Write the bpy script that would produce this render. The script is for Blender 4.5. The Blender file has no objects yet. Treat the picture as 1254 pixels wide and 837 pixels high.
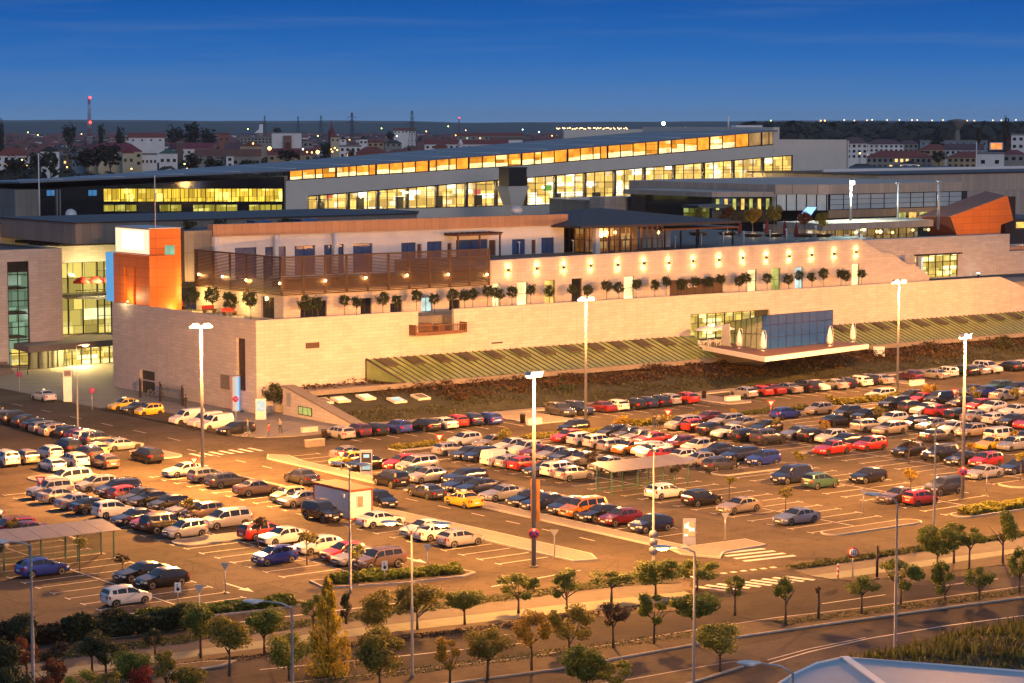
import bpy, bmesh, math, random
from mathutils import Vector, Matrix
random.seed(7)
S = bpy.context.scene
COL = S.collection
rad = math.radians
EXPOSURE = 0.0
SKY_STRENGTH = 0.10
SUN_STRENGTH = 0.85
NISH = 0.04
# dusk sky opposite the sunset, by height (sine of elevation)
SKY_RAMP = [(0,(1.25,2.75,5.3)),(.012,(.62,2.05,5.0)),(.03,(.17,1.45,4.8)),(.052,(.03,.95,4.0)),(.12,(.6,1.6,3.8)),(.3,(1.4,2.3,3.9)),(1.,(1.9,2.9,4.6))]
INC_SIGN = 1; BAT_MAX = 1.9
MAST_W = 66000.; WALL_W = 75.; LAT_W = 170.; PAV_W = 1500.; ENTR_W = 13000.; WEDGE_W = 5000.; HALL_W = 2600.; DECK_W = 18000.; STREET_W = 900.; TERR_W = 1200.
HAZE = 3.5e-5
# ------------------------------------------------------------------ site survey
# World X runs along the mall's front wall, Y away from it at a right angle, metres.
# survey sightings (read off the photograph) -> real positions on known planes
CAM = 35.0; F0 = 2860.0; YH = 152.0
_th = math.atan((418.5 - YH) / F0); FPX = F0 * math.cos(_th); TH = math.atan((418.5 - YH) / FPX)
AZ = rad(52.8); RV = (math.sin(AZ), -math.cos(AZ)); FV = (math.cos(AZ), math.sin(AZ))
def ray(px, py):
    u = (px - 627) / FPX; v = -(py - 418.5) / FPX
    fw = math.cos(TH) + v * math.sin(TH); z = -math.sin(TH) + v * math.cos(TH)
    return (RV[0]*u + FV[0]*fw, RV[1]*u + FV[1]*fw, z)
def G(px, py, z=0.0):
    d = ray(px, py); t = (z - CAM) / d[2]; return (d[0]*t, d[1]*t)
def onY(px, py, Y):
    d = ray(px, py); t = Y / d[1]; return (d[0]*t, CAM + d[2]*t)
def onX(px, py, X):
    d = ray(px, py); t = X / d[0]; return (d[1]*t, CAM + d[2]*t)
def atD(px, py, D):            # point at ground distance D in the sighted direction
    d = ray(px, py); t = D / math.hypot(d[0], d[1]); return (d[0]*t, d[1]*t, CAM + d[2]*t)
# ------------------------------------------------------------------ materials
MATS = {}
def new_mat(name):
    m = bpy.data.materials.new(name); m.use_nodes = True
    nt = m.node_tree; nt.nodes.clear()
    out = nt.nodes.new('ShaderNodeOutputMaterial')
    MATS[name] = m
    return m, nt, out
def N(nt, t, **kw):
    n = nt.nodes.new(t)
    for k, v in kw.items():
        if k in n.inputs.keys(): n.inputs[k].default_value = v
        else: setattr(n, k, v)
    return n
def c4(c): return (c[0], c[1], c[2], 1.0)
def pbr(name, col, rough=.6, metal=0., var=.15, scale=3., bump=0., coat=0., spec=.5, stains=0., coord='world'):
    m, nt, out = new_mat(name)
    b = N(nt, 'ShaderNodeBsdfPrincipled'); L = nt.links.new
    b.inputs['Roughness'].default_value = rough; b.inputs['Metallic'].default_value = metal
    b.inputs['Coat Weight'].default_value = coat; b.inputs['Coat Roughness'].default_value = .13
    b.inputs['Specular IOR Level'].default_value = spec
    if coord == 'world':
        g = N(nt, 'ShaderNodeNewGeometry'); vec = g.outputs['Position']
    else:
        g = N(nt, 'ShaderNodeTexCoord'); vec = g.outputs['Object']
    if var > 0 or bump > 0:
        no = N(nt, 'ShaderNodeTexNoise', Scale=scale, Detail=5.0, Roughness=.6); L(vec, no.inputs['Vector'])
        mx = N(nt, 'ShaderNodeMix', data_type='RGBA')
        mx.inputs[6].default_value = c4([x*(1-var) for x in col]); mx.inputs[7].default_value = c4([min(1, x*(1+var)) for x in col])
        rm = N(nt, 'ShaderNodeMapRange'); rm.inputs[1].default_value = .3; rm.inputs[2].default_value = .7
        L(no.outputs['Fac'], rm.inputs[0]); L(rm.outputs[0], mx.inputs[0])
        last = mx.outputs[2]
        if stains > 0:
            n2 = N(nt, 'ShaderNodeTexNoise', Scale=scale*.13, Detail=3.0); L(vec, n2.inputs['Vector'])
            r2 = N(nt, 'ShaderNodeMapRange'); r2.inputs[1].default_value = .42; r2.inputs[2].default_value = .66
            L(n2.outputs['Fac'], r2.inputs[0])
            mm = N(nt, 'ShaderNodeMath', operation='MULTIPLY'); mm.inputs[1].default_value = stains; L(r2.outputs[0], mm.inputs[0])
            m2 = N(nt, 'ShaderNodeMix', data_type='RGBA'); L(mm.outputs[0], m2.inputs[0]); L(last, m2.inputs[6])
            m2.inputs[7].default_value = c4([x*.55 for x in col]); last = m2.outputs[2]
        L(last, b.inputs['Base Color'])
        if bump > 0:
            bp = N(nt, 'ShaderNodeBump', Strength=bump, Distance=.05); L(no.outputs['Fac'], bp.inputs['Height']); L(bp.outputs[0], b.inputs['Normal'])
    else:
        b.inputs['Base Color'].default_value = c4(col)
    L(b.outputs[0], out.inputs[0])
    return m
def emit(name, col, strength, var=0., scale=2.):
    m, nt, out = new_mat(name); L = nt.links.new
    e = N(nt, 'ShaderNodeEmission', Strength=strength); e.inputs[0].default_value = c4(col)
    if var > 0:
        g = N(nt, 'ShaderNodeNewGeometry'); no = N(nt, 'ShaderNodeTexNoise', Scale=scale, Detail=2.0); L(g.outputs['Position'], no.inputs['Vector'])
        r = N(nt, 'ShaderNodeMapRange'); r.inputs[1].default_value = .3; r.inputs[2].default_value = .7
        r.inputs[3].default_value = strength*(1-var); r.inputs[4].default_value = strength*(1+var)
        L(no.outputs['Fac'], r.inputs[0]); L(r.outputs[0], e.inputs[1])
    L(e.outputs[0], out.inputs[0]); return m
def cladding(name, col, bw, bh, var=.12, mortar=.6, msize=.012, rough=.75, bump=.25, offset=.5, stain=.35, streak=0.):
    m, nt, out = new_mat(name); L = nt.links.new
    g = N(nt, 'ShaderNodeNewGeometry'); sp = N(nt, 'ShaderNodeSeparateXYZ'); L(g.outputs['Position'], sp.inputs[0])
    ad = N(nt, 'ShaderNodeMath', operation='ADD'); L(sp.outputs[0], ad.inputs[0]); L(sp.outputs[1], ad.inputs[1])
    cb = N(nt, 'ShaderNodeCombineXYZ'); L(ad.outputs[0], cb.inputs[0]); L(sp.outputs[2], cb.inputs[1])
    br = N(nt, 'ShaderNodeTexBrick', offset=offset); br.inputs['Scale'].default_value = 1.0
    br.inputs['Brick Width'].default_value = bw; br.inputs['Row Height'].default_value = bh; br.inputs['Mortar Size'].default_value = msize
    br.inputs['Color1'].default_value = c4([x*(1-var) for x in col]); br.inputs['Color2'].default_value = c4([x*(1+var) for x in col])
    br.inputs['Mortar'].default_value = c4([x*mortar for x in col]); br.inputs['Bias'].default_value = 0.
    L(cb.outputs[0], br.inputs['Vector'])
    no = N(nt, 'ShaderNodeTexNoise', Scale=.35, Detail=6.0, Roughness=.65); L(g.outputs['Position'], no.inputs['Vector'])
    r = N(nt, 'ShaderNodeMapRange'); r.inputs[1].default_value = .35; r.inputs[2].default_value = .7; r.inputs[3].default_value = 0; r.inputs[4].default_value = stain
    L(no.outputs['Fac'], r.inputs[0])
    mx = N(nt, 'ShaderNodeMix', data_type='RGBA'); L(r.outputs[0], mx.inputs[0]); L(br.outputs['Color'], mx.inputs[6]); mx.inputs[7].default_value = c4([x*.62 for x in col])
    last = mx.outputs[2]
    if streak:      # rain streaks down the stone
        vm = N(nt, 'ShaderNodeVectorMath', operation='MULTIPLY'); vm.inputs[1].default_value = (1.3,.06,1.); L(cb.outputs[0], vm.inputs[0])
        ns = N(nt, 'ShaderNodeTexNoise', Scale=1., Detail=4.); L(vm.outputs[0], ns.inputs['Vector'])
        rs = N(nt, 'ShaderNodeMapRange'); rs.inputs[1].default_value = .5; rs.inputs[2].default_value = .75; rs.inputs[4].default_value = streak; L(ns.outputs['Fac'], rs.inputs[0])
        ms = N(nt, 'ShaderNodeMix', data_type='RGBA'); L(rs.outputs[0], ms.inputs[0]); L(last, ms.inputs[6]); ms.inputs[7].default_value = c4([x*.5 for x in col]); last = ms.outputs[2]
    b = N(nt, 'ShaderNodeBsdfPrincipled', Roughness=rough); L(last, b.inputs['Base Color'])
    if bump:
        bp = N(nt, 'ShaderNodeBump', Strength=bump, Distance=.03); L(br.outputs['Fac'], bp.inputs['Height']); bp.invert = True; L(bp.outputs[0], b.inputs['Normal'])
    L(b.outputs[0], out.inputs[0]); return m
def glass_clear(name, tint=(.9,.92,.9), gloss=.14):
    m, nt, out = new_mat(name); L = nt.links.new
    t = N(nt, 'ShaderNodeBsdfTransparent'); t.inputs[0].default_value = c4(tint)
    g = N(nt, 'ShaderNodeBsdfGlossy', Roughness=.05); g.inputs[0].default_value = (.8,.8,.8,1)
    mx = N(nt, 'ShaderNodeMixShader'); mx.inputs[0].default_value = gloss
    L(t.outputs[0], mx.inputs[1]); L(g.outputs[0], mx.inputs[2]); L(mx.outputs[0], out.inputs[0]); return m
def interior(name, base, strength, cell=(1.6,1.3), hot=(1.,.95,.8)):
    """a lit shop interior seen through glass: bays of shelving and lit signs"""
    m, nt, out = new_mat(name); L = nt.links.new
    g = N(nt, 'ShaderNodeNewGeometry'); sp = N(nt, 'ShaderNodeSeparateXYZ'); L(g.outputs['Position'], sp.inputs[0])
    ad = N(nt, 'ShaderNodeMath', operation='ADD'); L(sp.outputs[0], ad.inputs[0]); L(sp.outputs[1], ad.inputs[1])
    cb = N(nt, 'ShaderNodeCombineXYZ'); L(ad.outputs[0], cb.inputs[0]); L(sp.outputs[2], cb.inputs[1])
    br = N(nt, 'ShaderNodeTexBrick', offset=.37); br.inputs['Brick Width'].default_value = cell[0]; br.inputs['Row Height'].default_value = cell[1]
    br.inputs['Scale'].default_value = 1.; br.inputs['Mortar Size'].default_value = .06; br.inputs['Bias'].default_value = -.1
    br.inputs['Color1'].default_value = c4([x*.35 for x in base]); br.inputs['Color2'].default_value = c4(base); br.inputs['Mortar'].default_value = c4([x*.25 for x in base])
    L(cb.outputs[0], br.inputs['Vector'])
    b2 = N(nt, 'ShaderNodeTexBrick', offset=.61); b2.inputs['Brick Width'].default_value = cell[0]*1.37; b2.inputs['Row Height'].default_value = cell[1]*.77; b2.inputs['Scale'].default_value = 1.
    b2.inputs['Mortar Size'].default_value = .08; b2.inputs['Color1'].default_value = (0,0,0,1); b2.inputs['Color2'].default_value = (1,1,1,1); b2.inputs['Mortar'].default_value = (0,0,0,1); L(cb.outputs[0], b2.inputs['Vector'])
    r = N(nt, 'ShaderNodeMapRange'); r.inputs[1].default_value = .55; r.inputs[2].default_value = .95; r.inputs[3].default_value = 0; r.inputs[4].default_value = 1
    L(b2.outputs['Color'], r.inputs[0])
    n2 = N(nt, 'ShaderNodeTexNoise', Scale=.12, Detail=2.); L(cb.outputs[0], n2.inputs['Vector'])
    r2 = N(nt, 'ShaderNodeMapRange'); r2.inputs[1].default_value = .42; r2.inputs[2].default_value = .62; L(n2.outputs['Fac'], r2.inputs[0])
    mu = N(nt, 'ShaderNodeMath', operation='MULTIPLY'); L(r.outputs[0], mu.inputs[0]); L(r2.outputs[0], mu.inputs[1])
    mx = N(nt, 'ShaderNodeMix', data_type='RGBA'); L(mu.outputs[0], mx.inputs[0]); L(br.outputs['Color'], mx.inputs[6]); mx.inputs[7].default_value = c4([h*1.6 for h in hot])
    e = N(nt, 'ShaderNodeEmission', Strength=strength); L(mx.outputs[2], e.inputs[0]); L(e.outputs[0], out.inputs[0]); return m

stone = cladding('stone_cladding', (.45,.42,.40), 1.4, .42, var=.09, mortar=.66, msize=.016, stain=.26, streak=.24)
tanpanel = cladding('tan_panel', (.42,.335,.27), 1.5, 6.0, var=.10, mortar=.45, msize=.03, rough=.6, offset=0., stain=.3)
copper = cladding('copper_panel', (.42,.235,.135), 1.3, 6.0, var=.08, mortar=.5, msize=.03, rough=.5, offset=0., stain=.25)
greyclad = cladding('grey_panel', (.20,.185,.16), 1.2, 6.0, var=.1, mortar=.5, msize=.03, rough=.6, offset=0., stain=.25)
whitewall = pbr('white_render', (.70,.68,.66), .8, var=.06, scale=.6, stains=.15)
concrete = pbr('concrete', (.175,.155,.14), .85, var=.16, scale=2.2, bump=.1, stains=.25)
paving = cladding('paving', (.21,.19,.165), .6, .6, var=.12, mortar=.6, msize=.02, rough=.85, bump=.1, offset=0., stain=.3)
def asph(name, col):
    m, nt, out = new_mat(name); L = nt.links.new; g = N(nt, 'ShaderNodeNewGeometry'); P = g.outputs['Position']
    def mixc(fac, a, k):
        x = N(nt, 'ShaderNodeMix', data_type='RGBA', blend_type='MULTIPLY'); L(fac, x.inputs[0]); L(a, x.inputs[6]); x.inputs[7].default_value = (k,k,k,1); return x.outputs[2]
    def nz(sc, lo, hi, det=4., amt=1.):
        n = N(nt, 'ShaderNodeTexNoise', Scale=sc, Detail=det, Roughness=.62); L(P, n.inputs['Vector']); r = N(nt, 'ShaderNodeMapRange'); r.inputs[1].default_value = lo; r.inputs[2].default_value = hi; r.inputs[4].default_value = amt; L(n.outputs['Fac'], r.inputs[0]); return r.outputs[0]
    br = N(nt, 'ShaderNodeTexBrick', offset=.4); br.inputs['Scale'].default_value = 1.; br.inputs['Brick Width'].default_value = 13.; br.inputs['Row Height'].default_value = 6.3; br.inputs['Mortar Size'].default_value = .05
    br.inputs['Color1'].default_value = c4([x*.80 for x in col]); br.inputs['Color2'].default_value = c4([x*1.18 for x in col]); br.inputs['Mortar'].default_value = c4([x*.6 for x in col]); L(P, br.inputs['Vector'])
    c = mixc(nz(.045,.42,.62,5.), br.outputs['Color'], .60); c = mixc(nz(.5,.5,.72), c, .72); c = mixc(nz(1.7,.60,.70,2.,.8), c, .45); c = mixc(nz(9.,.35,.7,2.), c, .78)
    vo = N(nt, 'ShaderNodeTexVoronoi', Scale=.23, feature='DISTANCE_TO_EDGE'); L(P, vo.inputs['Vector']); rv = N(nt, 'ShaderNodeMapRange'); rv.inputs[1].default_value = .004; rv.inputs[2].default_value = .012; rv.inputs[3].default_value = .7; rv.inputs[4].default_value = 0.; L(vo.outputs['Distance'], rv.inputs[0]); c = mixc(rv.outputs[0], c, .68)
    b = N(nt, 'ShaderNodeBsdfPrincipled', Roughness=.95); b.inputs['Specular IOR Level'].default_value = .12; L(c, b.inputs['Base Color']); L(b.outputs[0], out.inputs[0]); return m
asphalt = asph('asphalt', (.104,.084,.064))
asphalt2 = asph('road_asphalt', (.072,.063,.062))
earth = pbr('earth', (.085,.060,.042), .95, var=.35, scale=.8, bump=.3)
soil = pbr('dry_soil', (.050,.034,.022), .95, var=.4, scale=1.6, bump=.3)
grassm = pbr('grass_ground', (.022,.024,.010), .95, var=.45, scale=.7, bump=.4)
paint = pbr('road_paint', (.50,.48,.45), .7, var=.18, scale=3.)
kerbm = pbr('kerb_stone', (.36,.34,.31), .85, var=.15, scale=2.)
footpath = pbr('footpath', (.085,.073,.064), .9, var=.2, scale=1.2, stains=.3)
mast_paint = pbr('mast_paint', (.20,.20,.21), .5, .2, var=.08, scale=4.)
bikem = pbr('bike_lane', (.15,.165,.12), .85, var=.15, scale=1.)
deckm = cladding('deck_paving', (.12,.115,.12), 1.2, .3, var=.15, mortar=.6, msize=.02, rough=.7, bump=.05)
metal_grey = pbr('galvanised', (.45,.46,.48), .42, .6, var=.08, scale=4.)
metal_dark = pbr('dark_metal', (.035,.032,.032), .45, .4, var=.1)
metal_white = pbr('white_metal', (.72,.71,.70), .4, 0., var=.05)
brown_metal = pbr('brown_metal', (.040,.020,.015), .5, .2, var=.15)
wood_dark = pbr('dark_wood', (.12,.05,.025), .55, var=.3, scale=5.)
black_frame = pbr('black_frame', (.02,.02,.022), .4, .3, var=.1)
dark_glass = pbr('dark_glass', (.012,.014,.018), .06, 0., var=0., spec=.8)
sky_tint = pbr('sky_tinted_panel', (.045,.085,.21), .25, 0., var=.12, scale=2., spec=.7)  # sky reflection in the white wing's windows is put into this blue
bluegrey_glass = pbr('bluegrey_glass', (.44,.46,.47), .3, .0, var=.08, scale=1.2, spec=.8)
blue_glass = pbr('blue_glass', (.012,.09,.27), .4, .0, var=.1, scale=.8, spec=.12)
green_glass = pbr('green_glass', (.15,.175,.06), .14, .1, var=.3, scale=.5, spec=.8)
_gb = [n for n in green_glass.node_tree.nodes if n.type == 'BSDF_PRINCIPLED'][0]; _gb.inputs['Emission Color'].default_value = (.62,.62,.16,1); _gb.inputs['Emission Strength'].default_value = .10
roofm = pbr('hall_roof', (.17,.19,.225), .55, .3, var=.07, scale=.15)
roofdark = pbr('dark_roof', (.035,.032,.040), .6, .1, var=.2, scale=.6)
orange_panel = cladding('orange_panel', (.72,.17,.015), 2.4, 1.25, var=.07, mortar=.55, msize=.03, rough=.5, bump=.15, offset=0., stain=.14)
hallwhite = pbr('hall_white', (.56,.54,.48), .7, var=.05, scale=.3, stains=.12)
canvas_red = pbr('red_canvas', (.42,.025,.02), .8, var=.1)
canvas_white = pbr('white_canvas', (.75,.73,.70), .8, var=.06)
canvas_maroon = pbr('maroon_canvas', (.16,.015,.018), .8, var=.1)
bark = pbr('bark', (.085,.06,.042), .9, var=.3, scale=8., bump=.3, coord='obj')
def leafmat(name, col):
    m, nt, out = new_mat(name); L = nt.links.new
    oi = N(nt, 'ShaderNodeNewGeometry')
    b = N(nt, 'ShaderNodeBsdfPrincipled', Roughness=.6)
    mx = N(nt, 'ShaderNodeMix', data_type='RGBA'); L(oi.outputs['Random Per Island'], mx.inputs[0])
    mx.inputs[6].default_value = c4([x*.55 for x in col]); mx.inputs[7].default_value = c4([x*1.5 for x in col])
    L(mx.outputs[2], b.inputs['Base Color'])
    t = N(nt, 'ShaderNodeBsdfTranslucent'); L(mx.outputs[2], t.inputs[0])
    ms = N(nt, 'ShaderNodeMixShader'); ms.inputs[0].default_value = .42; L(b.outputs[0], ms.inputs[1]); L(t.outputs[0], ms.inputs[2])
    L(ms.outputs[0], out.inputs[0]); return m
LEAF = {k: leafmat('leaf_'+k, c) for k, c in dict(green=(.13,.17,.022), olive=(.20,.18,.025), dark=(.034,.050,.016), yellow=(.34,.23,.025),
        rust=(.16,.055,.018), red=(.26,.035,.02), topiary=(.035,.052,.014), conifer=(.36,.28,.02), far=(.045,.042,.022), brown=(.050,.036,.016), lime=(.27,.27,.035), slopeolive=(.056,.056,.015), slopebrown=(.074,.038,.013), bank=(.085,.095,.022), slopeamber=(.11,.06,.012)).items()}
lamp_orange = emit('sodium_lens', (1.,.55,.16), 60.)
lamp_white = emit('white_lens', (.75,1.,.85), 40.)
lamp_soft = emit('wall_lamp_lens', (1.,.62,.2), 18.)
win_amber = emit('amber_window', (1.,.33,.03), 1.35, .45, .5)
win_yellow = emit('yellow_window', (1.,.62,.14), 1.1, .5, .6)
win_bright = emit('bright_window', (1.,.72,.30), 1.9, .5, .5)
win_green = emit('green_window', (.42,.78,.50), .55, .5, .5)
win_lime = emit('lime_window', (.75,.72,.18), .8, .5, .6)
win_blue = emit('blue_window', (.10,.35,.75), .55, .1, .5)
win_cold = emit('cold_window', (.75,.95,.85), .9, .3, .8)
shop = interior('shop_interior', (1.,.58,.13), 3.2, (2.2,1.6))
shop_y = interior('hall_lobby', (1.,.64,.12), 2.4, (1.3,1.0), hot=(1.,.85,.4))
pane_clear = glass_clear('clear_pane')
# ------------------------------------------------------------------ mesh helpers
def link(o, parent=None):
    COL.objects.link(o)
    if parent is not None: o.parent = parent
    return o
def tag(o, label=None, cat=None, group=None, kind=None):
    if label: o['label'] = label
    if cat: o['category'] = cat
    if group: o['group'] = group
    if kind: o['kind'] = kind
    return o
def thing(name, loc, label, cat, group=None, rz=0.):
    o = bpy.data.objects.new(name, None); o.empty_display_size = .3; o.location = loc; o.rotation_euler = (0,0,rz)
    link(o); return tag(o, label, cat, group)
class MB:
    def __init__(s): s.v = []; s.f = []; s.m = []; s.sm = []
    def add(s, vs, fs, mi=0, smooth=False):
        b = len(s.v); s.v += [tuple(v) for v in vs]
        for f in fs: s.f.append([b+i for i in f]); s.m.append(mi); s.sm.append(smooth)
        return s
    def box(s, x0, x1, y0, y1, z0, z1, mi=0):
        vs = [(x0,y0,z0),(x1,y0,z0),(x1,y1,z0),(x0,y1,z0),(x0,y0,z1),(x1,y0,z1),(x1,y1,z1),(x0,y1,z1)]
        return s.add(vs, [(0,3,2,1),(4,5,6,7),(0,1,5,4),(1,2,6,5),(2,3,7,6),(3,0,4,7)], mi)
    def bbox(s, cx, cy, cz, sx, sy, sz, mi=0): return s.box(cx-sx/2, cx+sx/2, cy-sy/2, cy+sy/2, cz-sz/2, cz+sz/2, mi)
    def prism(s, poly, z0, z1, mi=0, top_mi=None):       # polygon in XY extruded in Z
        a = sum(poly[i][0]*poly[(i+1) % len(poly)][1]-poly[(i+1) % len(poly)][0]*poly[i][1] for i in range(len(poly)))
        if a < 0: poly = poly[::-1]
        n = len(poly); vs = [(p[0],p[1],z0) for p in poly]+[(p[0],p[1],z1) for p in poly]
        s.add(vs, [tuple(range(n))[::-1]]+[(i,(i+1) % n,n+(i+1) % n,n+i) for i in range(n)], mi)
        s.add(vs[n:], [tuple(range(n))], mi if top_mi is None else top_mi)
        return s
    def prismY(s, poly, y0, y1, mi=0):                   # polygon in XZ extruded in Y
        n = len(poly); vs = [(p[0],y0,p[1]) for p in poly]+[(p[0],y1,p[1]) for p in poly]
        return s.add(vs, [tuple(range(n)), tuple(range(n,2*n))[::-1]]+[(i,n+i,n+(i+1) % n,(i+1) % n) for i in range(n)], mi)
    def prismX(s, poly, x0, x1, mi=0):                   # polygon in YZ extruded in X
        n = len(poly); vs = [(x0,p[0],p[1]) for p in poly]+[(x1,p[0],p[1]) for p in poly]
        return s.add(vs, [tuple(range(n))[::-1], tuple(range(n,2*n))]+[(i,(i+1) % n,n+(i+1) % n,n+i) for i in range(n)], mi)
    def sheet(s, poly, z, mi=0):
        a = sum(poly[i][0]*poly[(i+1) % len(poly)][1]-poly[(i+1) % len(poly)][0]*poly[i][1] for i in range(len(poly)))
        if a < 0: poly = poly[::-1]
        return s.add([(p[0],p[1],z) for p in poly], [tuple(range(len(poly)))], mi)
    def tube(s, pts, r, n=8, mi=0, cap=True):            # tapered tube through points; r float or list
        pts = [Vector(p) for p in pts]; rs = r if isinstance(r, (list,tuple)) else [r]*len(pts)
        vs = []; fs = []
        for i, p in enumerate(pts):
            d = (pts[min(i+1,len(pts)-1)]-pts[max(i-1,0)]).normalized()
            a = Vector((1,0,0)) if abs(d.x) < .8 else Vector((0,1,0))
            u = d.cross(a).normalized(); w = d.cross(u)
            for k in range(n):
                t = 2*math.pi*k/n; vs.append(p+(u*math.cos(t)+w*math.sin(t))*rs[i])
        for i in range(len(pts)-1):
            for k in range(n): fs.append((i*n+k, i*n+(k+1) % n, (i+1)*n+(k+1) % n, (i+1)*n+k))
        if cap: fs += [tuple(range(n))[::-1], tuple(range((len(pts)-1)*n, len(pts)*n))]
        return s.add(vs, fs, mi, True)
    def lathe(s, prof, c=(0,0,0), n=12, mi=0, axis='z'):
        vs = []; fs = []
        for r, h in prof:
            for k in range(n):
                t = 2*math.pi*k/n
                if axis == 'z': vs.append((c[0]+r*math.cos(t), c[1]+r*math.sin(t), c[2]+h))
                else: vs.append((c[0]+r*math.cos(t), c[1]+h, c[2]+r*math.sin(t)))
        for i in range(len(prof)-1):
            for k in range(n): fs.append((i*n+k, i*n+(k+1) % n, (i+1)*n+(k+1) % n, (i+1)*n+k))
        fs += [tuple(range(n))[::-1], tuple(range((len(prof)-1)*n, len(prof)*n))]
        return s.add(vs, fs, mi, True)
    def mesh(s, name, mats):
        me = bpy.data.meshes.new(name); me.from_pydata(s.v, [], s.f)
        for m in (mats if isinstance(mats, (list,tuple)) else [mats]): me.materials.append(m)
        me.polygons.foreach_set('material_index', s.m); me.polygons.foreach_set('use_smooth', s.sm)
        me.update(); return me
    def build(s, name, mats, parent=None, kind=None):
        o = bpy.data.objects.new(name, s.mesh(name, mats)); link(o, parent)
        if kind: o['kind'] = kind
        return o
def inst(name, me, parent=None, loc=(0,0,0), rz=0., sc=None):
    o = bpy.data.objects.new(name, me); o.location = loc; o.rotation_euler = (0,0,rz)
    if sc is not None: o.scale = sc if isinstance(sc, (list,tuple)) else (sc,sc,sc)
    return link(o, parent)
def paint_slot(o, mats):
    for i, m in enumerate(mats):
        o.material_slots[i].link = 'OBJECT'; o.material_slots[i].material = m
def wall_panel(axis, plane, thick, us, zs, holes, extra=None):
    """one solid wall with real openings. axis 'Y': plane at y, runs in x; 'X': plane at x, runs in y. holes: (u0,u1,z0,z1)"""
    U = sorted(set(list(us)+[h[0] for h in holes]+[h[1] for h in holes])); Z = sorted(set(list(zs)+[h[2] for h in holes]+[h[3] for h in holes]))
    U = [u for u in U if us[0]-1e-6 <= u <= us[-1]+1e-6]; Z = [z for z in Z if zs[0]-1e-6 <= z <= zs[-1]+1e-6]
    bm = bmesh.new(); vv = {}
    def V(i, j):
        if (i,j) not in vv: vv[(i,j)] = bm.verts.new((U[i],plane,Z[j]) if axis == 'Y' else (plane,U[i],Z[j]))
        return vv[(i,j)]
    fs = []
    for i in range(len(U)-1):
        for j in range(len(Z)-1):
            cu = (U[i]+U[i+1])/2; cz = (Z[j]+Z[j+1])/2
            if any(h[0] < cu < h[1] and h[2] < cz < h[3] for h in holes): continue
            q = (V(i,j),V(i+1,j),V(i+1,j+1),V(i,j+1))
            fs.append(bm.faces.new(q if axis == 'Y' else q[::-1]))
    r = bmesh.ops.extrude_face_region(bm, geom=fs)
    d = (0,thick,0) if axis == 'Y' else (thick,0,0)
    bmesh.ops.translate(bm, verts=[g for g in r['geom'] if isinstance(g, bmesh.types.BMVert)], vec=d)
    bmesh.ops.recalc_face_normals(bm, faces=bm.faces[:])
    me = bpy.data.meshes.new('wall'); bm.to_mesh(me); bm.free(); return me
def wall_obj(name, me, m, parent):
    me.materials.append(m); me.name = name
    return inst(name, me, parent)
emit_lat = emit('lattice_lens', (1.,.60,.18), 25.); shop_pav = interior('pavilion_interior', (.75,.24,.04), .7, (1.1,1.5), hot=(1.,.6,.2)); shop_y2 = interior('mall_glass_hall', (.95,.70,.16), 1.9, (1.9,2.4), hot=(1.,.9,.5))
win_clere = interior('ribbon_interior', (1.,.36,.03), 1.8, (2.6,1.5), hot=(1.,.75,.30)); win_dim = emit('ribbon_dim', (1.,.58,.22), .45, .4, .4)
win_office = interior('office_strip', (.95,.60,.05), 1.9, (1.3,2.4), hot=(1.,.85,.2)); win_office2 = interior('office_low', (.55,.45,.05), 1.2, (1.5,2.), hot=(.9,.8,.2)); win_greyb = emit('dim_glass', (.30,.34,.38), .45)
emit_sign = [emit('shop_sign_red', (1.,.18,.12), 1.2), emit('shop_sign_green', (.35,.8,.15), .8), emit('shop_sign_blue', (.2,.45,.9), .9)]
shrubs_later = []; ROOFL = []
# ------------------------------------------------------------------ camera, sky
cd = bpy.data.cameras.new('camera'); cam = bpy.data.objects.new('camera', cd); COL.objects.link(cam)
cam.location = (0,0,CAM)
cam.rotation_euler = Vector((FV[0]*math.cos(TH), FV[1]*math.cos(TH), -math.sin(TH))).to_track_quat('-Z','Y').to_euler()
cd.sensor_width = 36; cd.lens = FPX/1254*36; cd.clip_start = 1; cd.clip_end = 60000
S.camera = cam
S.view_settings.view_transform = 'Standard'; S.view_settings.look = 'None'; S.view_settings.gamma = 1; S.view_settings.exposure = EXPOSURE
S.view_settings.use_curve_mapping = False
W = bpy.data.worlds.new('World'); S.world = W; W.use_nodes = True
nt = W.node_tree; nt.nodes.clear(); L = nt.links.new
wo = N(nt, 'ShaderNodeOutputWorld'); bg = N(nt, 'ShaderNodeBackground'); bg.inputs[1].default_value = SKY_STRENGTH
sky = N(nt, 'ShaderNodeTexSky'); sky.sky_type = 'NISHITA'; sky.sun_disc = False
SUN_AZ = AZ + math.pi + rad(25); SUN_EL = rad(1.0)
sky.sun_elevation = SUN_EL; sky.sun_rotation = math.pi/2 - SUN_AZ
sky.altitude = 100; sky.air_density = 1.4; sky.dust_density = .6; sky.ozone_density = 6.0
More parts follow.
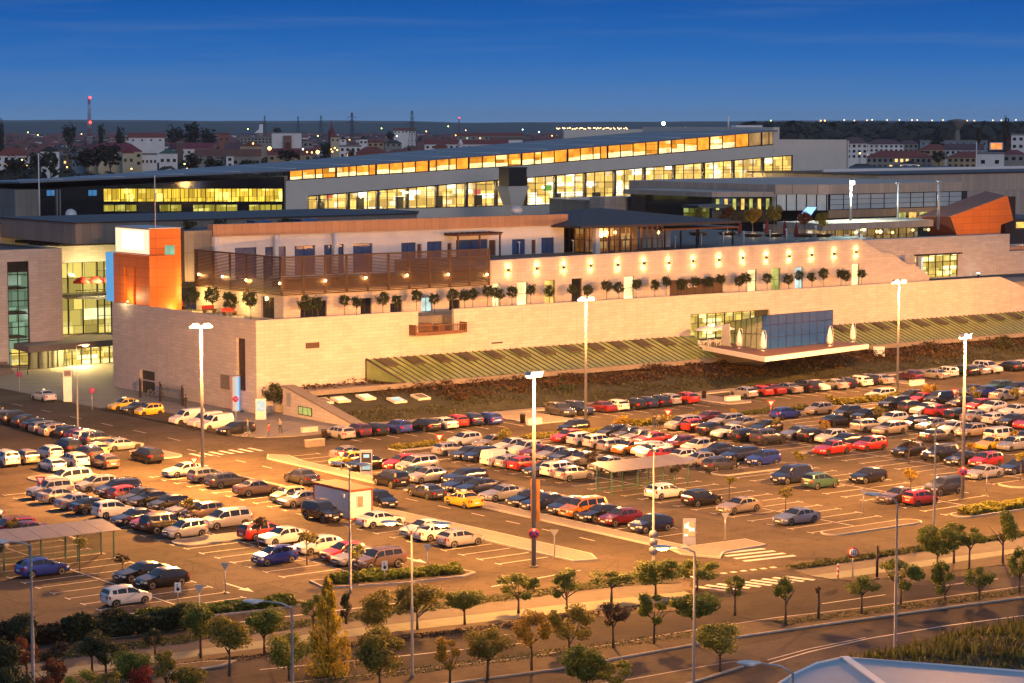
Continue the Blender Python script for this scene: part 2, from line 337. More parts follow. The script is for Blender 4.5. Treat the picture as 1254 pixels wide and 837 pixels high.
# evening: the anti-solar side deepens quickly with height, as the dusk photograph shows
tc = N(nt, 'ShaderNodeTexCoord'); sp = N(nt, 'ShaderNodeSeparateXYZ'); L(tc.outputs['Generated'], sp.inputs[0])
rp = N(nt, 'ShaderNodeValToRGB'); cr = rp.color_ramp
cr.elements[0].position = 0.0; cr.elements[0].color = c4(SKY_RAMP[0][1])
cr.elements[1].position = 1.0; cr.elements[1].color = c4(SKY_RAMP[-1][1])
for p_, c_ in SKY_RAMP[1:-1]:
    e_ = cr.elements.new(p_); e_.color = c4(c_)
L(sp.outputs[2], rp.inputs[0])
tn = N(nt, 'ShaderNodeMix', data_type='RGBA', blend_type='MULTIPLY'); tn.inputs[0].default_value = 1.0; L(sky.outputs[0], tn.inputs[6]); tn.inputs[7].default_value = (NISH, NISH*.9, NISH*.9, 1)
mx = N(nt, 'ShaderNodeMix', data_type='RGBA', blend_type='ADD'); mx.inputs[0].default_value = 1.0
L(tn.outputs[2], mx.inputs[6]); L(rp.outputs[0], mx.inputs[7]); 
# thin high cloud: faint horizontal streaks
cv = N(nt, 'ShaderNodeVectorMath', operation='MULTIPLY'); cv.inputs[1].default_value = (7.,7.,150.); L(tc.outputs['Generated'], cv.inputs[0])
cn = N(nt, 'ShaderNodeTexNoise', Scale=1., Detail=5., Roughness=.55); L(cv.outputs[0], cn.inputs['Vector'])
cr_ = N(nt, 'ShaderNodeMapRange'); cr_.inputs[1].default_value = .48; cr_.inputs[2].default_value = .80; cr_.inputs[3].default_value = 0.; cr_.inputs[4].default_value = .34; L(cn.outputs['Fac'], cr_.inputs[0])
cm2 = N(nt, 'ShaderNodeMix', data_type='RGBA'); L(cr_.outputs[0], cm2.inputs[0]); L(mx.outputs[2], cm2.inputs[6]); cm2.inputs[7].default_value = (1.15,2.1,4.3,1)
L(cm2.outputs[2], bg.inputs[0]); L(bg.outputs[0], wo.inputs[0])
sd = bpy.data.lights.new('sun','SUN'); sd.energy = SUN_STRENGTH; sd.angle = rad(25); sd.color = (1.0,.82,.74)
so = bpy.data.objects.new('sun', sd); COL.objects.link(so)
so.rotation_euler = Vector((math.cos(SUN_AZ)*math.cos(rad(9)), math.sin(SUN_AZ)*math.cos(rad(9)), math.sin(rad(9)))).to_track_quat('Z','Y').to_euler()
cy = S.cycles
cy.use_denoising = True
cy.max_bounces = 5; cy.diffuse_bounces = 2; cy.glossy_bounces = 3; cy.transparent_max_bounces = 8
cy.sample_clamp_indirect = 4.0; cy.caustics_reflective = False; cy.caustics_refractive = False
# ------------------------------------------------------------------ lamps
def lamp_light(name, loc, power, col, parent=None, radius=.25, wide=True, kind='POINT', spot=None, rot=None):
    ld = bpy.data.lights.new(name, kind); ld.energy = power; ld.color = col; ld.shadow_soft_size = radius
    if wide and kind == 'POINT':
        # floodlight optics: more light is thrown out to the sides than straight down, none upward
        ld.use_nodes = True; t = ld.node_tree; e = t.nodes['Emission']
        g = N(t, 'ShaderNodeNewGeometry'); s_ = N(t, 'ShaderNodeSeparateXYZ'); t.links.new(g.outputs['Incoming'], s_.inputs[0])
        # downward share c = -direction.z ; profile = min(1/c^2.2, 12)
        mm = N(t, 'ShaderNodeMath', operation='MULTIPLY'); mm.inputs[1].default_value = -1.0 if INC_SIGN > 0 else 1.0; t.links.new(s_.outputs[2], mm.inputs[0])
        mxn = N(t, 'ShaderNodeMath', operation='MAXIMUM'); mxn.inputs[1].default_value = .05; t.links.new(mm.outputs[0], mxn.inputs[0])
        pw = N(t, 'ShaderNodeMath', operation='POWER'); pw.inputs[1].default_value = -1.8; t.links.new(mxn.outputs[0], pw.inputs[0])
        mn = N(t, 'ShaderNodeMath', operation='MINIMUM'); mn.inputs[1].default_value = BAT_MAX; t.links.new(pw.outputs[0], mn.inputs[0])
        up = N(t, 'ShaderNodeMapRange'); up.inputs[1].default_value = -.14; up.inputs[2].default_value = .08; up.inputs[3].default_value = .30; up.inputs[4].default_value = 1.
        t.links.new(mm.outputs[0], up.inputs[0])
        m3 = N(t, 'ShaderNodeMath', operation='MULTIPLY'); t.links.new(mn.outputs[0], m3.inputs[0]); t.links.new(up.outputs[0], m3.inputs[1])
        t.links.new(m3.outputs[0], e.inputs[1])
    if kind == 'SPOT': ld.spot_size = spot; ld.spot_blend = .6
    o = bpy.data.objects.new(name, ld); o.location = loc
    if rot is not None: o.rotation_euler = rot
    link(o, parent); return o
ORANGE = (1.0,.388,.08)
def mast(x, y, h, label, power, rz=0., banner=False, col=ORANGE, lens=None):
    t = thing('lamp_mast', (x,y,0), label, 'lamp mast', 'tall floodlight masts of the car park', rz)
    MB().tube([(0,0,0),(0,0,.12),(0,0,.13)], [.34,.34,.2], 10).build('base_plate', concrete, t)
    MB().tube([(0,0,.1),(0,0,h*.5),(0,0,h)], [.19,.15,.09], 10).build('pole', mast_paint, t)
    MB().box(-1.1,1.1,-.06,.06,h-.1,h+.02).build('crossarm', metal_grey, t)
    for s in (-1,1):
        b = MB(); b.prismY([(s*.55-.38,h+.04),(s*.55+.38,h+.04),(s*.55+.30,h+.30),(s*.55-.30,h+.30)], -.28, .28)
        f = b.build('floodlight', metal_grey, t)
        MB().lathe([(.34,-.04),(.36,.08),(.05,.14)], (s*.55,0,h-.10), 12).build('lens', lens or lamp_orange, f)
    for s in (-1,1): lamp_light('floodlight_lamp', (s*.8,-.35,h-.32), power/2, col, t, .25)
    return t
# ------------------------------------------------------------------ ground, roads
def pxpoly(pts, z=0.): return [G(a, b, z) for a, b in pts]
g_ = MB(); R_ = 15000
g_.add([(-R_,-R_,-.03),(R_,-R_,-.03),(R_,R_,-.03),(-R_,R_,-.03)], [(0,1,2,3)]); g_.build('ground', earth, kind='structure')
def struct_sheet(name, poly, z, m): return MB().sheet(poly, z).build(name, m, kind='structure')
struct_sheet('parking_lot', [(55,136.2),(116.8,134.9),(117.6,131.),(127,130.5),(129.5,133.2),(143,131.8),(156,131),(175,129.5),(200,127),(300,118),(330,226.4),(150,226.4),(146.6,221.5),(132,224.5),(131,300),(118,318),(60,318)], 0.0, asphalt)
def kerbed(name, poly, top, h=.13, kerb=.16, z=0.):
    """a raised island: kerb stones round a filled top"""
    MB().prism(poly, z-.02, z+h).build(name+'_kerb', kerbm, kind='structure')
    cx = sum(p[0] for p in poly)/len(poly); cy_ = sum(p[1] for p in poly)/len(poly)
    ins = []
    n = len(poly); a = sum(poly[i][0]*poly[(i+1) % n][1]-poly[(i+1) % n][0]*poly[i][1] for i in range(n))
    for i in range(n):
        p0 = Vector(poly[i-1]); p1 = Vector(poly[i]); p2 = Vector(poly[(i+1) % n])
        d1 = (p1-p0).normalized(); d2 = (p2-p1).normalized()
        n1 = Vector((-d1.y,d1.x)); n2 = Vector((-d2.y,d2.x)); b = (n1+n2)
        if b.length < .2: b = n1
        b = b.normalized()*(kerb/max(.5, b.normalized().dot(n1)))
        if a < 0: b = -b
        ins.append((p1.x+b.x, p1.y+b.y))
    MB().sheet(ins, z+h+.006).build(name, top, kind='structure')
    return ins
def rounded(x0, x1, y0, y1, r=1.2, n=5):
    r = min(r, (x1-x0)/2-.01, (y1-y0)/2-.01); p = []
    for cx, cy_, a0 in ((x1-r,y1-r,0),(x0+r,y1-r,90),(x0+r,y0+r,180),(x1-r,y0+r,270)):
        for k in range(n+1):
            t = rad(a0+90*k/n); p.append((cx+r*math.cos(t), cy_+r*math.sin(t)))
    return p
# plaza beyond the access road, up to the stone wall and the mall entrance
MB().prism([(131.2,300),(131.8,258),(132.2,226.5),(133.5,222.5),(137.,221.2),(144.,221.3),(147.0,224.8),(147,241),(144.2,241),(144.2,278),(175,278),(175,330),(128,330)], -.02, .10).build('plaza_pavement', paving, kind='structure')
# taxi lay-by and van bay lie on the asphalt of the plaza edge
struct_sheet('layby', [(131.4,228.5),(136.2,228.5),(136.2,257.5),(131.4,257.5)], .105, asphalt)
# wide pale footways either side of the cabin road
kerbed('footway', [(115.2,143.6),(117.2,143.0),(118.4,145.2),(118.2,158),(117.6,176),(117.0,205),(116.2,207.),(115.0,205),(115.0,172)], concrete)
kerbed('footway', [(124.9,143.2),(126.9,143.0),(127.1,160),(127.3,180),(127.6,204),(128.6,208.5),(127.2,210.5),(125.6,208),(125.3,190)], concrete)
kerbed('island', [(125.6,137.6),(127.4,139.2),(132.6,139.6),(133.0,142.6),(126.9,142.95),(124.9,143.1),(124.2,140.8)], concrete)
kerbed('slope_footway', [(147.2,224.9),(179,225.2),(222,226.6),(262,228.2),(320,230.5),(320,228.3),(262,226.2),(222,224.6),(179,223.2),(148.6,222.6)], concrete)
kerbed('slope_footway_island', rounded(165.2,171.6,213.2,223.1,1.), concrete)
kerbed('slope_footway_island', rounded(196.4,200.6,213.6,223.7,1.), concrete)
kerbed('slope_footway_island', rounded(231.2,233.6,214.4,225.3,1.), concrete)
# avenue: strips measured from the kerb lines
def strip(name, top, bot, z, m): return struct_sheet(name, list(top)+list(bot)[::-1], z, m)
strip('green_strip', [(60,139.4),(75,138.6),(90,137.9),(104.4,136.3),(110,136.5),(115.1,135.2),(116.9,133.2)], [(60,137.6),(75,137.2),(88.9,136.6),(103.3,134.9),(108,134.6),(113,133.4),(116.5,131.9)], .05, grassm)
strip('service_drive', [(55,146.5),(66,146.0),(79,145.6),(79,140.4),(55,142)], [(55,136),(60,136),(66,136),(70,136),(75,136)], .004, asphalt2)
strip('sidewalk', [(55,138.5),(75,137.1),(88.9,136.5),(103.3,134.8),(108,134.5),(113,133.3),(116.4,131.8)], [(55,135.6),(75,134.6),(86.7,133.8),(101,131.7),(108,130.6),(114.5,129.4)], .03, footpath)
strip('bike_lane', [(55,135.5),(75,134.5),(86.7,133.7),(101,131.6),(108,130.5),(114.5,129.3)], [(55,133.4),(75,132.6),(85.6,131.6),(99.1,129.3),(108,127.8),(113.6,126.8)], .034, bikem)
strip('verge', [(55,133.3),(75,132.5),(85.6,131.5),(99.1,129.2),(108,127.7),(113.5,126.7)], [(55,132.5),(75,131.2),(84.5,129.5),(98,127.8),(104,126.3),(110.5,124.0)], .036, soil)
strip('green_strip', [(127.5,131.4),(134,132.2),(142.6,131.9),(154.7,131.),(175,129.3),(240,124)], [(126.9,130.6),(134,130.4),(141.2,130.3),(154.7,129.4),(175,127.6),(240,122)], .05, grassm)
strip('sidewalk', [(126.8,130.5),(134,130.3),(141.2,130.2),(154.7,129.3),(175,127.5),(240,121)], [(126.2,128.2),(134,127.5),(147.5,126.2),(160,124.9),(175,123.6),(240,116.5)], .03, footpath)
strip('bike_lane', [(126.2,128.1),(134,127.4),(147.5,126.1),(160,124.8),(175,123.5),(240,116.4)], [(126.6,126.),(134,125.3),(147.5,124.6),(160,123.4),(175,121.8),(240,115)], .034, bikem)
strip('verge', [(126.6,125.9),(134,125.2),(147.5,124.5),(160,123.3),(175,121.7),(240,114.9)], [(127.6,124.2),(133,123.4),(143.1,121.6),(160,119.4),(175,117.6),(240,110.4)], .036, soil)
R1T = [(55,132.4),(75,131.1),(84.5,129.4),(98,127.7),(104,126.2),(110.5,123.9),(114,126.6),(116.2,130.8),(117.8,132.2),(127,130.9),(125.4,127.6),(127.5,124.1),(133,123.3),(143.1,121.5),(160,119.3),(175,117.5),(240,110.3)]
R1B = [(55,126.6),(72,123.4),(81.4,121.2),(90,119.4),(98,118.7),(106,118.7),(113,118.2),(120.8,116.8),(136.2,115.0),(160,111.6),(240,101)]
struct_sheet('avenue_road', R1T+R1B[::-1], .008, asphalt2)
R2T = [(55,120.6),(72,118.6),(82,116.6),(90.9,115.3),(103.1,115.3),(107.5,115.2),(118.2,114.1),(125.7,113.2),(133.1,112.2),(160,108.6),(240,98)]
kerbed('median', R1B+R2T[::-1], soil, .12)
struct_sheet('avenue_road', R2T+[(240,80),(160,96),(125,103.5),(110,105.4),(104,103),(98,99),(60,96),(40,112)], .008, asphalt2)
kerbed('verge', [(55,114.8),(75,112.4),(93.1,110.3),(98.4,110.2),(101.4,110.0),(102.4,109.5),(101.2,108.6),(96,107.4),(90,106.4),(55,109)], soil, .12)
kerbed('median', [(62,133.0),(70,131.6),(74.5,130.8),(76.0,129.9),(74.5,129.2),(66,129.8),(58,130.6)], soil, .12)
# grass bank in the near corner
bank = MB(); nx = 26; ny = 12; vs = []; fs = []
for i in range(nx):
    for j in range(ny):
        u = i/(nx-1); v = j/(ny-1); x = 107.5+u*60
        yt = 107.2-abs(u-.2)*4-.6*math.sin(u*9); y = yt-v*26
        vs.append((x, y, .03+2.0*math.sin(min(1, v*3.)*math.pi/2)*min(1, u*6+.1)*(.75+.25*math.sin(u*13+v*5))-.02))
for i in range(nx-1):
    for j in range(ny-1): fs.append((i*ny+j, i*ny+j+1, (i+1)*ny+j+1, (i+1)*ny+j))
bank.add(vs, [f[::-1] for f in fs], 0, True); bank.build('grass_bank', grassm, kind='structure')
# painted markings
mk = MB(); ZP = .012
def line(x0, y0, x1, y1, w=.13, z=ZP):
    d = Vector((x1-x0, y1-y0)).normalized(); n = Vector((-d.y, d.x))*w/2
    mk.sheet([(x0+n.x,y0+n.y),(x0-n.x,y0-n.y),(x1-n.x,y1-n.y),(x1+n.x,y1+n.y)], z)
def poly_line(pts, w=.13, z=ZP):
    for a, b in zip(pts, pts[1:]): line(a[0],a[1],b[0],b[1],w,z)
def bays(xr, y0, y1, half=2.55, tside=0, pitch=2.5):
    n = int(round((y1-y0)/pitch))
    for k in range(n+1):
        y = y0+k*pitch; line(xr-half, y, xr+half, y)
        for s in ((-1,) if tside < 0 else (1,) if tside > 0 else (-1,1)):
            line(xr+s*half, y-.45, xr+s*half, y+.45)
bays(78.9, 147.5, 187.5, tside=-1); bays(84.4, 147.5, 187.5, tside=1); line(81.65,147.5,81.65,187.5)
bays(95.9, 152.5, 202.5, tside=-1); bays(101.4, 149.2, 204.2, tside=1); line(98.65,149.5,98.65,202.5)
bays(112.4, 146.6, 204.1, half=2.5, tside=-1)
bays(129.6, 148.2, 208.2, half=2.5, tside=1)
bays(142.4, 141.8, 204.3, tside=-1); bays(149.0, 159.3, 204.3, tside=1); line(145.3,142,145.3,204); bays(148.2, 141.8, 156.8, tside=1)
bays(158.5, 141.2, 201.2, tside=-1); bays(164.6, 146.2, 201.2, tside=1); line(161.4,141.5,161.4,201)
bays(175.6, 150.6, 200.6, tside=-1); bays(181.2, 150.6, 203.1, tside=1); line(178.4,150.6,178.4,200)
bays(192.6, 155.6, 203.1, tside=-1); bays(198.2, 160.6, 203.1, tside=1)
bays(208.8, 170.6, 203.1, tside=-1); bays(216.6, 178.6, 203.6, tside=1)
for k in range(13): line(141+k*2.5, 213.2, 141+k*2.5, 218.4) if not 9 < k < 12 else None
for k in range(11): line(173+k*2.5, 213.6, 173+k*2.5, 219.0)
for k in range(12): line(202+k*2.5, 213.8, 202+k*2.5, 219.4)
# zebra crossings and avenue lines
for k in range(6):
    x = 126.6+k*.0; y = 141.9-k*1.3
    line(127.1-.15*k, 141.9-k*1.25, 131.6-.05*k, 141.2-k*1.25, .55)
for k in range(9):
    line(116.4+k*1.02, 130.4-k*.16, 117.2+k*1.02, 127.6-k*.12, .5)
for k in range(10): line(117.6+k*.95, 133.4-k*.12, 118.1+k*.95, 133.35-k*.12, .45)
for k in range(7): line(121.2+k*1.2, 213.6, 121.2+k*1.2, 216.4, .5)
poly_line([(103.3,108.4),(108,109.3),(113.9,109.7),(121,109.3),(128.4,108.2),(150,105.),(200,97)], .16, .016)
poly_line([(103.9,109.2),(108.4,109.9),(113.9,110.05)], .12, .016)
poly_line([(76,127.),(84,125.),(90.4,123.6)], .14, .016)
for a, b in (((92,123.2),(95,122.7)),((119.5,119.9),(125.6,119.4)),((131,119.2),(137,118.4)),((140,118.),(146,117.2)),((150,116.4),(158,115.2))): line(*a,*b,.13,.016)
poly_line([(70,141.2),(80,140.4),(90,139.4),(100,138.3)], .18, .016); line(104,139.6,113.5,140.6,.16); line(123.4,168,123.0,150,.12) if False else None
for k in range(14): line(122.6-.0*k, 150+k*5.2, 122.6, 152+k*5.2, .12)
for k in range(9): line(125.4, 226+k*8, 125.4, 229+k*8, .12)
for cx, cy_ in ((88.3,178),(88.6,151.),(105.6,152.6),(106.5,186.)):   # direction arrows
    mk.sheet([(cx-.45,cy_-.6),(cx+.45,cy_-.6),(cx,cy_-2.2)], ZP); mk.sheet([(cx-.1,cy_+2.2),(cx-.1,cy_-.6),(cx+.1,cy_-.6),(cx+.1,cy_+2.2)], ZP)
for k in range(9): line(167.6+k*1.5, 138.6-k*.9, 168.5+k*1.5, 138.1-k*.9, .5)
mk.build('road_markings', paint, kind='structure')
# planted and kerbed islands in the lots
ISL = []
def island(x0, x1, y0, y1, top, r=1.2):
    kerbed('island', rounded(x0,x1,y0,y1,r), top); ISL.append((x0,x1,y0,y1))
island(76.5,87.0,146.9,149.0 if False else 149.2,soil) if False else None
kerbed('island', [(75.6,144.6),(77,143.6),(86,142.4),(89.4,142.3),(89.6,143.6),(86,145.2),(77,147.0),(75.8,146.6)], soil)
kerbed('island', [(93.4,146.6),(99,144.6),(104.4,143.9),(106.2,144.6),(106.0,146.4),(102,147.9),(94,149.6)], soil)
island(93.6,104.2,168.4,171.4,concrete)
island(140.0,151.6,139.2,141.4,soil); island(155.6,167.2,170.0,172.6,soil,.9); island(139.8,152.,204.6,207.2,grassm)
island(155.8,168.,138.6,141.0,soil); island(155.8,168.4,202.0,204.8,grassm,1.); island(172.8,184.,203.4,206.2,grassm,1.)
island(172.8,184.,147.0,150.2,soil); island(172.8,184.,176.8,177.9,concrete,.5); island(189.8,201.,203.5,206.,grassm,1.); island(206,219,203.8,206.4,grassm,1.)
island(113.2,116.,196.6,201.6,concrete,1.); island(116.4,119.8,214.6,222.2,concrete,1.4); island(99.4,106.2,205.6,211.4,concrete,1.6)
island(112.0,116.2,174.8,177.2,concrete,.7)
# grassy embankment below the glass roof
sl = MB(); nx = 90; ny = 12; vs = []; fs = []
def slope_pt(u, v):
    x = 147.6+u*(330-147.6); yk = 225.0+ (x-147.6)/180*5.0; yt = 239.6
    y = yk+v*(yt-yk); z = .15+2.75*(v**.85)+.12*math.sin(x*.9+v*4)*v*(1-v)*4
    return x, y, z
for i in range(nx):
    for j in range(ny): vs.append(slope_pt(i/(nx-1), j/(ny-1)))
for i in range(nx-1):
    for j in range(ny-1): fs.append((i*ny+j, (i+1)*ny+j, (i+1)*ny+j+1, i*ny+j+1))
sl.add(vs, fs, 0, True); sl.build('embankment', grassm, kind='structure')
CAR_TABLE = """
@1 0 440 5.97
55 400 sedan black +X
80 465 sedan grey +X
170 490 suv black +X
250 510 hatch black +X
300 535 sedan black +X
345 555 wagon grey +X
410 578 wagon beige +X
500 600 hatch black +X
585 615 hatch maroon +X
640 632 hatch white +X
690 645 hatch charcoal +X
870 685 sedan silver +X
30 800 suv white +Y
185 783 hatch beige +Y
360 745 hatch white +Y
510 715 suv black +Y
690 718 hatch cream +Y
620 742 wagon charcoal +Y
555 800 wagon white +Y
380 838 hatch white +Y
740 818 hatch brown +Y
1075 772 suv black +Y
930 385 taxihatch yellow -X
1005 408 taxihatch charcoal -X
1105 425 small yellow -X
320 318 taxi white +Y
@2 200 440 5.97
150 492 van white -X
340 507 van white -X
380 531 van white -X
490 570 wagon black -X
@3 400 440 5.97
100 755 sedan grey +X
190 617 wagon silver +Y
320 600 hatch purple +Y
490 597 hatch black +Y
645 577 hatch blue +Y
810 558 wagon black +Y
935 537 sedan white +Y
1050 532 hatch red +Y
1170 520 hatch navy +Y
920 658 hatch white -X
970 712 hatch silver +X
1070 748 sedan charcoal -X
1150 762 hatch navy -X
240 790 taxi yellow -X
370 825 sedan black -X
470 832 hatch red -X
640 838 minivan silver -X
@4 600 440 5.97
110 512 wagon blue +Y
80 797 van white +X
90 660 sedan beige -X
205 690 hatch white -X
290 715 hatch white -X
380 735 sedan maroon -X
210 815 hatch silver +X
290 827 hatch red +X
380 870 sedan navy -X
500 752 hatch silver -X
600 772 sedan navy -X
720 792 sedan grey -X
620 450 suv charcoal -Y
760 438 suv navy -Y
890 412 sedan maroon +Y
1000 402 hatch white +Y
1115 388 hatch black +Y
1210 375 hatch navy +Y
570 557 hatch black -X
640 617 hatch red -X
755 638 hatch white +X
860 660 hatch white +X
950 690 wagon silver +X
950 600 hatch black -X
1090 590 sedan charcoal -X
1140 612 sedan grey -X
1200 642 sedan red -X
1070 722 hatch orange -X
1190 740 hatch white -X
@5 800 420 5.97
50 490 hatch black +Y
165 477 hatch silver +Y
285 463 hatch red +Y
720 422 hatch silver +Y
855 408 hatch red +Y
985 410 sedan maroon +Y
1085 395 sedan grey +Y
265 648 minivan silver -X
360 657 small red +X
510 590 hatch maroon -X
460 685 hatch black +X
610 618 wagon silver -X
580 705 sedan white -X
740 635 sedan grey -X
860 672 hatch black -X
660 738 wagon black +X
835 758 suv charcoal +X
1000 564 hatch blue +X
1050 718 sedan steel -X
1160 743 hatch black +X
@6 900 420 5.97
590 382 suv black +Y
725 378 sedan white -Y
785 358 sedan silver +Y
875 350 hatch black +Y
965 337 wagon white +Y
1060 333 hatch black +Y
1170 328 sedan silver +Y
985 433 wagon white -X
625 537 small beige -X
725 742 hatch white -X
800 768 sedan navy -X
945 808 hatch red -X
690 835 sedan red -X
765 622 sedan black +X
860 560 hatch charcoal -X
985 582 hatch black -X
960 663 wagon silver +X
1110 687 wagon beige -X
@7 1044 420 5.97
550 300 hatch purple +Y
695 284 sedan silver +Y
790 272 hatch white +Y
890 258 wagon black +Y
960 248 sedan silver +Y
1045 238 suv white -Y
1140 213 hatch black +Y
1225 210 wagon white +Y
330 502 suv black -X
450 440 hatch black -X
470 518 hatch charcoal +X
590 532 sedan white -X
655 545 hatch red +X
560 455 sedan red -X
720 448 minivan black -X
800 490 hatch black -X
760 580 wagon black +X
910 512 hatch red -X
1080 362 wagon green -X
965 408 hatch blue -X
885 398 hatch charcoal -X
1100 433 sedan silver +X
1200 384 sedan black -X
1250 395 hatch silver -X
1030 522 hatch white -X
1170 547 sedan white -X
1050 612 hatch white +X
1190 618 sedan charcoal -X
905 592 sedan silver +X
700 690 hatch white -X
820 708 hatch beige -X
575 742 sedan charcoal +X
445 655 hatch black -X
570 648 sedan grey -X
320 610 hatch white -X
1055 740 minivan white +X
1000 797 sedan yellow -X
1190 770 hatch navy -X
1252 795 hatch silver -X
1245 648 hatch red -X
@13 1044 540 5.97
350 140 hatch black -X
610 168 suv black -X
755 203 sedan black -X
1020 200 hatch red -X
905 303 sedan silver -X
1150 263 sedan navy -X
640 418 suv charcoal -X
500 492 small red +X
290 478 sedan brown -X
60 333 hatch black -X
@12 800 540 5.97
60 448 hatch white +X
330 500 hatch black +X
605 553 sedan gold -X
1030 634 sedan steel -X
990 332 minivan navy -X
1190 372 hatch green +X
720 207 hatch blue -X
600 165 wagon navy -X
445 243 hatch charcoal +X
470 132 sedan navy -X
320 207 small silver -X
190 172 small white -X
80 158 hatch red +X
75 112 hatch white -X
220 76 hatch maroon -X
360 97 hatch white -X
@8 0 560 5.97
480 228 minivan white -X
440 312 suv silver -X
460 352 sedan silver +X
560 402 sedan silver +X
670 432 sedan black +X
845 462 hatch white +X
985 517 sedan navy -X
1130 548 hatch red -X
1210 579 suv black +X
760 262 hatch silver -X
900 312 suv navy -X
970 337 hatch red +X
1060 352 sedan charcoal -X
1130 372 sedan black -X
120 600 wagon red -X
240 608 sedan maroon -X
20 490 hatch silver -X
-20 712 hatch white +X
@9 200 560 5.97
180 613 hatch silver -X
440 545 minivan silver -X
320 472 hatch brown -X
230 460 sedan grey -X
120 402 hatch black -X
240 150 sedan white -X
390 195 hatch grey +X
530 232 wagon charcoal +X
700 296 sedan brown +X
1010 215 sedan charcoal +Y
965 345 small cream -X
1010 378 sedan beige -X
690 632 wagon red +X
830 668 sedan white -X
810 812 small blue -X
1090 738 hatch white -X
1160 490 suv black -Y
@10 400 560 5.97
470 238 suv black +Y
710 185 sedan green -X
770 192 hatch silver -X
930 217 wagon navy -X
730 320 sedan charcoal +Y
1010 268 sedan navy -X
1140 282 sedan navy -X
1000 388 taxi yellow +Y
395 390 hatch black -Y
350 538 sedan white +X
740 600 sedan white -X
800 632 sedan white +X
925 687 hatch silver +X
80 790 hatch red -X
180 822 sedan silver -X
380 848 suv brown -X
@11 600 540 5.97
80 455 sedan silver -X
270 500 sedan black -X
390 522 sedan navy -X
560 557 hatch navy -X
695 577 minivan orange -X
820 607 sedan black -X
960 637 hatch maroon -X
1160 692 hatch navy -X
560 283 suv white +X
610 310 hatch silver +X
860 240 sedan silver -X
920 277 sedan black -X
@14 0 690 5.695
290 120 hatch blue +X
975 152 sedan black -X
1090 202 hatch black -X
880 325 small white +X
"""
# ------------------------------------------------------------------ cars
def lerp_curve(c, x):
    if x <= c[0][0]: return c[0][1]
    for (x0, y0), (x1, y1) in zip(c, c[1:]):
        if x <= x1: return y0+(y1-y0)*(x-x0)/max(1e-9, x1-x0)
    return c[-1][1]
# every body: length, width, top profile (share of length from the nose, height), belt, glass spans
BODY = {
 'hatch': dict(L=4.02, W=1.73, top=[(0,.56),(.015,.68),(.06,.78),(.24,.93),(.285,.97),(.45,1.42),(.53,1.475),(.64,1.47),(.80,1.39),(.865,1.31),(.965,.99),(.990,.86),(1,.55)],
   belt=[(0,.72),(.28,.90),(1,.99)], ws=(.30,.445), rw=(.872,.955), side=[(.325,.545),(.565,.725),(.742,.815)], wheels=(.195,.81), bot=.20),
 'small': dict(L=3.52, W=1.56, top=[(0,.58),(.02,.70),(.06,.80),(.20,.95),(.25,.99),(.41,1.43),(.50,1.49),(.68,1.49),(.89,1.40),(.93,1.33),(.98,1.0),(.993,.86),(1,.55)],
   belt=[(0,.74),(.28,.91),(1,.99)], ws=(.265,.405), rw=(.934,.975), side=[(.30,.55),(.575,.77),(.79,.885)], wheels=(.18,.82), bot=.19),
 'sedan': dict(L=4.48, W=1.75, top=[(0,.55),(.015,.66),(.06,.76),(.25,.91),(.29,.95),(.425,1.38),(.50,1.435),(.62,1.43),(.70,1.38),(.80,1.06),(.83,1.03),(.965,1.0),(.988,.88),(1,.55)],
   belt=[(0,.70),(.28,.88),(1,.97)], ws=(.30,.42), rw=(.712,.795), side=[(.325,.52),(.54,.665),(.68,.745)], wheels=(.19,.80), bot=.19),
 'wagon': dict(L=4.58, W=1.76, top=[(0,.55),(.015,.66),(.06,.76),(.24,.92),(.28,.96),(.41,1.40),(.50,1.46),(.70,1.46),(.90,1.41),(.93,1.36),(.98,1.0),(.993,.86),(1,.55)],
   belt=[(0,.70),(.28,.89),(1,.97)], ws=(.29,.405), rw=(.935,.975), side=[(.315,.505),(.525,.68),(.70,.885)], wheels=(.19,.79), bot=.20),
 'suv': dict(L=4.48, W=1.83, top=[(0,.68),(.015,.84),(.06,.95),(.24,1.08),(.275,1.12),(.40,1.62),(.47,1.70),(.70,1.71),(.91,1.66),(.94,1.60),(.98,1.18),(.992,1.0),(1,.66)],
   belt=[(0,.88),(.28,1.06),(1,1.14)], ws=(.285,.395), rw=(.945,.975), side=[(.31,.50),(.52,.69),(.71,.885)], wheels=(.19,.79), bot=.30),
 'minivan': dict(L=4.62, W=1.83, top=[(0,.62),(.015,.78),(.05,.88),(.165,1.03),(.20,1.09),(.36,1.62),(.44,1.71),(.70,1.72),(.91,1.66),(.94,1.58),(.985,1.05),(.994,.9),(1,.58)],
   belt=[(0,.80),(.22,.99),(1,1.07)], ws=(.215,.355), rw=(.945,.978), side=[(.255,.47),(.495,.69),(.715,.895)], wheels=(.175,.80), bot=.22),
 'van': dict(L=4.25, W=1.78, top=[(0,.62),(.015,.78),(.05,.88),(.19,1.02),(.23,1.08),(.37,1.66),(.44,1.80),(.60,1.83),(.95,1.82),(.975,1.76),(.99,1.10),(.996,.9),(1,.55)],
   belt=[(0,.80),(.22,.98),(1,1.06)], ws=(.245,.365), rw=None, side=[(.285,.46)], wheels=(.18,.81), bot=.22),
}
BODY['hatchB'] = dict(L=3.9, W=1.70, top=[(0,.58),(.02,.70),(.07,.80),(.22,.94),(.265,.99),(.43,1.47),(.52,1.53),(.70,1.53),(.90,1.46),(.935,1.38),(.978,1.02),(.992,.88),(1,.55)],
   belt=[(0,.74),(.28,.92),(1,1.02)], ws=(.28,.425), rw=(.938,.974), side=[(.31,.54),(.56,.745),(.765,.89)], wheels=(.19,.815), bot=.20)
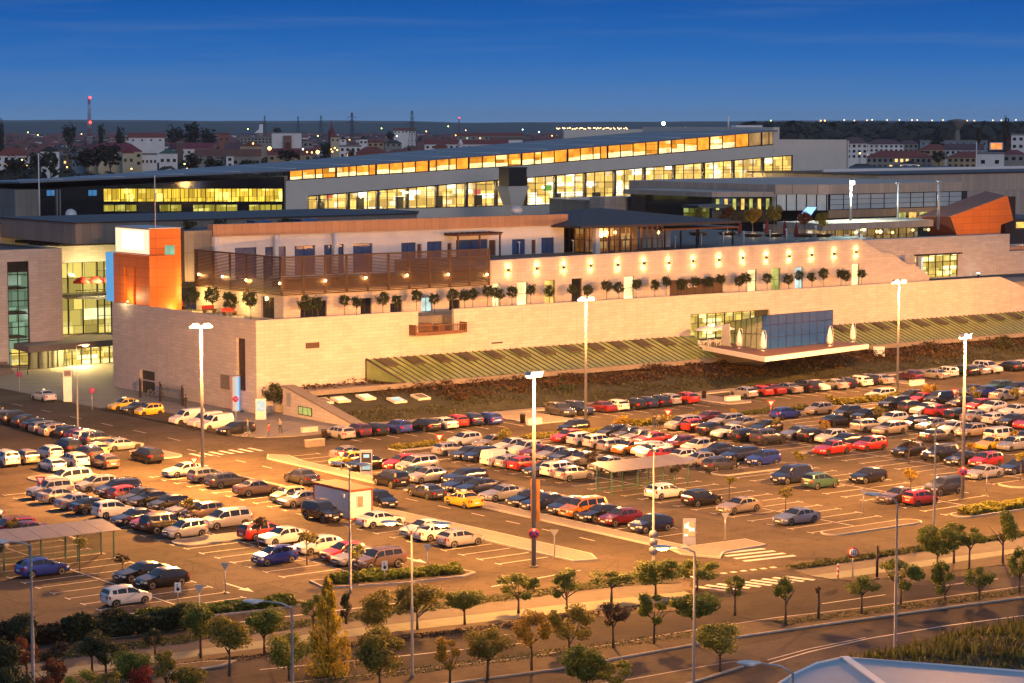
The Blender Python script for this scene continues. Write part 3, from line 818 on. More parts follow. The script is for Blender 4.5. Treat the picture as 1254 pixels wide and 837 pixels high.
BODY['sedanB'] = dict(L=4.62, W=1.79, top=[(0,.54),(.015,.64),(.06,.74),(.28,.90),(.32,.93),(.455,1.35),(.53,1.42),(.63,1.41),(.74,1.33),(.86,1.03),(.885,1.0),(.97,.97),(.988,.86),(1,.55)],
   belt=[(0,.69),(.3,.87),(1,.96)], ws=(.33,.45), rw=(.752,.852), side=[(.355,.54),(.56,.70),(.715,.785)], wheels=(.19,.80), bot=.18)
BODY['wagonB'] = dict(L=4.72, W=1.80, top=[(0,.56),(.015,.68),(.06,.78),(.25,.93),(.29,.97),(.42,1.40),(.50,1.47),(.66,1.47),(.84,1.40),(.895,1.32),(.97,1.0),(.99,.86),(1,.55)],
   belt=[(0,.71),(.28,.90),(1,1.0)], ws=(.30,.415), rw=(.90,.962), side=[(.325,.51),(.53,.69),(.71,.845)], wheels=(.19,.79), bot=.20)
WR = {'hatchB':.29,'sedanB':.32,'wagonB':.32,'hatch':.30,'small':.275,'sedan':.305,'wagon':.31,'suv':.36,'minivan':.325,'van':.31}
rubber = pbr('tyre_rubber', (.018,.017,.017), .85, var=0.)
rimm = pbr('alloy_rim', (.42,.42,.43), .35, .7, var=0.)
trimm = pbr('black_trim', (.022,.021,.021), .6, var=0.)
carglass = pbr('car_glass', (.014,.016,.020), .05, 0., var=0., spec=.9)
headl = pbr('headlight_glass', (.72,.72,.70), .08, .3, var=0., spec=.9)
taill = pbr('taillight_glass', (.32,.012,.010), .12, 0., var=0., spec=.8)
platem = pbr('plate_white', (.75,.75,.72), .5, var=0.)
CARCOL = dict(white=(.58,.58,.57), silver=(.33,.33,.335), grey=(.20,.20,.205), charcoal=(.055,.055,.058), black=(.014,.014,.016), navy=(.018,.026,.075), blue=(.022,.045,.30),
  steel=(.20,.23,.30), red=(.34,.020,.014), maroon=(.16,.012,.016), brown=(.15,.105,.085), beige=(.36,.30,.22), gold=(.42,.33,.19), yellow=(.66,.40,.02), cream=(.50,.44,.18), orange=(.50,.19,.025),
  green=(.055,.125,.090), purple=(.075,.022,.055))
PAINT = {}
for k, c in CARCOL.items():
    met = .0 if k in ('white','yellow','cream','red') else .35
    m = pbr('car_paint_'+k, c, .26, met, var=.05, scale=2., coat=1., coord='obj'); PAINT[k] = m
def section(B, f):
    """half cross-section (y, z) list at share f of the length"""
    Lc = B['L']; w = B['W']/2
    zt = lerp_curve(B['top'], f); zb_ = lerp_curve(B['belt'], f); r = B['_r']+.055
    end = 1.0-.20*max(0, (.13-f)/.13)**2-.14*max(0, (f-.88)/.12)**2
    w *= end
    bot = B['bot']+.10*max(0, (.05-f)/.05)+.14*max(0, (f-.95)/.05)
    arch = 0
    for wf in B['wheels']:
        d = abs(f-wf)*Lc
        if d < r: arch = max(arch, B['_r']+math.sqrt(r*r-d*d))
    zb0 = max(bot, arch)
    cab = max(0., min(1., (zt-zb_-.05)/.35))
    zbelt = min(zb_, zt-.03)
    zmid = max(.58*zb_, arch+.02) if zb_ < zt else max(.58*zbelt, arch+.02)
    zmid = min(zmid, zbelt-.01)
    wr = w*(.975-.235*cab)
    ze = zt-.02-.05*cab
    return [(0,zb0),(w*.90,zb0),(w*.985,min(max(zb0+.10,arch),zmid-.003)),(w,zmid),(w*.97,zbelt),(w*.97+(wr-w*.97)*.5,zbelt+(ze-zbelt)*.5),(wr,ze),(wr*.55,zt-.008),(0,zt)], arch > 0
def stations(B):
    xs = set(i/34 for i in range(35)); r = (B['_r']+.055)/B['L']
    for wf in B['wheels']:
        for k in range(9): xs.add(wf-r*math.cos(math.pi*k/8))
    for p in B['top']: xs.add(p[0])
    xs = sorted(x for x in xs if 0 <= x <= 1); out = [xs[0]]
    for x in xs[1:]:
        if x-out[-1] > .004: out.append(x)
    out[-1] = 1.0
    return out
def car_meshes(kind):
    B = BODY[kind]; B['_r'] = WR[kind]; Lc = B['L']; M = {}
    X = lambda f: Lc/2-f*Lc
    st = stations(B); vs = []; fs = []; mi = []
    n = 17
    for f in st:
        sc, a = section(B, f)
        ring = [(X(f), y, z) for y, z in sc]+[(X(f), -y, z) for y, z in sc[1:-1]][::-1]
        vs += ring
    k = 16
    for i in range(len(st)-1):
        for j in range(k):
            a = i*k+j; b = i*k+(j+1) % k
            fs.append((a, a+k, b+k, b)); mi.append(1 if j in (0,15) else 0)
    fs.append(tuple(range(k))); mi.append(0); fs.append(tuple(range((len(st)-1)*k, len(st)*k))[::-1]); mi.append(0)
    me = bpy.data.meshes.new('car_body'); me.from_pydata(vs, [], fs); me.materials.append(PAINT['white']); me.materials.append(trimm)
    me.polygons.foreach_set('material_index', mi); me.polygons.foreach_set('use_smooth', [True]*len(fs)); me.update()
    bm = bmesh.new(); bm.from_mesh(me); bmesh.ops.recalc_face_normals(bm, faces=bm.faces[:])
    for e in bm.edges:
        if len(e.link_faces) == 2 and e.calc_face_angle(0) > rad(38): e.smooth = False
    bm.to_mesh(me); bm.free(); M['body'] = me
    def across(f):      # top surface sampled across the car
        sc, _ = section(B, f); e = sc[6]; m = sc[7]; c = sc[8]
        t = .10; ey = e[0]+(m[0]-e[0])*t*.6; ez = e[1]+(m[1]-e[1])*t*.6
        return [(ey,ez),(m[0],m[1]),(0,c[1]),(-m[0],m[1]),(-ey,ez)]
    def topglass(f0, f1, dx, dz):
        v = []; F = []; fs_ = [f0+(f1-f0)*i/5 for i in range(6)]
        for f in fs_:
            for y, z in across(f): v.append((X(f)+dx, y*.97, z+dz))
        for i in range(5):
            for j in range(4): F.append((i*5+j, i*5+j+1, (i+1)*5+j+1, (i+1)*5+j))
        return v, F
    v, F = topglass(B['ws'][0], B['ws'][1], .012, .014); M['windshield'] = MB().add(v, F, 0, True).mesh('windshield', carglass)
    if B['rw']:
        v, F = topglass(B['rw'][0], B['rw'][1], -.014, .010); M['rear_window'] = MB().add(v, [f[::-1] for f in F], 0, True).mesh('rear_window', carglass)
    for s, nm in ((1,'L'),(-1,'R')):
        for q, (a, b) in enumerate(B['side']):
            v = []; F = []; nn = 7
            for i in range(nn):
                f = a+(b-a)*i/(nn-1); sc, _ = section(B, f); p = sc[4]; e = sc[6]
                # the windscreen line bounds the glass at the front
                for t in (.10, .86):
                    y = p[0]+(e[0]-p[0])*t+.009; z = p[1]+(e[1]-p[1])*t
                    v.append((X(f), s*y, z))
            for i in range(nn-1): F.append((2*i,2*i+1,2*i+3,2*i+2) if s > 0 else (2*i,2*i+2,2*i+3,2*i+1))
            M['side_window_%s%d' % (nm, q)] = MB().add(v, F, 0, True).mesh('side_window', carglass)
    r = B['_r']
    M['wheel'] = MB().lathe([(r*.62,-.095),(r*.93,-.10),(r,-.07),(r,.07),(r*.93,.10),(r*.62,.095)], n=18, axis='y').mesh('wheel', rubber)
    rim = MB(); rim.lathe([(r*.64,-.03),(r*.64,.098),(r*.58,.104),(r*.50,.075),(r*.16,.085),(.01,.09)], n=18, axis='y'); M['rim'] = rim.mesh('rim', rimm)
    mw = MB(); mw.lathe([(r*.62,-.10),(r*.93,-.105),(r,-.07),(r,.07),(r*.93,.105),(r*.64,.11)], n=12, axis='y'); mw.lathe([(r*.64,-.104),(r*.64,.112),(r*.5,.09),(.01,.10)], n=12, axis='y', mi=1); M['wheel_far'] = mw.mesh('wheel', [rubber, rimm])
    def patch(f0, f1, z0, z1, yo, yi, s, dx):
        """lamp wrapped round a corner, following the body"""
        v = []; F = []
        sg = 1 if f0 < .5 else -1
        pts = []
        for f, y in ((f1,None),(f0+.006*sg,None)):
            w = section(B, f)[0][3][0]; pts.append((X(f)+sg*.0, w+.012))
        xf = X(0 if sg > 0 else 1)+sg*.018
        w0 = section(B, .02 if sg > 0 else .98)[0][3][0]
        poly = [(X(f1), section(B, f1)[0][3][0]+.014), (X(.03 if sg > 0 else .97), w0+.014), (xf-sg*.03, w0*.88), (xf, yi), (xf-sg*.16, yi), (X(f1), w0*.80)]
        poly = [(x, s*y) for x, y in poly]
        return MB().prism(poly, z0, z1)
    zh = B['top'][1][1]
    for s, nm in ((1,'L'),(-1,'R')):
        hw = B['W']/2
        M['headlight_'+nm] = patch(0, .085, zh-.16, zh+.0, hw, hw*.52, s, 0).mesh('headlight', headl)
        M['taillight_'+nm] = patch(1, .945 if not kind.startswith('sedan') else .955, B['belt'][-1][1]-.34, B['belt'][-1][1]-.10, hw, hw*.60, s, 0).mesh('taillight', taill)
        fm = B['side'][0][0]+.03; sc, _ = section(B, fm)
        M['mirror_'+nm] = MB().bbox(X(fm)+.02, s*(sc[4][0]+.10), sc[4][1]+.08, .10, .20, .13).mesh('mirror', trimm)
    hw = B['W']/2
    zp = B['bot']+.26
    M['front_plate'] = MB().bbox(Lc/2+.012, 0, zp-.02, .02, .50, .11).mesh('number_plate', platem)
    M['rear_plate'] = MB().bbox(-Lc/2-.012, 0, zp+.14, .02, .50, .11).mesh('number_plate', platem)
    gr = MB().bbox(Lc/2-.03, 0, zh-.10, .09, hw*.9, .13); M['grille'] = gr.mesh('grille', trimm)
    M['bumper_f'] = MB().bbox(Lc/2-.06, 0, B['bot']+.10, .12, hw*1.45, .10).mesh('bumper_grille', trimm)
    M['wp'] = [(X(wf), s*(hw-.115), r) for wf in B['wheels'] for s in (1,-1)]
    if kind in ('suv','wagon','wagonB'):
        rl = MB()
        for s in (1,-1): rl.tube([(X(.44), s*hw*.66, lerp_curve(B['top'], .5)+.0), (X(.47), s*hw*.66, lerp_curve(B['top'], .5)+.06), (X(.86), s*hw*.66, lerp_curve(B['top'], .86)+.075), (X(.89), s*hw*.66, lerp_curve(B['top'], .9)-.01)], .02, 6)
        M['roof_rail'] = rl.mesh('roof_rail', metal_dark)
    return M
CM = {k: car_meshes(k) for k in BODY}
taxi_sign_me = MB().prismX([(-.11,0),(.11,0),(.07,.13),(-.07,.13)], -.19, .19).mesh('taxi_sign', emit('taxi_lamp', (1.,.75,.3), 1.6))
CARN = {'hatch':('parked_car','hatchback'),'small':('parked_car','small hatchback'),'sedan':('parked_car','saloon'),'wagon':('parked_car','estate'),'suv':('parked_car','off-roader'),'minivan':('parked_car','people carrier'),'van':('delivery_van','panel van')}
for k_ in ('hatch','sedan','wagon'): CARN[k_+'B'] = CARN[k_]
CW = {'steel':'blue-grey','charcoal':'dark grey','navy':'navy blue','maroon':'dark red','cream':'pale yellow'}
def build_car(kind, col, x, y, rz, near, taxi=False):
    M = CM[kind]; name = 'taxi' if taxi else CARN[kind][0]
    t = bpy.data.objects.new(name, None); t.empty_display_size = .3; t.location = (x,y,.004); t.rotation_euler = (0,0,rz); q_ = random.uniform(.96,1.03); t.scale = (q_,random.uniform(.98,1.01),random.uniform(.95,1.03)); link(t)
    b = inst('body', M['body'], t); b.material_slots[0].link = 'OBJECT'; b.material_slots[0].material = PAINT[col]
    inst('windshield', M['windshield'], t)
    if 'rear_window' in M: inst('rear_window', M['rear_window'], t)
    for k in M:
        if k.startswith('side_window'): inst('side_window', M[k], t)
    for (wx, wy, wz) in M['wp']:
        if near:
            wobj = inst('wheel', M['wheel'], t, (wx,wy,wz), 0 if wy > 0 else math.pi); inst('rim', M['rim'], wobj)
        else: inst('wheel', M['wheel_far'], t, (wx,wy,wz), 0 if wy > 0 else math.pi)
    for s in 'LR':
        inst('headlight', M['headlight_'+s], t); inst('taillight', M['taillight_'+s], t)
        if near: inst('mirror', M['mirror_'+s], t)
    if near:
        inst('number_plate', M['front_plate'], t); inst('number_plate', M['rear_plate'], t); inst('grille', M['grille'], t); inst('bumper_grille', M['bumper_f'], t)
        if 'roof_rail' in M: inst('roof_rail', M['roof_rail'], t)
    if taxi:
        B = BODY[kind]; inst('taxi_sign', taxi_sign_me, t, (B['L']/2-.52*B['L'], 0, lerp_curve(B['top'], .52)-.005))
    return t
CARS = []
off = None
for l in CAR_TABLE.strip().splitlines():
    if l[0] == '@': _, a, b, s = l.split(); off = (float(a), float(b), float(s)); continue
    zx, zy, ty, col, hd = l.split()
    px = off[0]+float(zx)/off[2]; py = off[1]+float(zy)/off[2]; py -= (py-152)**2/(2860*35)*2
    x, y = G(px, py); taxi = ty.startswith('taxi')
    kind = {'taxi':'sedan','taxihatch':'hatch'}.get(ty, ty)
    if kind in ('hatch','sedan','wagon') and not taxi and random.random() < .45: kind += 'B'
    CARS.append(dict(x=x, y=y, k=kind, c=col, h=hd, taxi=taxi, py=py))
ROWX = [78.9,84.4,95.9,101.4,112.6,117.0,129.6,133.4,142.4,149.0,158.5,164.9,175.8,181.4,192.4,198.4,208.8,216.8,228.,235.]
for c in CARS:
    if c['h'][1] == 'X':
        rx = min(ROWX, key=lambda r: abs(r-c['x'])); c['row'] = rx
        c['x'] = rx+.3*(c['x']-rx)
    else: c['row'] = None
    B = BODY[c['k']]; c['hl'] = B['L']/2; c['hw'] = B['W']/2
    if c['h'][1] == 'Y' and 212.5 < c['y'] < 221 and c['x'] > 138: c['y'] = 219.1-B['L']/2+ (c['x']-140)*.025-.3+.5*random.random()
# nudge neighbours apart so that no two cars touch
for it in range(200):
    moved = False
    for i, a in enumerate(CARS):
        for b in CARS[i+1:]:
            ax, ay = (a['hl'],a['hw']) if a['h'][1] == 'X' else (a['hw'],a['hl'])
            bx, by = (b['hl'],b['hw']) if b['h'][1] == 'X' else (b['hw'],b['hl'])
            ox = ax+bx+.22-abs(a['x']-b['x']); oy = ay+by+.36-abs(a['y']-b['y'])
            if ox > 0 and oy > 0:
                moved = True
                if ox < oy: s = ox/2*(1 if a['x'] >= b['x'] else -1); a['x'] += s; b['x'] -= s
                else: s = oy/2*(1 if a['y'] >= b['y'] else -1); a['y'] += s; b['y'] -= s
    if not moved: break
_U = ['first','second','third','fourth','fifth','sixth','seventh','eighth','ninth']
ORD = _U+['tenth','eleventh','twelfth','thirteenth','fourteenth','fifteenth','sixteenth','seventeenth','eighteenth','nineteenth']+[w for t_, p_ in (('twentieth','twenty'),('thirtieth','thirty'),('fortieth','forty'),('fiftieth','fifty')) for w in [t_]+[p_+'-'+u for u in _U]]
ROWNAME = {78.9:'bay row beside the long green shelter',84.4:'second row from the green shelter',95.9:'fourth row out from the white cabin',101.4:'third row out from the white cabin',112.6:'row of the white cabin',
  117.0:'row along the road before the taxi rank',129.6:'row facing the cabin across the road',133.4:'bay under the blank stone wall',142.4:'second row beyond the cabin road',149.0:'third row beyond the cabin road',
  158.5:'fourth row beyond the cabin road',164.9:'fifth row beyond the cabin road',175.8:'sixth row beyond the cabin road',181.4:'seventh row beyond the cabin road',192.4:'eighth row beyond the cabin road',198.4:'ninth row beyond the cabin road',
  208.8:'tenth row beyond the cabin road',216.8:'eleventh row beyond the cabin road',228.:'twelfth row beyond the cabin road',235.:'farther row beyond the cabin road'}
ROWNAME[235.] = 'thirteenth row beyond the cabin road'
def row_of(c):
    if c['row'] is not None: return ROWNAME[c['row']]
    if c['x'] > 138 and c['y'] > 205: return 'kerb row under the planted slope'
    if c['x'] < 118 and c['y'] > 205: return 'cluster by the road before the taxi rank'
    if c['y'] > 240: return 'road outside the mall entrance'
    return 'cabin road and its bays'
groups = {}
for c in CARS: groups.setdefault(row_of(c), []).append(c)
for r, cs in groups.items():
    key = (lambda c: c['x']) if 'kerb row' in r or 'cluster' in r else (lambda c: c['y'])
    cs.sort(key=key)
    for i, c in enumerate(cs):
        cw = CW.get(c['c'], c['c']); tw = 'taxi' if c['taxi'] else CARN[c['k']][1]
        end = 'from the stone wedge' if 'kerb row' in r else 'from the avenue' if 'cluster' not in r else 'from the hedge'
        if 'cluster' in r: end = 'from its avenue end'
        lab = '%s %s, %s %s, %s' % (cw, tw, ORD[i], end, r)
        if len(lab.split()) > 16: lab = '%s %s, %s %s' % (cw, tw, ORD[i], r)
        near = c['py'] > 566
        dirn = {'+X':0., '-X':math.pi, '+Y':math.pi/2, '-Y':-math.pi/2}[c['h']]
        o = build_car(c['k'], c['c'], c['x'], c['y'], dirn+rad(random.uniform(-1.6,1.6)), near, c['taxi'])
        tag(o, lab, 'van' if c['k'] == 'van' else 'taxi' if c['taxi'] else 'car', 'vehicles parked around the mall')
# ------------------------------------------------------------------ buildings
def window(parent, axis, plane, u0, u1, z0, z1, pane, frame=None, nx=2, nz=1, bar=.07, depth=.10, name='window', out=-1, inset=.05):
    """frame with its panes; axis 'Y' looks toward -y, 'X' toward -x"""
    m = MB()
    def bx(a0, a1, b0, b1, d0, d1, mi=0):
        if axis == 'Y': m.box(a0,a1,plane+d0,plane+d1,b0,b1,mi)
        else: m.box(plane+d0,plane+d1,a0,a1,b0,b1,mi)
    bx(u0,u1,z0,z0+bar,0,depth); bx(u0,u1,z1-bar,z1,0,depth); bx(u0,u0+bar,z0+bar,z1-bar,0,depth); bx(u1-bar,u1,z0+bar,z1-bar,0,depth)
    for i in range(1, nx): u = u0+(u1-u0)*i/nx; bx(u-bar*.4,u+bar*.4,z0+bar,z1-bar,.01,depth-.01)
    for i in range(1, nz): z = z0+(z1-z0)*i/nz; bx(u0+bar,u1-bar,z-bar*.4,z+bar*.4,.02,depth-.02)
    f = m.build(name, frame or black_frame, parent)
    p = MB(); q = MB()
    if axis == 'Y': p.box(u0+bar*.6,u1-bar*.6,plane+inset,plane+inset+.02,z0+bar*.6,z1-bar*.6)
    else: p.box(plane+inset,plane+inset+.02,u0+bar*.6,u1-bar*.6,z0+bar*.6,z1-bar*.6)
    p.build('pane', pane, f); return f
def pxw(px0, px1, py0, py1, Y):
    x0, z0 = onY(px0, py1, Y); x1, z1 = onY(px1, py0, Y); return x0, x1, z0, z1
# --- stone podium
PY = 241.0; PX = 144.2; FL = 10.4; X2 = 153.0; Y2 = 249.0; DK = 15.9
pod = thing('mall_podium', (PX,PY,0), 'long pale stone podium of the mall rising behind the planted slope', 'building')
holes = [(168.0,173.6,8.6,11.4),(214.0,229.0,4.9,8.7)]
def child_local(o, root):
    o.matrix_parent_inverse = Matrix.Translation(-Vector(root.location)); return o
def B_(name, mb, mats, root):
    o = mb.build(name, mats, root); return child_local(o, root)
def W_(root, *a, **k):
    f = window(root, *a, **k); child_local(f, root); return f
def P_(name, me, m, root):
    return child_local(wall_obj(name, me, m, root), root)
P_('wall', wall_panel('Y', PY, .5, [PX,277.], [-.3,11.4], holes), stone, pod)
P_('wall', wall_panel('X', PX, .5, [PY+.5,278.], [-.3,11.4], [(243.6,245.7,2.6,9.0),(266.5,270.6,.0,3.0)]), stone, pod)
m = MB(); m.prismY([(277,-.3),(277,11.4),(278.0,11.4),(283.6,9.6),(330,9.6),(330,-.3)], PY, PY+.5); B_('stepped_wall', m, stone, pod)
m = MB(); m.box(PX+.5,330,PY+3.2,Y2,.0,FL); m.box(PX+.5,X2,Y2,278,.0,FL); m.box(PX+.5,213.8,PY+.5,PY+3.2,0,8.55); m.box(229.2,330,PY+.5,PY+3.2,0,9.5)
m.box(174,213.8,PY+.5,PY+3.2,8.55,FL); m.box(PX+.5,167.6,PY+.5,PY+3.2,8.55,FL); m.box(213.8,229.2,PY+.5,PY+3.2,8.9,FL); m.box(229.2,330,PY+.5,PY+3.2,9.5,FL-.01); B_('terrace_floor', m, paving, pod)
m = MB(); m.box(PX+.30,PX+.34,243.7,245.6,2.65,8.95); B_('vent_panel', m, brown_metal, pod)
m = MB(); m.box(PX+.38,PX+.44,266.6,270.5,0,2.95); B_('door', m, black_frame, pod)
m = MB(); m.box(PX-.03,PX+.1,247.4,249.6,2.4,4.2); B_('hatch_cover', m, concrete, pod)
m = MB(); m.box(151.2,153.2,PY-.03,PY+.1,7.6,8.3); B_('vent_panel', m, brown_metal, pod)
m = MB(); m.box(179.6,181.4,PY-.04,PY+.1,6.55,6.75); B_('vent_slot', m, metal_dark, pod)
# timber balcony bitten into the parapet
bal = MB(); bal.box(166.6,174.6,PY-1.5,PY+3.0,8.45,8.62); bal.box(166.6,166.72,PY-1.5,PY+.0,8.62,9.75); bal.box(174.48,174.6,PY-1.5,PY,8.62,9.75); bal.box(166.72,174.48,PY-1.5,PY-1.38,8.62,8.80)
for k in range(26): bal.box(166.8+k*.3,166.86+k*.3,PY-1.46,PY-1.42,8.8,9.55)
bal.box(166.72,174.48,PY-1.5,PY-1.38,9.55,9.65); B_('balcony', bal, wood_dark, pod)
m = MB(); m.box(168.2,171.2,PY+1.4,PY+2.4,8.63,9.6); m.box(171.6,172.6,PY+.6,PY+1.6,8.63,9.5); B_('bench', m, wood_dark, pod)
# sloped glass roof against the foot of the wall
gl = thing('glass_lean_to', (163,PY,3), 'long sloping green glass lean-to roof along the stone wall foot', 'glass roof')
def lean(x0, x1):
    n = int((x1-x0)/1.05)
    a = MB()
    z0, z1, y0, y1 = 3.05, 5.75, PY-5.2, PY-.02
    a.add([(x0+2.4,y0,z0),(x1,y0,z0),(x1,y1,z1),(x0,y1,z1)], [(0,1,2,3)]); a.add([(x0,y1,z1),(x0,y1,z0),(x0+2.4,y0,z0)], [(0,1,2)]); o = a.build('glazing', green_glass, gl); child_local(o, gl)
    b = MB()
    for k in range(n+1):
        x = x0+2.6+(x1-x0-2.7)*k/n; xs_ = x-2.4*(1 if k < 3 else 1)
        b.add([(x-.065,y0,z0+.02),(x+.065,y0,z0+.02),(max(x0+.02,x-2.4)+.065,y1,z1+.02),(max(x0+.02,x-2.4)-.065,y1,z1+.02),(x-.065,y0,z0+.10),(x+.065,y0,z0+.10),(max(x0+.02,x-2.4)+.065,y1,z1+.10),(max(x0+.02,x-2.4)-.065,y1,z1+.10)], [(0,3,2,1),(4,5,6,7),(0,1,5,4),(1,2,6,5),(2,3,7,6),(3,0,4,7)])
    b.tube([(x0,y1,z1+.05),(x0+2.4,y0,z0+.05)], .09, 6); b.tube([(x0,y1,z0),(x0+2.4,y0,z0)], .07, 6); b.tube([(x0,y1-.05,z0),(x0,y1-.05,z1)], .09, 6)
    o = b.build('glazing_bars', pbr('lean_to_bars', (.040,.032,.018), .5, var=.1) if 'lean_to_bars' not in MATS else MATS['lean_to_bars'], gl); child_local(o, gl)
    for k in range(int((x1-x0)/4.2)):
        x = x0+2.2+k*4.2
        h = MB(); t0, t1 = .62, .94
        pt = lambda u, t, dz: (x+u-2.4*t+1.2, y0+(y1-y0)*t, z0+(z1-z0)*t+dz)
        h.add([pt(0,t0,.12),pt(1.6,t0,.12),pt(1.6,t1,.12),pt(0,t1,.12),pt(0,t0,.34),pt(1.6,t0,.34),pt(1.6,t1,.20),pt(0,t1,.20)], [(0,3,2,1),(4,5,6,7),(0,1,5,4),(1,2,6,5),(2,3,7,6),(3,0,4,7)])
        o = h.build('roof_vent', MATS['lean_to_bars'], gl); child_local(o, gl)
lean(160.0,214.6); lean(231.5,330)
m = MB(); m.box(148.,215.2,PY-5.75,PY-5.25,2.5,3.12); m.box(215.2,216.,PY-5.75,PY-3,2.5,3.12); m.box(229.8,330,PY-5.75,PY-5.25,2.5,3.12); m.box(148,160.,PY-5.25,PY,2.55,2.95); B_('sill', m, concrete, gl)
# stone retaining wedge at the corner of the slope, with roof lights in the planting
wg = thing('stone_wedge', (147,225,0), 'pale stone wedge wall closing the end of the slope', 'wall')
m = MB(); m.prismX([(222.9,-.1),(238.6,-.1),(238.6,3.4),(237.9,3.4),(222.9,.25)], 146.4, 147.5); B_('wedge_wall', m, stone, wg)
m = MB(); m.prismX([(222.7,.27),(238.0,3.42),(238.7,3.42),(238.7,3.62),(238.0,3.62),(222.7,.47)], 146.3, 147.9); B_('coping', m, concrete, wg)
W_(wg, 'X', 146.30, 232.0, 235.0, .5, 1.5, win_lime, black_frame, 3)
m = MB(); m.box(146.32,146.42,236.6,237.6,1.2,2.8); B_('panel', m, metal_grey, wg)
for i, (a, b, em, lab) in enumerate([(396,491,dark_glass,'unlit square roof light set in the slope nearest the stone wedge'),(417,489,win_bright,'glowing yellow roof light second from the stone wedge'),(448,486,win_bright,'brightest yellow roof light near the glass roof end'),(486,490,win_cold,'pale green lit roof light in the planted slope'),(515,486,dark_glass,'dark roof light farthest from the stone wedge')]):
    u0 = 0
    zq = 2.95
    while zq > .2:
        x, y = G(a, b, zq+.25); yk_ = 225.+(x-147.6)/36; v = max(0., min(1., (y-yk_)/(239.6-yk_)))
        if .15+2.75*(v**.85) >= zq: break
        zq -= .02
    ROOFL.append((x,y)); 
    z = .15+2.75*(v**.85)
    t = thing('roof_light', (x,y,z+.22), lab, 'roof light', 'roof lights in the planted slope')
    t.scale = (.82,.82,.8); mm = MB(); mm.prism([(-1.1,-1.15),(1.1,-1.15),(1.1,1.15),(-1.1,1.15)], -.2, .12); fo = mm.build('curb', hallwhite, t); fo.rotation_euler = (rad(11),0,0)
    pp = MB().box(-.75,.75,-.82,.82,.12,.16).build('pane', em, t); pp.rotation_euler = (rad(11),0,0)
# --- cafe jetty
cafe = thing('cafe_jetty', (208,218,0), 'white prow-shaped cafe terrace jutting out over the planted slope', 'cafe terrace')
c0 = G(842,414,5); c1 = G(937,438,4.6); c2 = G(1064,422,4.6)
poly = [(214.2,PY-.05),c1,c2,(233.5,PY-.05)]
m = MB(); m.prism(poly, 4.0, 4.62); B_('floor_slab', m, metal_white, cafe)
sh = [((p[0]-222)*.965+222, (p[1]-236)*.965+236) for p in poly]; m = MB(); m.prism(sh, 4.62, 4.66); B_('deck', m, wood_dark, cafe)
n_ = (214.8,PY-.3); lo = [(c1[0]+2.5,c1[1]+3.2,2.6)]
m = MB(); A_ = (c1[0]+.6,c1[1]+.8,3.998); Bq = (c2[0]-.8,c2[1]+.6,3.998); Cq = (233.0,PY-.4,3.998); Dq = (214.9,PY-.4,3.998); K = (c1[0]+5.2,c1[1]+6.2,2.7); Kb = (c2[0]-2.5,PY-3.,3.0); Kc = (217.5,PY-1.,1.8)
m.add([A_,Bq,Cq,Dq,K,Kb,Kc], [(0,4,5,1),(0,3,6,4),(1,5,2),(4,6,5),(5,6,3,2),(0,1,2,3)]); B_('soffit', m, concrete, cafe)
# lit cafe behind the opening
m = MB(); m.box(214.1,228.9,PY+3.0,PY+3.1,4.9,8.65); B_('interior', m, shop_y, cafe)
for k in range(9): W_(cafe, 'Y', PY+.25, 214.05+k*1.65, 214.05+(k+1)*1.65-.02, 4.95, 8.65, pane_clear, black_frame, 1, 3)
# faceted glass hall on the jetty: olive side facet and blue front
g0 = onY(886,394,PY-1); 
bl = [G(937,430,4.66),G(1023,420.5,4.66)]
zt1 = onY(934,387,bl[0][1])[1]; zt2 = onY(1020,380,bl[1][1])[1]
fr = MB(); nb = 9
p0 = Vector((bl[0][0]+.3,bl[0][1]+.9,4.67)); p1 = Vector((bl[1][0],bl[1][1]+.6,4.67)); qa, qb = onY(934,387,PY-.06), onY(1020,380,PY-.06); q0 = Vector((qa[0],PY-.06,qa[1])); q1 = Vector((qb[0],PY-.06,qb[1]))

def patch_(a, b, c, d, nu=9, nv=4):
    vv = []; ff = []
    for i in range(nu+1):
        for j in range(nv+1): vv.append(a.lerp(b,i/nu).lerp(d.lerp(c,i/nu),j/nv))
    for i in range(nu):
        for j in range(nv): ff.append((i*(nv+1)+j,(i+1)*(nv+1)+j,(i+1)*(nv+1)+j+1,i*(nv+1)+j+1))
    return MB().add(vv, ff, 0, True)
m = patch_(p0,p1,q1,q0); B_('blue_glazing', m, blue_glass, cafe)
for k in range(nb+1):
    t = k/nb; fr.tube([p0.lerp(p1,t),q0.lerp(q1,t)], .05, 5)
for t in (0,.33,.7,1): fr.tube([p0.lerp(q0,t),p1.lerp(q1,t)], .05, 5)
s0 = Vector((214.6,PY-.9,4.66)); s1 = Vector((215.0,PY-.5,7.7))
sx_ = onY(888,396,PY-.1); s0 = Vector((sx_[0]-.3,PY-.1,4.67)); s1 = Vector((sx_[0],PY-.1,sx_[1]))
m = patch_(s0,p0,q0,s1,7,3); B_('side_glazing', m, green_glass, cafe)
for k in range(8):
    t = k/7; fr.tube([s0.lerp(p0,t),s1.lerp(q0,t)], .05, 5)
for t in (.45,1): fr.tube([s0.lerp(s1,t),p0.lerp(q0,t)], .05, 5)
m = MB(); m.add([p1,(q1.x,PY-.06,4.67),q1], [(0,1,2)]); B_('end_glazing', m, blue_glass, cafe)
B_('glazing_frame', fr, brown_metal, cafe)
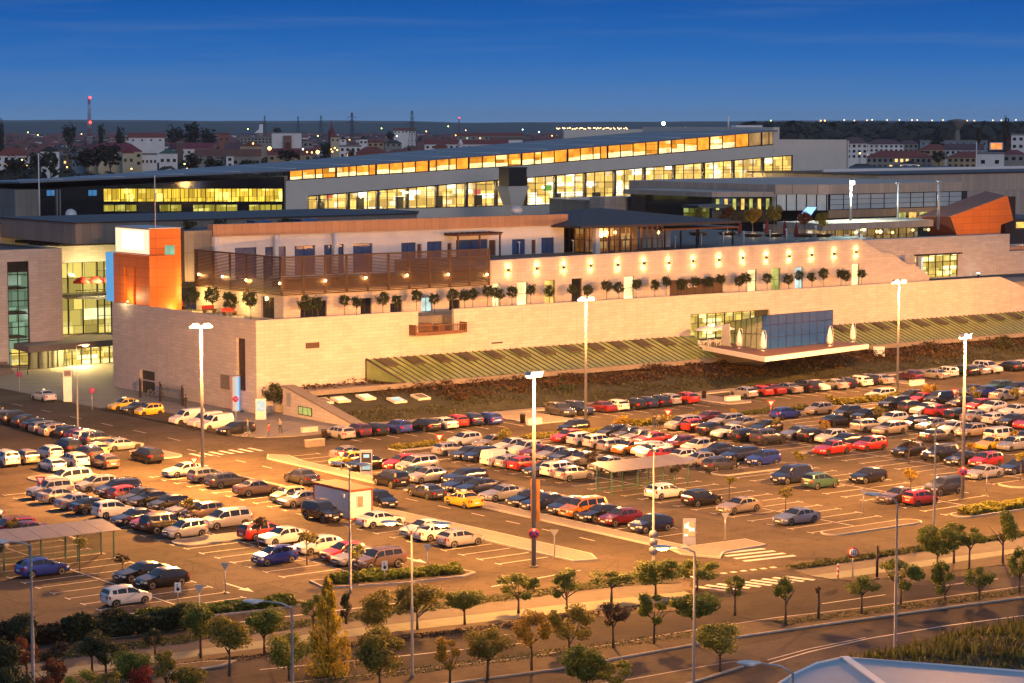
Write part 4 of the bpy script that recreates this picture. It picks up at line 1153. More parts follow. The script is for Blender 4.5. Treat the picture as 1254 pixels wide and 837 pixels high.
# parasols on the jetty
def folded_parasol(px, py, z, h, r, m, name, lab, cat, grp, arm=True):
    x, y = G(px, py, z); t = thing(name, (x,y,z), lab, cat, grp)
    a = MB(); a.tube([(0,0,0),(0,0,h)], .035, 6); a.lathe([(.3,0),(.3,.06),(.05,.09)], n=10)
    if arm:
        a.tube([(.9,.3,0),(1.0,.33,h*.55),(.75,.25,h*.95),(.2,.1,h*1.02),(0,0,h*.99)], .03, 6)
    a.build('pole', metal_white if arm else metal_dark, t)
    c = MB(); c.lathe([(r*.75,h*.12),(r,h*.25),(r*.85,h*.55),(r*.45,h*.82),(.05,h*.97)], n=9); c.build('canopy', m, t)
for px, py, d in ((905,427,'beside the grey screen'),(934,430,'at the prow corner'),(1016,424,'before the blue glass'),(1044,419,'at the far end past the blue glass')):
    folded_parasol(px, py, 4.66, 2.7, .42, canvas_white, 'parasol', 'folded white cantilever parasol on the cafe jetty '+d, 'parasol', 'folded parasols on the cafe jetty')
for px, py, lab in ((866,417,'open white parasol above the cafe tables by the lit opening'),(884,414,'second open white parasol half behind the first on the jetty')):
    y = 237.6; x = onY(px, py, y)[0]; t = thing('parasol', (x,y,4.66), lab, 'parasol')
    MB().tube([(0,0,0),(0,0,2.6)], .04, 6).build('pole', metal_white, t)
    c = MB(); c.lathe([(1.75,2.05),(1.78,2.15),(.9,2.5),(.04,2.72)], n=8); c.build('canopy', canvas_white, t)
y = 235.2; x = onY(889,424,y)[0]; t = thing('wind_screen', (x,y,4.66), 'tall slanting grey wind screen standing on the cafe jetty', 'screen')
m = MB(); m.prismX([(-.9,0),(.9,0),(.7,2.9),(-.7,3.1)], -.05, .05); m.build('panel', bluegrey_glass, t); MB().box(-.15,.15,-1,1,0,.06).build('foot', metal_grey, t)
for px, py, lab in ((862,418,'white cafe table with chairs under the open parasol'),(882,420,'white cafe table beside the slanting screen')):
    y = 236.6; x = onY(px, py, y)[0]; t = thing('cafe_table', (x,y,4.66), lab, 'table')
    MB().lathe([(.45,.70),(.45,.74)], n=12).build('tabletop', metal_white, t); MB().lathe([(.25,0),(.04,.06),(.04,.70)], n=8).build('leg', metal_white, t)
    for s in (-1,1):
        ch = thing('cafe_chair', (x+s*.8,y-.1,4.66), 'white cafe chair %s the table %s' % ('before' if s < 0 else 'beyond', 'by the screen' if px > 870 else 'under the parasol'), 'chair')
        a = MB(); a.box(-.22,.22,-.22,.22,.42,.47); a.box(s*.19-.03,s*.19+.03,-.22,.22,.47,.92); a.build('seat', metal_white, ch)
        for dx in (-.18,.18):
            for dy in (-.18,.18): MB().box(dx-.02,dx+.02,dy-.02,dy+.02,0,.42).build('leg', metal_white, ch)
# --- second tier: terrace wall with lamps
ter = thing('terrace_building', (X2,Y2,FL), 'upper stone storey of the mall with a row of wall lamps behind the clipped trees', 'building')
WIN = [(603,612.5,347,382,'y',win_bright),(633,646.5,345,382,'y',win_bright),(667,680,343,382,'y',win_yellow),(700,713,341,372,'d',dark_glass),(764,777,338.5,372,'y',win_bright),(820,886,340,368,'b',wood_dark),
   (915.6,927,330,362,'y',win_bright),(944,956,328,362,'y',win_lime),(973,984,327,360,'y',win_cold),(1043,1053,323,356,'d',win_bright)]
LOWW = [(368,400,368,395,wood_dark),(441.6,455,365,392,wood_dark),(478,492.5,371,392,wood_dark),(516,530,364,388,win_cold),(550,563.6,367,388,wood_dark)]
def win_holes(lst, Y, zmin):
    out = []
    for w in lst:
        x0, x1, z0, z1 = pxw(w[0], w[1], w[2], w[3], Y); out.append((x0, x1, zmin, z1))
    return out
XL = onY(597,340,Y2)[0]; XE = onY(1055,293,Y2)[0]; ZL = onY(597,319.5,Y2)[1]; ZE = onY(1055,293,Y2)[1]; ZM = min(ZL,ZE)-.1
h1 = win_holes(WIN, Y2, FL+.05); h2 = win_holes(LOWW, Y2, FL+.05)
P_('wall', wall_panel('Y', Y2, .5, [X2,XL], [FL,14.0], h2), stone, ter)
P_('wall', wall_panel('Y', Y2, .5, [XL,XE], [FL,ZM], h1), stone, ter)
m = MB(); m.prismY([(XL,ZM),(XE,ZM),(XE,ZE),(XL,ZL)], Y2, Y2+.5); B_('coping', m, stone, ter)
m = MB(); sp_ = [onY(a,b,Y2) for a, b in ((1058,296),(1080,310),(1090,310),(1112,324),(1120,324),(1138,338))]; m.prismY([(XE,FL),(sp_[-1][0],FL)]+sp_[::-1]+[(XE,ZE)], Y2, Y2+.5); B_('stepped_wall', m, stone, ter)
P_('wall', wall_panel('X', X2, .5, [Y2+.5,271], [FL,14.0], [(251.2,254.4,FL+.05,13.2)]), stone, ter)
for hh, w in zip(h1, WIN):
    x0, x1, z0, z1 = hh
    if w[4] == 'b':
        for k in range(6):
            d = MB().box(x0+(x1-x0)*k/6+.03,x0+(x1-x0)*(k+1)/6-.03,Y2+.3,Y2+.38,z0,z1); B_('window_panel', d, brown_metal, ter)
    else: W_(ter, 'Y', Y2+.28, x0, x1, z0, z1, w[5], black_frame, 1, 1 if w[4] == 'd' else 2)
for hh, w in zip(h2, LOWW): W_(ter, 'Y', Y2+.28, *hh, w[4] if w[4] is not wood_dark else dark_glass, black_frame, 2)
W_(ter, 'X', X2+.28, 251.2, 254.4, FL+.05, 13.2, dark_glass, black_frame, 2)
m = MB(); m.box(X2+.5,XL,Y2+.5,271,FL,13.6); B_('core', m, paving, ter); m = MB(); m.box(XL,XE+.1,Y2+.5,345,FL,DK); m.box(XE+.1,285.,255.6,345,FL,DK); m.box(285.,330,255.6,345,FL,12.); B_('roof_deck', m, deckm, ter)
m = MB(); m.box(X2-.1,XL,Y2-.1,271,14.0,14.2); B_('terrace_slab', m, concrete, ter)
tx_, tz_ = onY(842,352.5,Y2+.2); fc = bpy.data.curves.new('sign_lettering','FONT'); fc.body = 'eru'; fc.size = 1.35; fc.extrude = .03; fo_ = bpy.data.objects.new('tmp_text', fc); COL.objects.link(fo_); tm_ = bpy.data.meshes.new_from_object(fo_.evaluated_get(bpy.context.evaluated_depsgraph_get())); bpy.data.objects.remove(fo_); tm_.materials.clear(); tm_.materials.append(metal_white); fo_ = bpy.data.objects.new('sign_lettering', tm_); fo_.location = (tx_,Y2+.26,tz_); fo_.rotation_euler = (math.pi/2,0,0); link(fo_, ter); child_local(fo_, ter)
# wall lamps throwing light up and down
lampx = [656,664]
LW = [(622,331),(657,329),(690,327.5),(723,325.5),(756,324.5),(788,322.5),(818.5,322),(848.5,320),(880,318.5),(909,316),(938,315.5),(966,314),(993.5,312.5),(1021,311),(1048,309)]
UPL = ['nearest the lattice terrace']
for i, (a, b) in enumerate(LW):
    x, z = onY(a, b, Y2); 
    lab = 'small up-and-down wall lamp, %s from the lattice terrace on the stone wall' % ORD[i]
    t = thing('wall_lamp', (x,Y2,z), lab, 'wall lamp', 'up-and-down lamps along the stone wall')
    MB().box(-.11,.11,-.30,-.04,-.22,.22).build('body', metal_dark, t); MB().box(-.05,.05,-.04,.01,-.08,.08).build('bracket', metal_dark, t)
    MB().box(-.08,.08,-.27,-.07,.22,.235).build('lens', lamp_soft, t); MB().box(-.08,.08,-.27,-.07,-.235,-.22).build('lens', lamp_soft, t)
    lamp_light('up_light', (0,-.33,.55), WALL_W, (1.,.55,.16), t, .06, False); lamp_light('down_light', (0,-.33,-.60), WALL_W, (1.,.55,.16), t, .06, False)
# right-hand stone wing, set back, with a lit shopfront
rw = thing('stone_wing', (250,255,FL), 'stepped pale stone wing with one tall lit shopfront near the orange wedge', 'building')
sx0, sx1, sz0, sz1 = pxw(1120,1174,311,344,255)
P_('wall', wall_panel('Y', 255, .5, [XE+.2,296.3], [FL,17.0], [(sx0,sx1,FL+.1,sz1)]), stone, rw)
m = MB(); m.box(296.3,301.5,255,255.5,FL,14.1); B_('step_wall', m, stone, rw)
for k in range(6): W_(rw, 'Y', 255.22, sx0+(sx1-sx0)*k/6, sx0+(sx1-sx0)*(k+1)/6-.01, FL+.15, sz1, pane_clear, black_frame, 1, 3)
m = MB(); m.box(sx0,sx1,255.5,255.56,FL,sz1); B_('interior', m, shop_y, rw)
m = MB(); m.box(sx0-.2,sx1+.4,254.5,255.02,sz1+.02,sz1+.22); B_('lintel', m, brown_metal, rw)
m = MB(); m.box(XE+.2,296.3,255.5,258,17.0-.5,17.0-.02); B_('roof', m, concrete, rw)
x, y = G(1142,344,FL); t = thing('entrance_pylon', (270.6,251.,FL), 'slim pale metal pylon before the tall lit shopfront', 'pylon')
MB().box(-.55,.55,-.2,.2,0,4.0).build('panel', metal_grey, t); MB().box(.2,.5,-.23,-.2,.2,3.8).build('light_strip', win_cold, t)
t = thing('floodlamp', (287.,253.4,FL), 'tiny bright floodlamp on the stone terrace beside the shopfront', 'floodlamp')
MB().box(-.15,.15,-.12,.12,.0,.5).build('body', metal_dark, t); MB().lathe([(.16,.5),(.16,.62),(.03,.66)], n=10).build('lens', lamp_white, t)
# --- lattice terrace
lat = thing('lattice_screen', (X2,Y2,14.2), 'brown slatted metal screen wrapping the corner terrace above the clipped trees', 'screen')
zl0, zl1 = 13.7, 18.3
sl_ = MB()
for k in range(25):
    z = zl0+.1+k*.185
    sl_.box(X2-.45,XL,Y2-.50,Y2-.46,z,z+.115); sl_.box(X2-.5,X2-.46,Y2-.45,270.5,z,z+.115)
B_('slats', sl_, brown_metal, lat)
for i in range(11):
    x = X2-.45+(XL-X2+.45)*i/10; m = MB(); m.box(x-.12,x+.12,Y2-.44,Y2-.24,zl0,zl1); B_('post', m, brown_metal, lat)
for i in range(1,6):
    y = Y2+21.5*i/5-.4; m = MB(); m.box(X2-.44,X2-.24,y-.12,y+.12,zl0,zl1); B_('post', m, brown_metal, lat)
m = MB(); m.box(X2-.52,XL,Y2-.52,Y2-.2,zl1,zl1+.16); m.box(X2-.52,XL,Y2-.52,Y2-.2,zl0-.12,zl0); m.box(X2-.52,X2-.2,Y2-.2,270.5,zl1,zl1+.16); m.box(X2-.52,X2-.2,Y2-.2,270.5,zl0-.12,zl0); B_('rail', m, brown_metal, lat)
m = MB(); m.box(X2+1.5,XL,Y2+2.5,Y2+2.62,14.2,15.4); B_('inner_railing', m, brown_metal, lat)
for k in range(5): m = MB(); m.box(X2+2+k*5.3,X2+4.6+k*5.3,Y2+4.,Y2+6.,14.2,15.0); B_('seating', m, wood_dark, lat)
for i, (a, b, lab) in enumerate([(243.5,336.5,'farthest along the short side'),(272.5,339,'second along the short side'),(301.5,343.5,'third along the short side'),(342.5,347.5,'at the screen corner'),(398.5,344,'first past the corner on the long side'),(448,340.5,'second past the corner on the long side'),(498.5,337.5,'third past the corner on the long side'),(549,336.5,'fourth past the corner on the long side'),(596.5,336.5,'at the end next to the stone wall')]):
    if i < 3: y, z = onX(a, b, X2-.6); x = X2-.6
    else: x, z = onY(a, b, Y2-.6); y = Y2-.6
    t = thing('bracket_lamp', (x,y,z), 'small amber lamp on the lattice screen, '+lab, 'lamp', 'amber lamps on the lattice screen')
    MB().lathe([(.05,-.12),(.14,-.06),(.14,.10),(.05,.16)], n=8).build('globe', emit_lat, t); MB().box(-.03,.03,-.03,.12,.14,.2).build('bracket', metal_dark, t)
    lamp_light('lamp_glow', (-.22 if i < 3 else 0,-.28 if i > 2 else 0,-.1), LAT_W, (1.,.52,.15), t, .08, False)
WY_ = 271.0
# --- white wing behind it
ww = thing('white_wing', (151,WY_,14), 'low white wing with windows tinted sky blue under a copper band', 'building')
SH = [(288,314,303,330),(325,334.5,302.5,330),(341,350,302,330),(361,386,300.5,330),(397,406.5,300,330),(414.5,421,299,330),(432.5,456,298,322),(491.5,509,297,318),(523,541,295.5,318),(558.5,597,293,316),(627,643,293,312),(663,678.5,291,310)]
DR = [(511,516,299,320),(548,553,298,318),(599,607,294,314),(651,656,294,312)]
sh_h = []
for w in SH+DR:
    x0, x1, z0, z1 = pxw(*w, WY_); sh_h.append((x0, x1, 14.3 if x1 < XL else DK+.02, z1))
P_('wall', wall_panel('Y', WY_, .4, [155.4,215.4], [14.2,20.05], sh_h), whitewall, ww)
m = MB(); m.box(155.4,215.8,WY_-.5,WY_+1,20.05,21.66); B_('copper_band', m, copper, ww)
m = MB(); m.box(151.,215.3,WY_+.4,WY_+9,14.2,20.9); B_('core', m, roofdark, ww)
m = MB(); m.box(151.2,155.4,WY_-.2,WY_+.4,14.2,20.9); B_('ribbed_panel', m, greyclad, ww)
for hh in sh_h[:len(SH)]: W_(ww, 'Y', WY_+.2, *hh, sky_tint, black_frame, 2 if hh[1]-hh[0] > 2 else 1, name='window_panel')
for hh in sh_h[len(SH):]: m = MB(); m.box(hh[0],hh[1],WY_+.2,WY_+.28,hh[2],hh[3]); B_('door', m, wood_dark, ww)
for a in (264.5,338.5,411): 
    x, z = onY(a, 300, WY_-1.); m = MB(); m.tube([(x,WY_-1.,14.2),(x,WY_-1.,20.04)], .32, 12); B_('column', m, whitewall, ww)
pxa = pxw(556,610,288,320,WY_-2.5); m = MB(); m.box(pxa[0],pxa[1],WY_-3.4,WY_-.1,19.1,19.35)
for k in range(9): m.box(pxa[0]+(pxa[1]-pxa[0])*k/8-.06,pxa[0]+(pxa[1]-pxa[0])*k/8+.06,WY_-3.6,WY_-.1,19.35,19.5)
for xx in (pxa[0]+.1,(pxa[0]+pxa[1])/2,pxa[1]-.3): m.box(xx,xx+.2,WY_-3.3,WY_-3.1,DK,19.1)
B_('pergola_porch', m, wood_dark, ww)
for px in (318,375): 
    x, z = onY(px, 273, WY_+3); t = thing('rooftop_lounger_sign', (x,WY_+3.,20.9), 'curved blue rooftop panel pair %s on the copper-banded roof' % ('beside the tower' if px < 340 else 'farther from the tower'), 'roof panel')
    t.name = 'roof_scoop'
    m = MB(); m.prismY([(-1.3,.2),(-.2,.2),(.0,.25),(-1.5,1.0)], -1, 1); m.prismY([(.1,.2),(1.1,.2),(1.5,1.0),(.6,1.1)], -1, 1); m.box(-1,1,-.8,.8,0,.2); m.build('scoop', sky_tint, t)
for px, lab in ((232,'dark dome-shaped shrub on the roof behind the orange tower'),(269,'second dark shrub on the copper roof'),(352,'dark shrub between the two blue roof scoops')):
    x, z = onY(px, 281, WY_+5); shrubs_later.append((x,WY_+5,20.9,1.1,lab))
x, z = onY(632, 263, WY_+4); t = thing('satellite_dish', (x,WY_+4,20.9), 'white satellite dish on the roof before the dark hipped pavilion', 'satellite dish')
MB().tube([(0,0,0),(0,0,1.0)], .06, 6).build('post', metal_grey, t); dd = MB().lathe([(.05,.0),(.5,.08),(.85,.28),(.9,.34)], n=16).build('dish', metal_white, t); dd.location = (0,-.05,1.1); dd.rotation_euler = (rad(70),0,rad(-20))
# --- dark hipped pavilion
px0, py0 = G(730,311,DK); px1 = onY(812,307,py0)[0]; py1 = py0+10
pv = thing('hipped_pavilion', (px0,py0,DK), 'wood and glass pavilion with a dark wide hipped roof on the deck', 'pavilion')
ez = onY(730,279,py0)[1]
m = MB(); m.box(px0+.3,px1,py0+6,py0+6.1,DK,ez); B_('interior', m, shop_pav, pv)
m = MB(); m.box(px0-.3,px0+.45,py0-.3,py0+.45,DK,ez); B_('corner_column', m, whitewall, pv)
for k in range(6):
    a = px0+.45+(px1-px0-.45)*k/6; W_(pv, 'Y', py0, a, a+(px1-px0-.45)/6-.02, DK, ez, pane_clear, wood_dark, 2, 2, .14, .16)
for k in range(4):
    a = py0+.45+(py1-py0-.45)*k/4; W_(pv, 'X', px0, a, a+(py1-py0-.45)/4-.02, DK, ez, dark_glass if k > 1 else pane_clear, wood_dark, 2, 2, .14, .16)
rz = ez+.02; ex0, ex1, ey0, ey1 = px0-4.5, px1+14., py0-2., py0+20.; az_ = onY(745,255,py0+9)[1]; ap0, ap1 = (px0+5,py0+9,az_),(px0+9,py0+10,az_)
m = MB(); m.add([(ex0,ey0,rz),(ex1,ey0,rz),(ex1,ey1,rz),(ex0,ey1,rz),(ex0,ey0,rz+.35),(ex1,ey0,rz+.35),(ex1,ey1,rz+.35),(ex0,ey1,rz+.35),ap0,ap1], [(0,3,2,1),(0,1,5,4),(1,2,6,5),(2,3,7,6),(3,0,4,7),(4,5,9,8),(5,6,9),(6,7,8,9),(7,4,8)]); B_('roof', m, roofdark, pv)
lamp_light('pavilion_lamp', (px0+5.2,py0+2.2,ez-.8), PAV_W, (1.,.5,.14), None, .2, False)
for a, lab in ((743,'warm lantern'),(753,'warm lantern'),(806,'warm lantern')):
    x, z = onY(a, 287, py0+1.5); m = MB(); m.lathe([(.05,0),(.2,.1),(.2,.4),(.05,.5)], (x,py0+1.5,z), 8); B_('lantern', m, lamp_soft, pv)
an = thing('deck_pavilion', (230,268,DK), 'small flat-roofed glass pavilion with slim dark posts on the deck', 'pavilion')
DY_ = py0+2.; ax0, az0 = onY(814,305,DY_); ax1, _ = onY(853,303,DY_)
m = MB(); m.box(ax0-.5,ax1+8.,DY_-1,DY_+10,18.9,19.15); B_('roof', m, wood_dark, an)
for x in (ax0,(ax0+ax1)/2,ax1,ax1+7.5):
    for y in (DY_,DY_+8): m = MB(); m.box(x-.1,x+.1,y-.1,y+.1,DK,18.9); B_('post', m, metal_dark, an)
m = MB(); m.box(ax0+.1,ax1-.1,DY_+6,DY_+6.1,DK,18.8); B_('back_wall', m, bluegrey_glass, an)
# --- orange corner tower
tw = thing('sign_tower', (146,270.7,11.4), 'orange corner tower with a glowing white sign face and blue side panel', 'tower')
TX = 146.0; TY = 270.7; TZ = 21.3
m = MB(); m.box(TX,150.6,TY,280.0,FL,TZ); B_('tower_body', m, orange_panel, tw)
m = MB(); m.box(TX-.14,TX-.02,TY+.05,279.95,18.0,TZ-.1); B_('lit_sign', m, emit('sign_white', (1.,.82,.55), 1.2), tw)
m = MB(); m.box(TX-.20,TX-.14,272.2,278.0,18.5,20.9); B_('sign_panel', m, emit('sign_core', (1.,.93,.80), 2.2), tw)
m = MB(); m.box(TX-1.3,TX-.02,279.2,280.6,11.4,17.9); B_('blue_panel', m, emit('sign_blue', (.16,.50,.95), .75), tw)
m = MB(); m.box(TX-.9,TX-.0,TY-1.9,TY+7.8,FL,17.9) if False else None
m.box(TX-.95,TX-.01,TY-1.6,272.9,FL,17.9); m.box(TX-.95,TX-.01,273.6,275.4,FL,17.9); m.box(TX-.95,TX-.01,276.1,279.1,FL,17.9); m.box(TX-.94,TX-.01,272.9,273.6,16.2,17.9); m.box(TX-.94,TX-.01,275.4,276.1,16.2,17.9); m.box(TX-.01,149.0,TY-1.6,TY-.01,FL,17.9); B_('orange_frame', m, orange_panel, tw)
wx0, wx1, wz0, wz1 = pxw(202,213.5,300.5,317,TY); m = MB(); m.box(wx0,wx1,TY-.06,TY-.01,wz0,wz1); B_('window', m, win_green, tw)
m = MB(); m.box(TX-.15,150.7,TY-.05,280.1,TZ,TZ+.12); B_('coping', m, metal_grey, tw)
m = MB(); m.tube([(TX+1.2,TY+.6,TZ),(TX+1.2,TY+.6,TZ+7.)], .05, 6); B_('aerial', m, metal_white, tw)
lamp_light('sign_uplight', (TX+2.5,TY-2.6,FL+.5), 260., (1.,.55,.15), None, .3, False)
t = thing('floor_floodlight', (TX-1.45,274.3,11.4), 'small floodlight added to light the sign side of the orange tower', 'floodlight'); MB().box(-.15,.15,-.15,.15,0,.25).build('body', metal_dark, t); MB().lathe([(.12,.25),(.08,.29)], n=8).build('lens', lamp_orange, t)
lamp_light('sign_uplight', (TX-2.3,274.3,12.2), 420., (1.,.66,.30), None, .2, False)  # uplight and its fixture are added to brighten the tower's sign side
t = thing('floor_floodlight', (TX+2.5,TY-2.6,FL), 'small floodlight at the foot of the orange tower', 'floodlight'); MB().box(-.2,.2,-.15,.15,0,.3).build('body', metal_dark, t); MB().lathe([(.15,.3),(.1,.34)], n=8).build('lens', lamp_orange, t)
# --- left stone building with glazed entrance
lb = thing('entrance_building', (110,305,0), 'pale stone mall building with a tall narrow window beside the glazed entrance', 'building')
LX = 150.3
nx0, nz0 = onY(11,440,305); nx1, nz1 = onY(35,320,305)
P_('wall', wall_panel('Y', 305, .5, [80,LX], [-.3,17.25], [(nx0,nx1,.6,nz1)]), stone, lb)
m = MB(); m.box(80,LX,305.5,335,14.,17.1); B_('roof', m, roofdark, lb)
m = MB(); m.box(80,LX-.1,309.,309.2,-.3,14.); B_('interior', m, interior('stairwell', (.55,.85,.55), .75, (2.,2.2), hot=(.8,1.,.8)), lb)
W_(lb, 'Y', 305.15, nx0, nx1, .6, nz1, pane_clear, black_frame, 2, 8, .16)
m = MB(); m.box(LX-.5,LX,305.5,313,-.3,17.25); B_('side_wall', m, stone, lb)
for z in (4.5,8.0,11.5): m = MB(); m.box(nx0,nx1,306.,308.9,z,z+.3); B_('landing', m, concrete, lb)
# recessed glass corner
gx0, gx1 = LX+.02, 163.4
m = MB(); m.box(gx0,172,317.,317.2,-.2,17.); B_('lit_hall', m, shop_y2, lb)
m = MB(); m.box(gx0,172,312.9,318,14.6,17.2); B_('stone_band', m, stone, lb)
m = MB(); m.box(gx0,gx1,312.85,313.1,1.2,3.9) ; B_('stone_apron', m, stone, lb)
for k in range(4):
    a = gx0+(gx1-gx0-3.4)*k/4; b = gx0+(gx1-gx0-3.4)*(k+1)/4-.02
    W_(lb, 'Y', 313, a, b, 10.0, 14.6, pane_clear, black_frame, 1, 2, .1); W_(lb, 'Y', 313, a, b, 3.9, 9.6, pane_clear, black_frame, 1, 1, .1)
for k in range(3):
    a = gx1-3.4+3.4*k/3; W_(lb, 'Y', 313, a, a+1.1, 10.0, 16.4, pane_clear, black_frame, 1, 4, .08); W_(lb, 'Y', 313, a, a+1.1, .2, 9.6, pane_clear, black_frame, 1, 6, .08)
m = MB(); m.box(gx0,gx1,311.2,313,9.6,9.98); B_('floor_edge', m, black_frame, lb)
m = MB(); m.prism([(154.5,312.9),(166,312.9),(166,309.5),(158.2,309.0)], 9.25, 9.6); B_('balcony_slab', m, metal_grey, lb)
for k in range(16): m = MB() if k == 0 else m; m.box(154.6+k*.7,154.65+k*.7,309.15,309.2,9.6,10.7)
m.box(154.5,166,309.12,309.24,10.65,10.75); B_('balcony_railing', m, black_frame, lb)
cx0 = onY(20,435,302)[0]; 
m = MB(); m.prism([(142.5,304.9),(142.0,299.),(158.5,301.5),(160.5,312.8)], 3.1, 3.95); B_('entrance_canopy', m, concrete, lb)
m = MB(); m.prism([(142.6,304.),(142.2,299.3),(158.2,301.7),(160.,312.)], 3.06, 3.1); B_('canopy_soffit', m, black_frame, lb)
for k in range(11):
    a = 143.2+k*1.5; W_(lb, 'Y', 304.6 if a < 150 else 306, a, a+1.46, .05, 3.05, pane_clear, black_frame, 1, 1, .09)
m = MB(); m.box(143,160,306.5,306.7,.1,3.05); B_('entrance_hall', m, shop_y, lb)
for k in range(5):
    x = 157.0+k*1.75+ (0 if k < 4 else 0)
    if k > 3: continue
    t = thing('red_parasol', (156.4+k*2.3,310.9,9.6), 'red terrace parasol, %s from the stone wall above the mall entrance' % ORD[k], 'parasol', 'red parasols on the entrance balcony')
    MB().tube([(0,0,0),(0,0,2.7)], .04, 6).build('pole', metal_dark, t); MB().lathe([(1.5,2.0),(1.5,2.28),(.8,2.75),(.05,3.0)], n=4).build('canopy', canvas_red, t)
lamp_light('entrance_glow', (152,303.2,2.9), ENTR_W, (1.,.72,.25), None, .6, False)
lamp_light('balcony_glow', (158,308.5,12.2), ENTR_W*.35, (1.,.75,.3), None, .4, False)
st = thing('entrance_steps', (139,300,0), 'dark flight of steps with railings down to the mall entrance plaza', 'steps')
m = MB()
for k in range(6): m.box(133+k*.9,140.4,302.5-k*.45,303.0-k*.45,.1,.25+.28*(5-k)) 
B_('treads', m, concrete, st)
for yy in (299.4,302.6): m = MB(); m.tube([(132,yy,1.9),(141.5,yy-1.0,1.05)], .05, 6); m.tube([(141.5,yy-1.,.1),(141.5,yy-1.,1.05)], .05, 6); m.tube([(136.5,yy-.5,.1),(136.5,yy-.5,1.5)], .05, 6); B_('handrail', m, black_frame, st)
# --- tan clad wing behind
tn = thing('tan_wing', (100,325,10), 'long low tan metal-clad wing in front of the dark glass hall', 'building')
m = MB(); m.box(90,226.5,325,337,9,20.0); B_('wall', m, tanpanel, tn)
m = MB(); m.box(89.8,226.7,324.8,337.2,20.0,20.25); B_('roof', m, roofdark, tn)
dx0, dx1, dz0, dz1 = pxw(36,54,282,303,325); m = MB(); m.box(dx0,(dx0+dx1)/2-.03,324.9,325.02,dz0-.4,dz1); m.box((dx0+dx1)/2+.03,dx1,324.9,325.02,dz0-.4,dz1); B_('double_door', m, black_frame, tn)
ex0_, ex1_, ez0_, ez1_ = pxw(68,88,284,302,325); m = MB(); m.box(ex0_,ex0_+(ex1_-ex0_)*.5,324.9,325.02,ez0_,ez1_); B_('dark_recess', m, green_glass, tn)
m = MB(); m.box(ex0_+(ex1_-ex0_)*.5,ex1_,324.88,325.02,ez0_,ez1_); B_('orange_door', m, emit('orange_door', (1.,.22,.02), .5), tn)
m = MB(); m.box(160.5,176,318.5,324.8,14.2,19.0); B_('stone_block', m, stone, tn)
m = MB(); m.prism([(152,309.5),(176,309.5),(176,324),(152,324)], 17.22, 17.6); B_('entrance_roof', m, roofdark, tn)
for px in (95,133,237,275): 
    x, z = onY(px, 265, 327); m = MB(); m.box(x-.5,x+.5,326.5,327.5,20.25,20.95); B_('roof_vent', m, metal_grey, tn)
gw = thing('grey_plant_block', (226,330,14), 'grey panelled roof block stepping down behind the copper band', 'building')
ga, gb, gc, gd = pxw(330,511,263,276,300); m = MB(); m.box(150,208.9,300,324.6,18.,20.9); B_('wall', m, greyclad, gw); m = MB(); m.box(149.8,209.1,299.8,324.7,20.9,21.1); B_('roof', m, roofdark, gw)
# --- main hall
HY = 440.0
hall = thing('main_hall', (200,HY,12), 'long glazed main hall of the mall under a rising grey roof', 'building')
def hz(px, py): return onY(px, py, HY)
m = MB(); p = [hz(335,222),hz(642,203.5),hz(950,177.5),hz(953,171.0),hz(1037,171.5),(445.9,8.),(426.4,8.),(426.4,26.6),(426.2,26.9)]
# white band as a polygon between the ribbon windows above and the curtain wall below
ctl = hz(378,240); ctr = hz(970,190)
poly = [hz(350,222),hz(642,203.2),hz(950,177.5),hz(952,171),hz(1037,171.3),(445.9,8.),(ctr[0]+.3,8.),(ctr[0]+.3,ctr[1]),(ctl[0]-.3,ctl[1]),(ctl[0]-.3,8.),(hz(350,260)[0],8.)]
m.prismY(poly, HY, HY+.6); B_('white_facade', m, hallwhite, hall)
zb = 15.6
m = MB(); m.box(ctl[0]-.3,ctr[0]+.3,HY+.0,HY+.6,8,zb); B_('base_wall', m, hallwhite, hall)
# curtain wall bays
edges = [378+i*12.1 for i in range(50)]; edges = [e for e in edges if e < 966]+[970]
xs = [hz(e, 240)[0] for e in edges]
def ztop(x): return ctl[1]+(ctr[1]-ctl[1])*(x-ctl[0])/(ctr[0]-ctl[0])
hf = MB()
for i in range(len(xs)-1):
    a, b = xs[i], xs[i+1]
    q = MB(); q.prismY([(a+.06,zb+.05),(b-.06,zb+.05),(b-.06,ztop(b)-.15),(a+.06,ztop(a)-.15)], HY+.25, HY+.28); B_('window', q, pane_clear, hall)
    hf.box(a-.06,a+.06,HY+.12,HY+.36,zb,ztop(a)-.1)
    for zz in (2.6,5.2,7.8):
        if zb+zz < ztop(a)-.6: hf.box(a+.06,b-.06,HY+.2,HY+.33,zb+zz-.05,zb+zz+.05)
hf.box(xs[-1]-.1,xs[-1]+.2,HY+.05,HY+.4,zb,ztop(xs[-1])); hf.prismY([(xs[0],ztop(xs[0])-.25),(xs[-1],ztop(xs[-1])-.25),(xs[-1],ztop(xs[-1])),(xs[0],ztop(xs[0]))], HY+.1, HY+.4); hf.box(xs[0],xs[-1],HY+.1,HY+.4,zb-.02,zb+.12)
B_('curtain_wall_frame', hf, black_frame, hall)
m = MB(); m.prismY([(xs[0],zb),(xs[-1]+12,zb),(xs[-1]+12,ztop(xs[-1])),(xs[-1],ztop(xs[-1])),(xs[0],ztop(xs[0]))], HY+7, HY+7.3); B_('shopfronts', m, shop, hall)
m = MB(); m.box(xs[0],xs[-1]+12,HY+.7,HY+7,zb-.2,zb); B_('mall_floor', m, concrete, hall)
m = MB(); m.prismY([(xs[0],ztop(xs[0])),(xs[-1],ztop(xs[-1])),(xs[-1],ztop(xs[-1])+.3),(xs[0],ztop(xs[0])+.3)], HY+.7, HY+7); B_('mall_ceiling', m, hallwhite, hall)
random.seed(11)
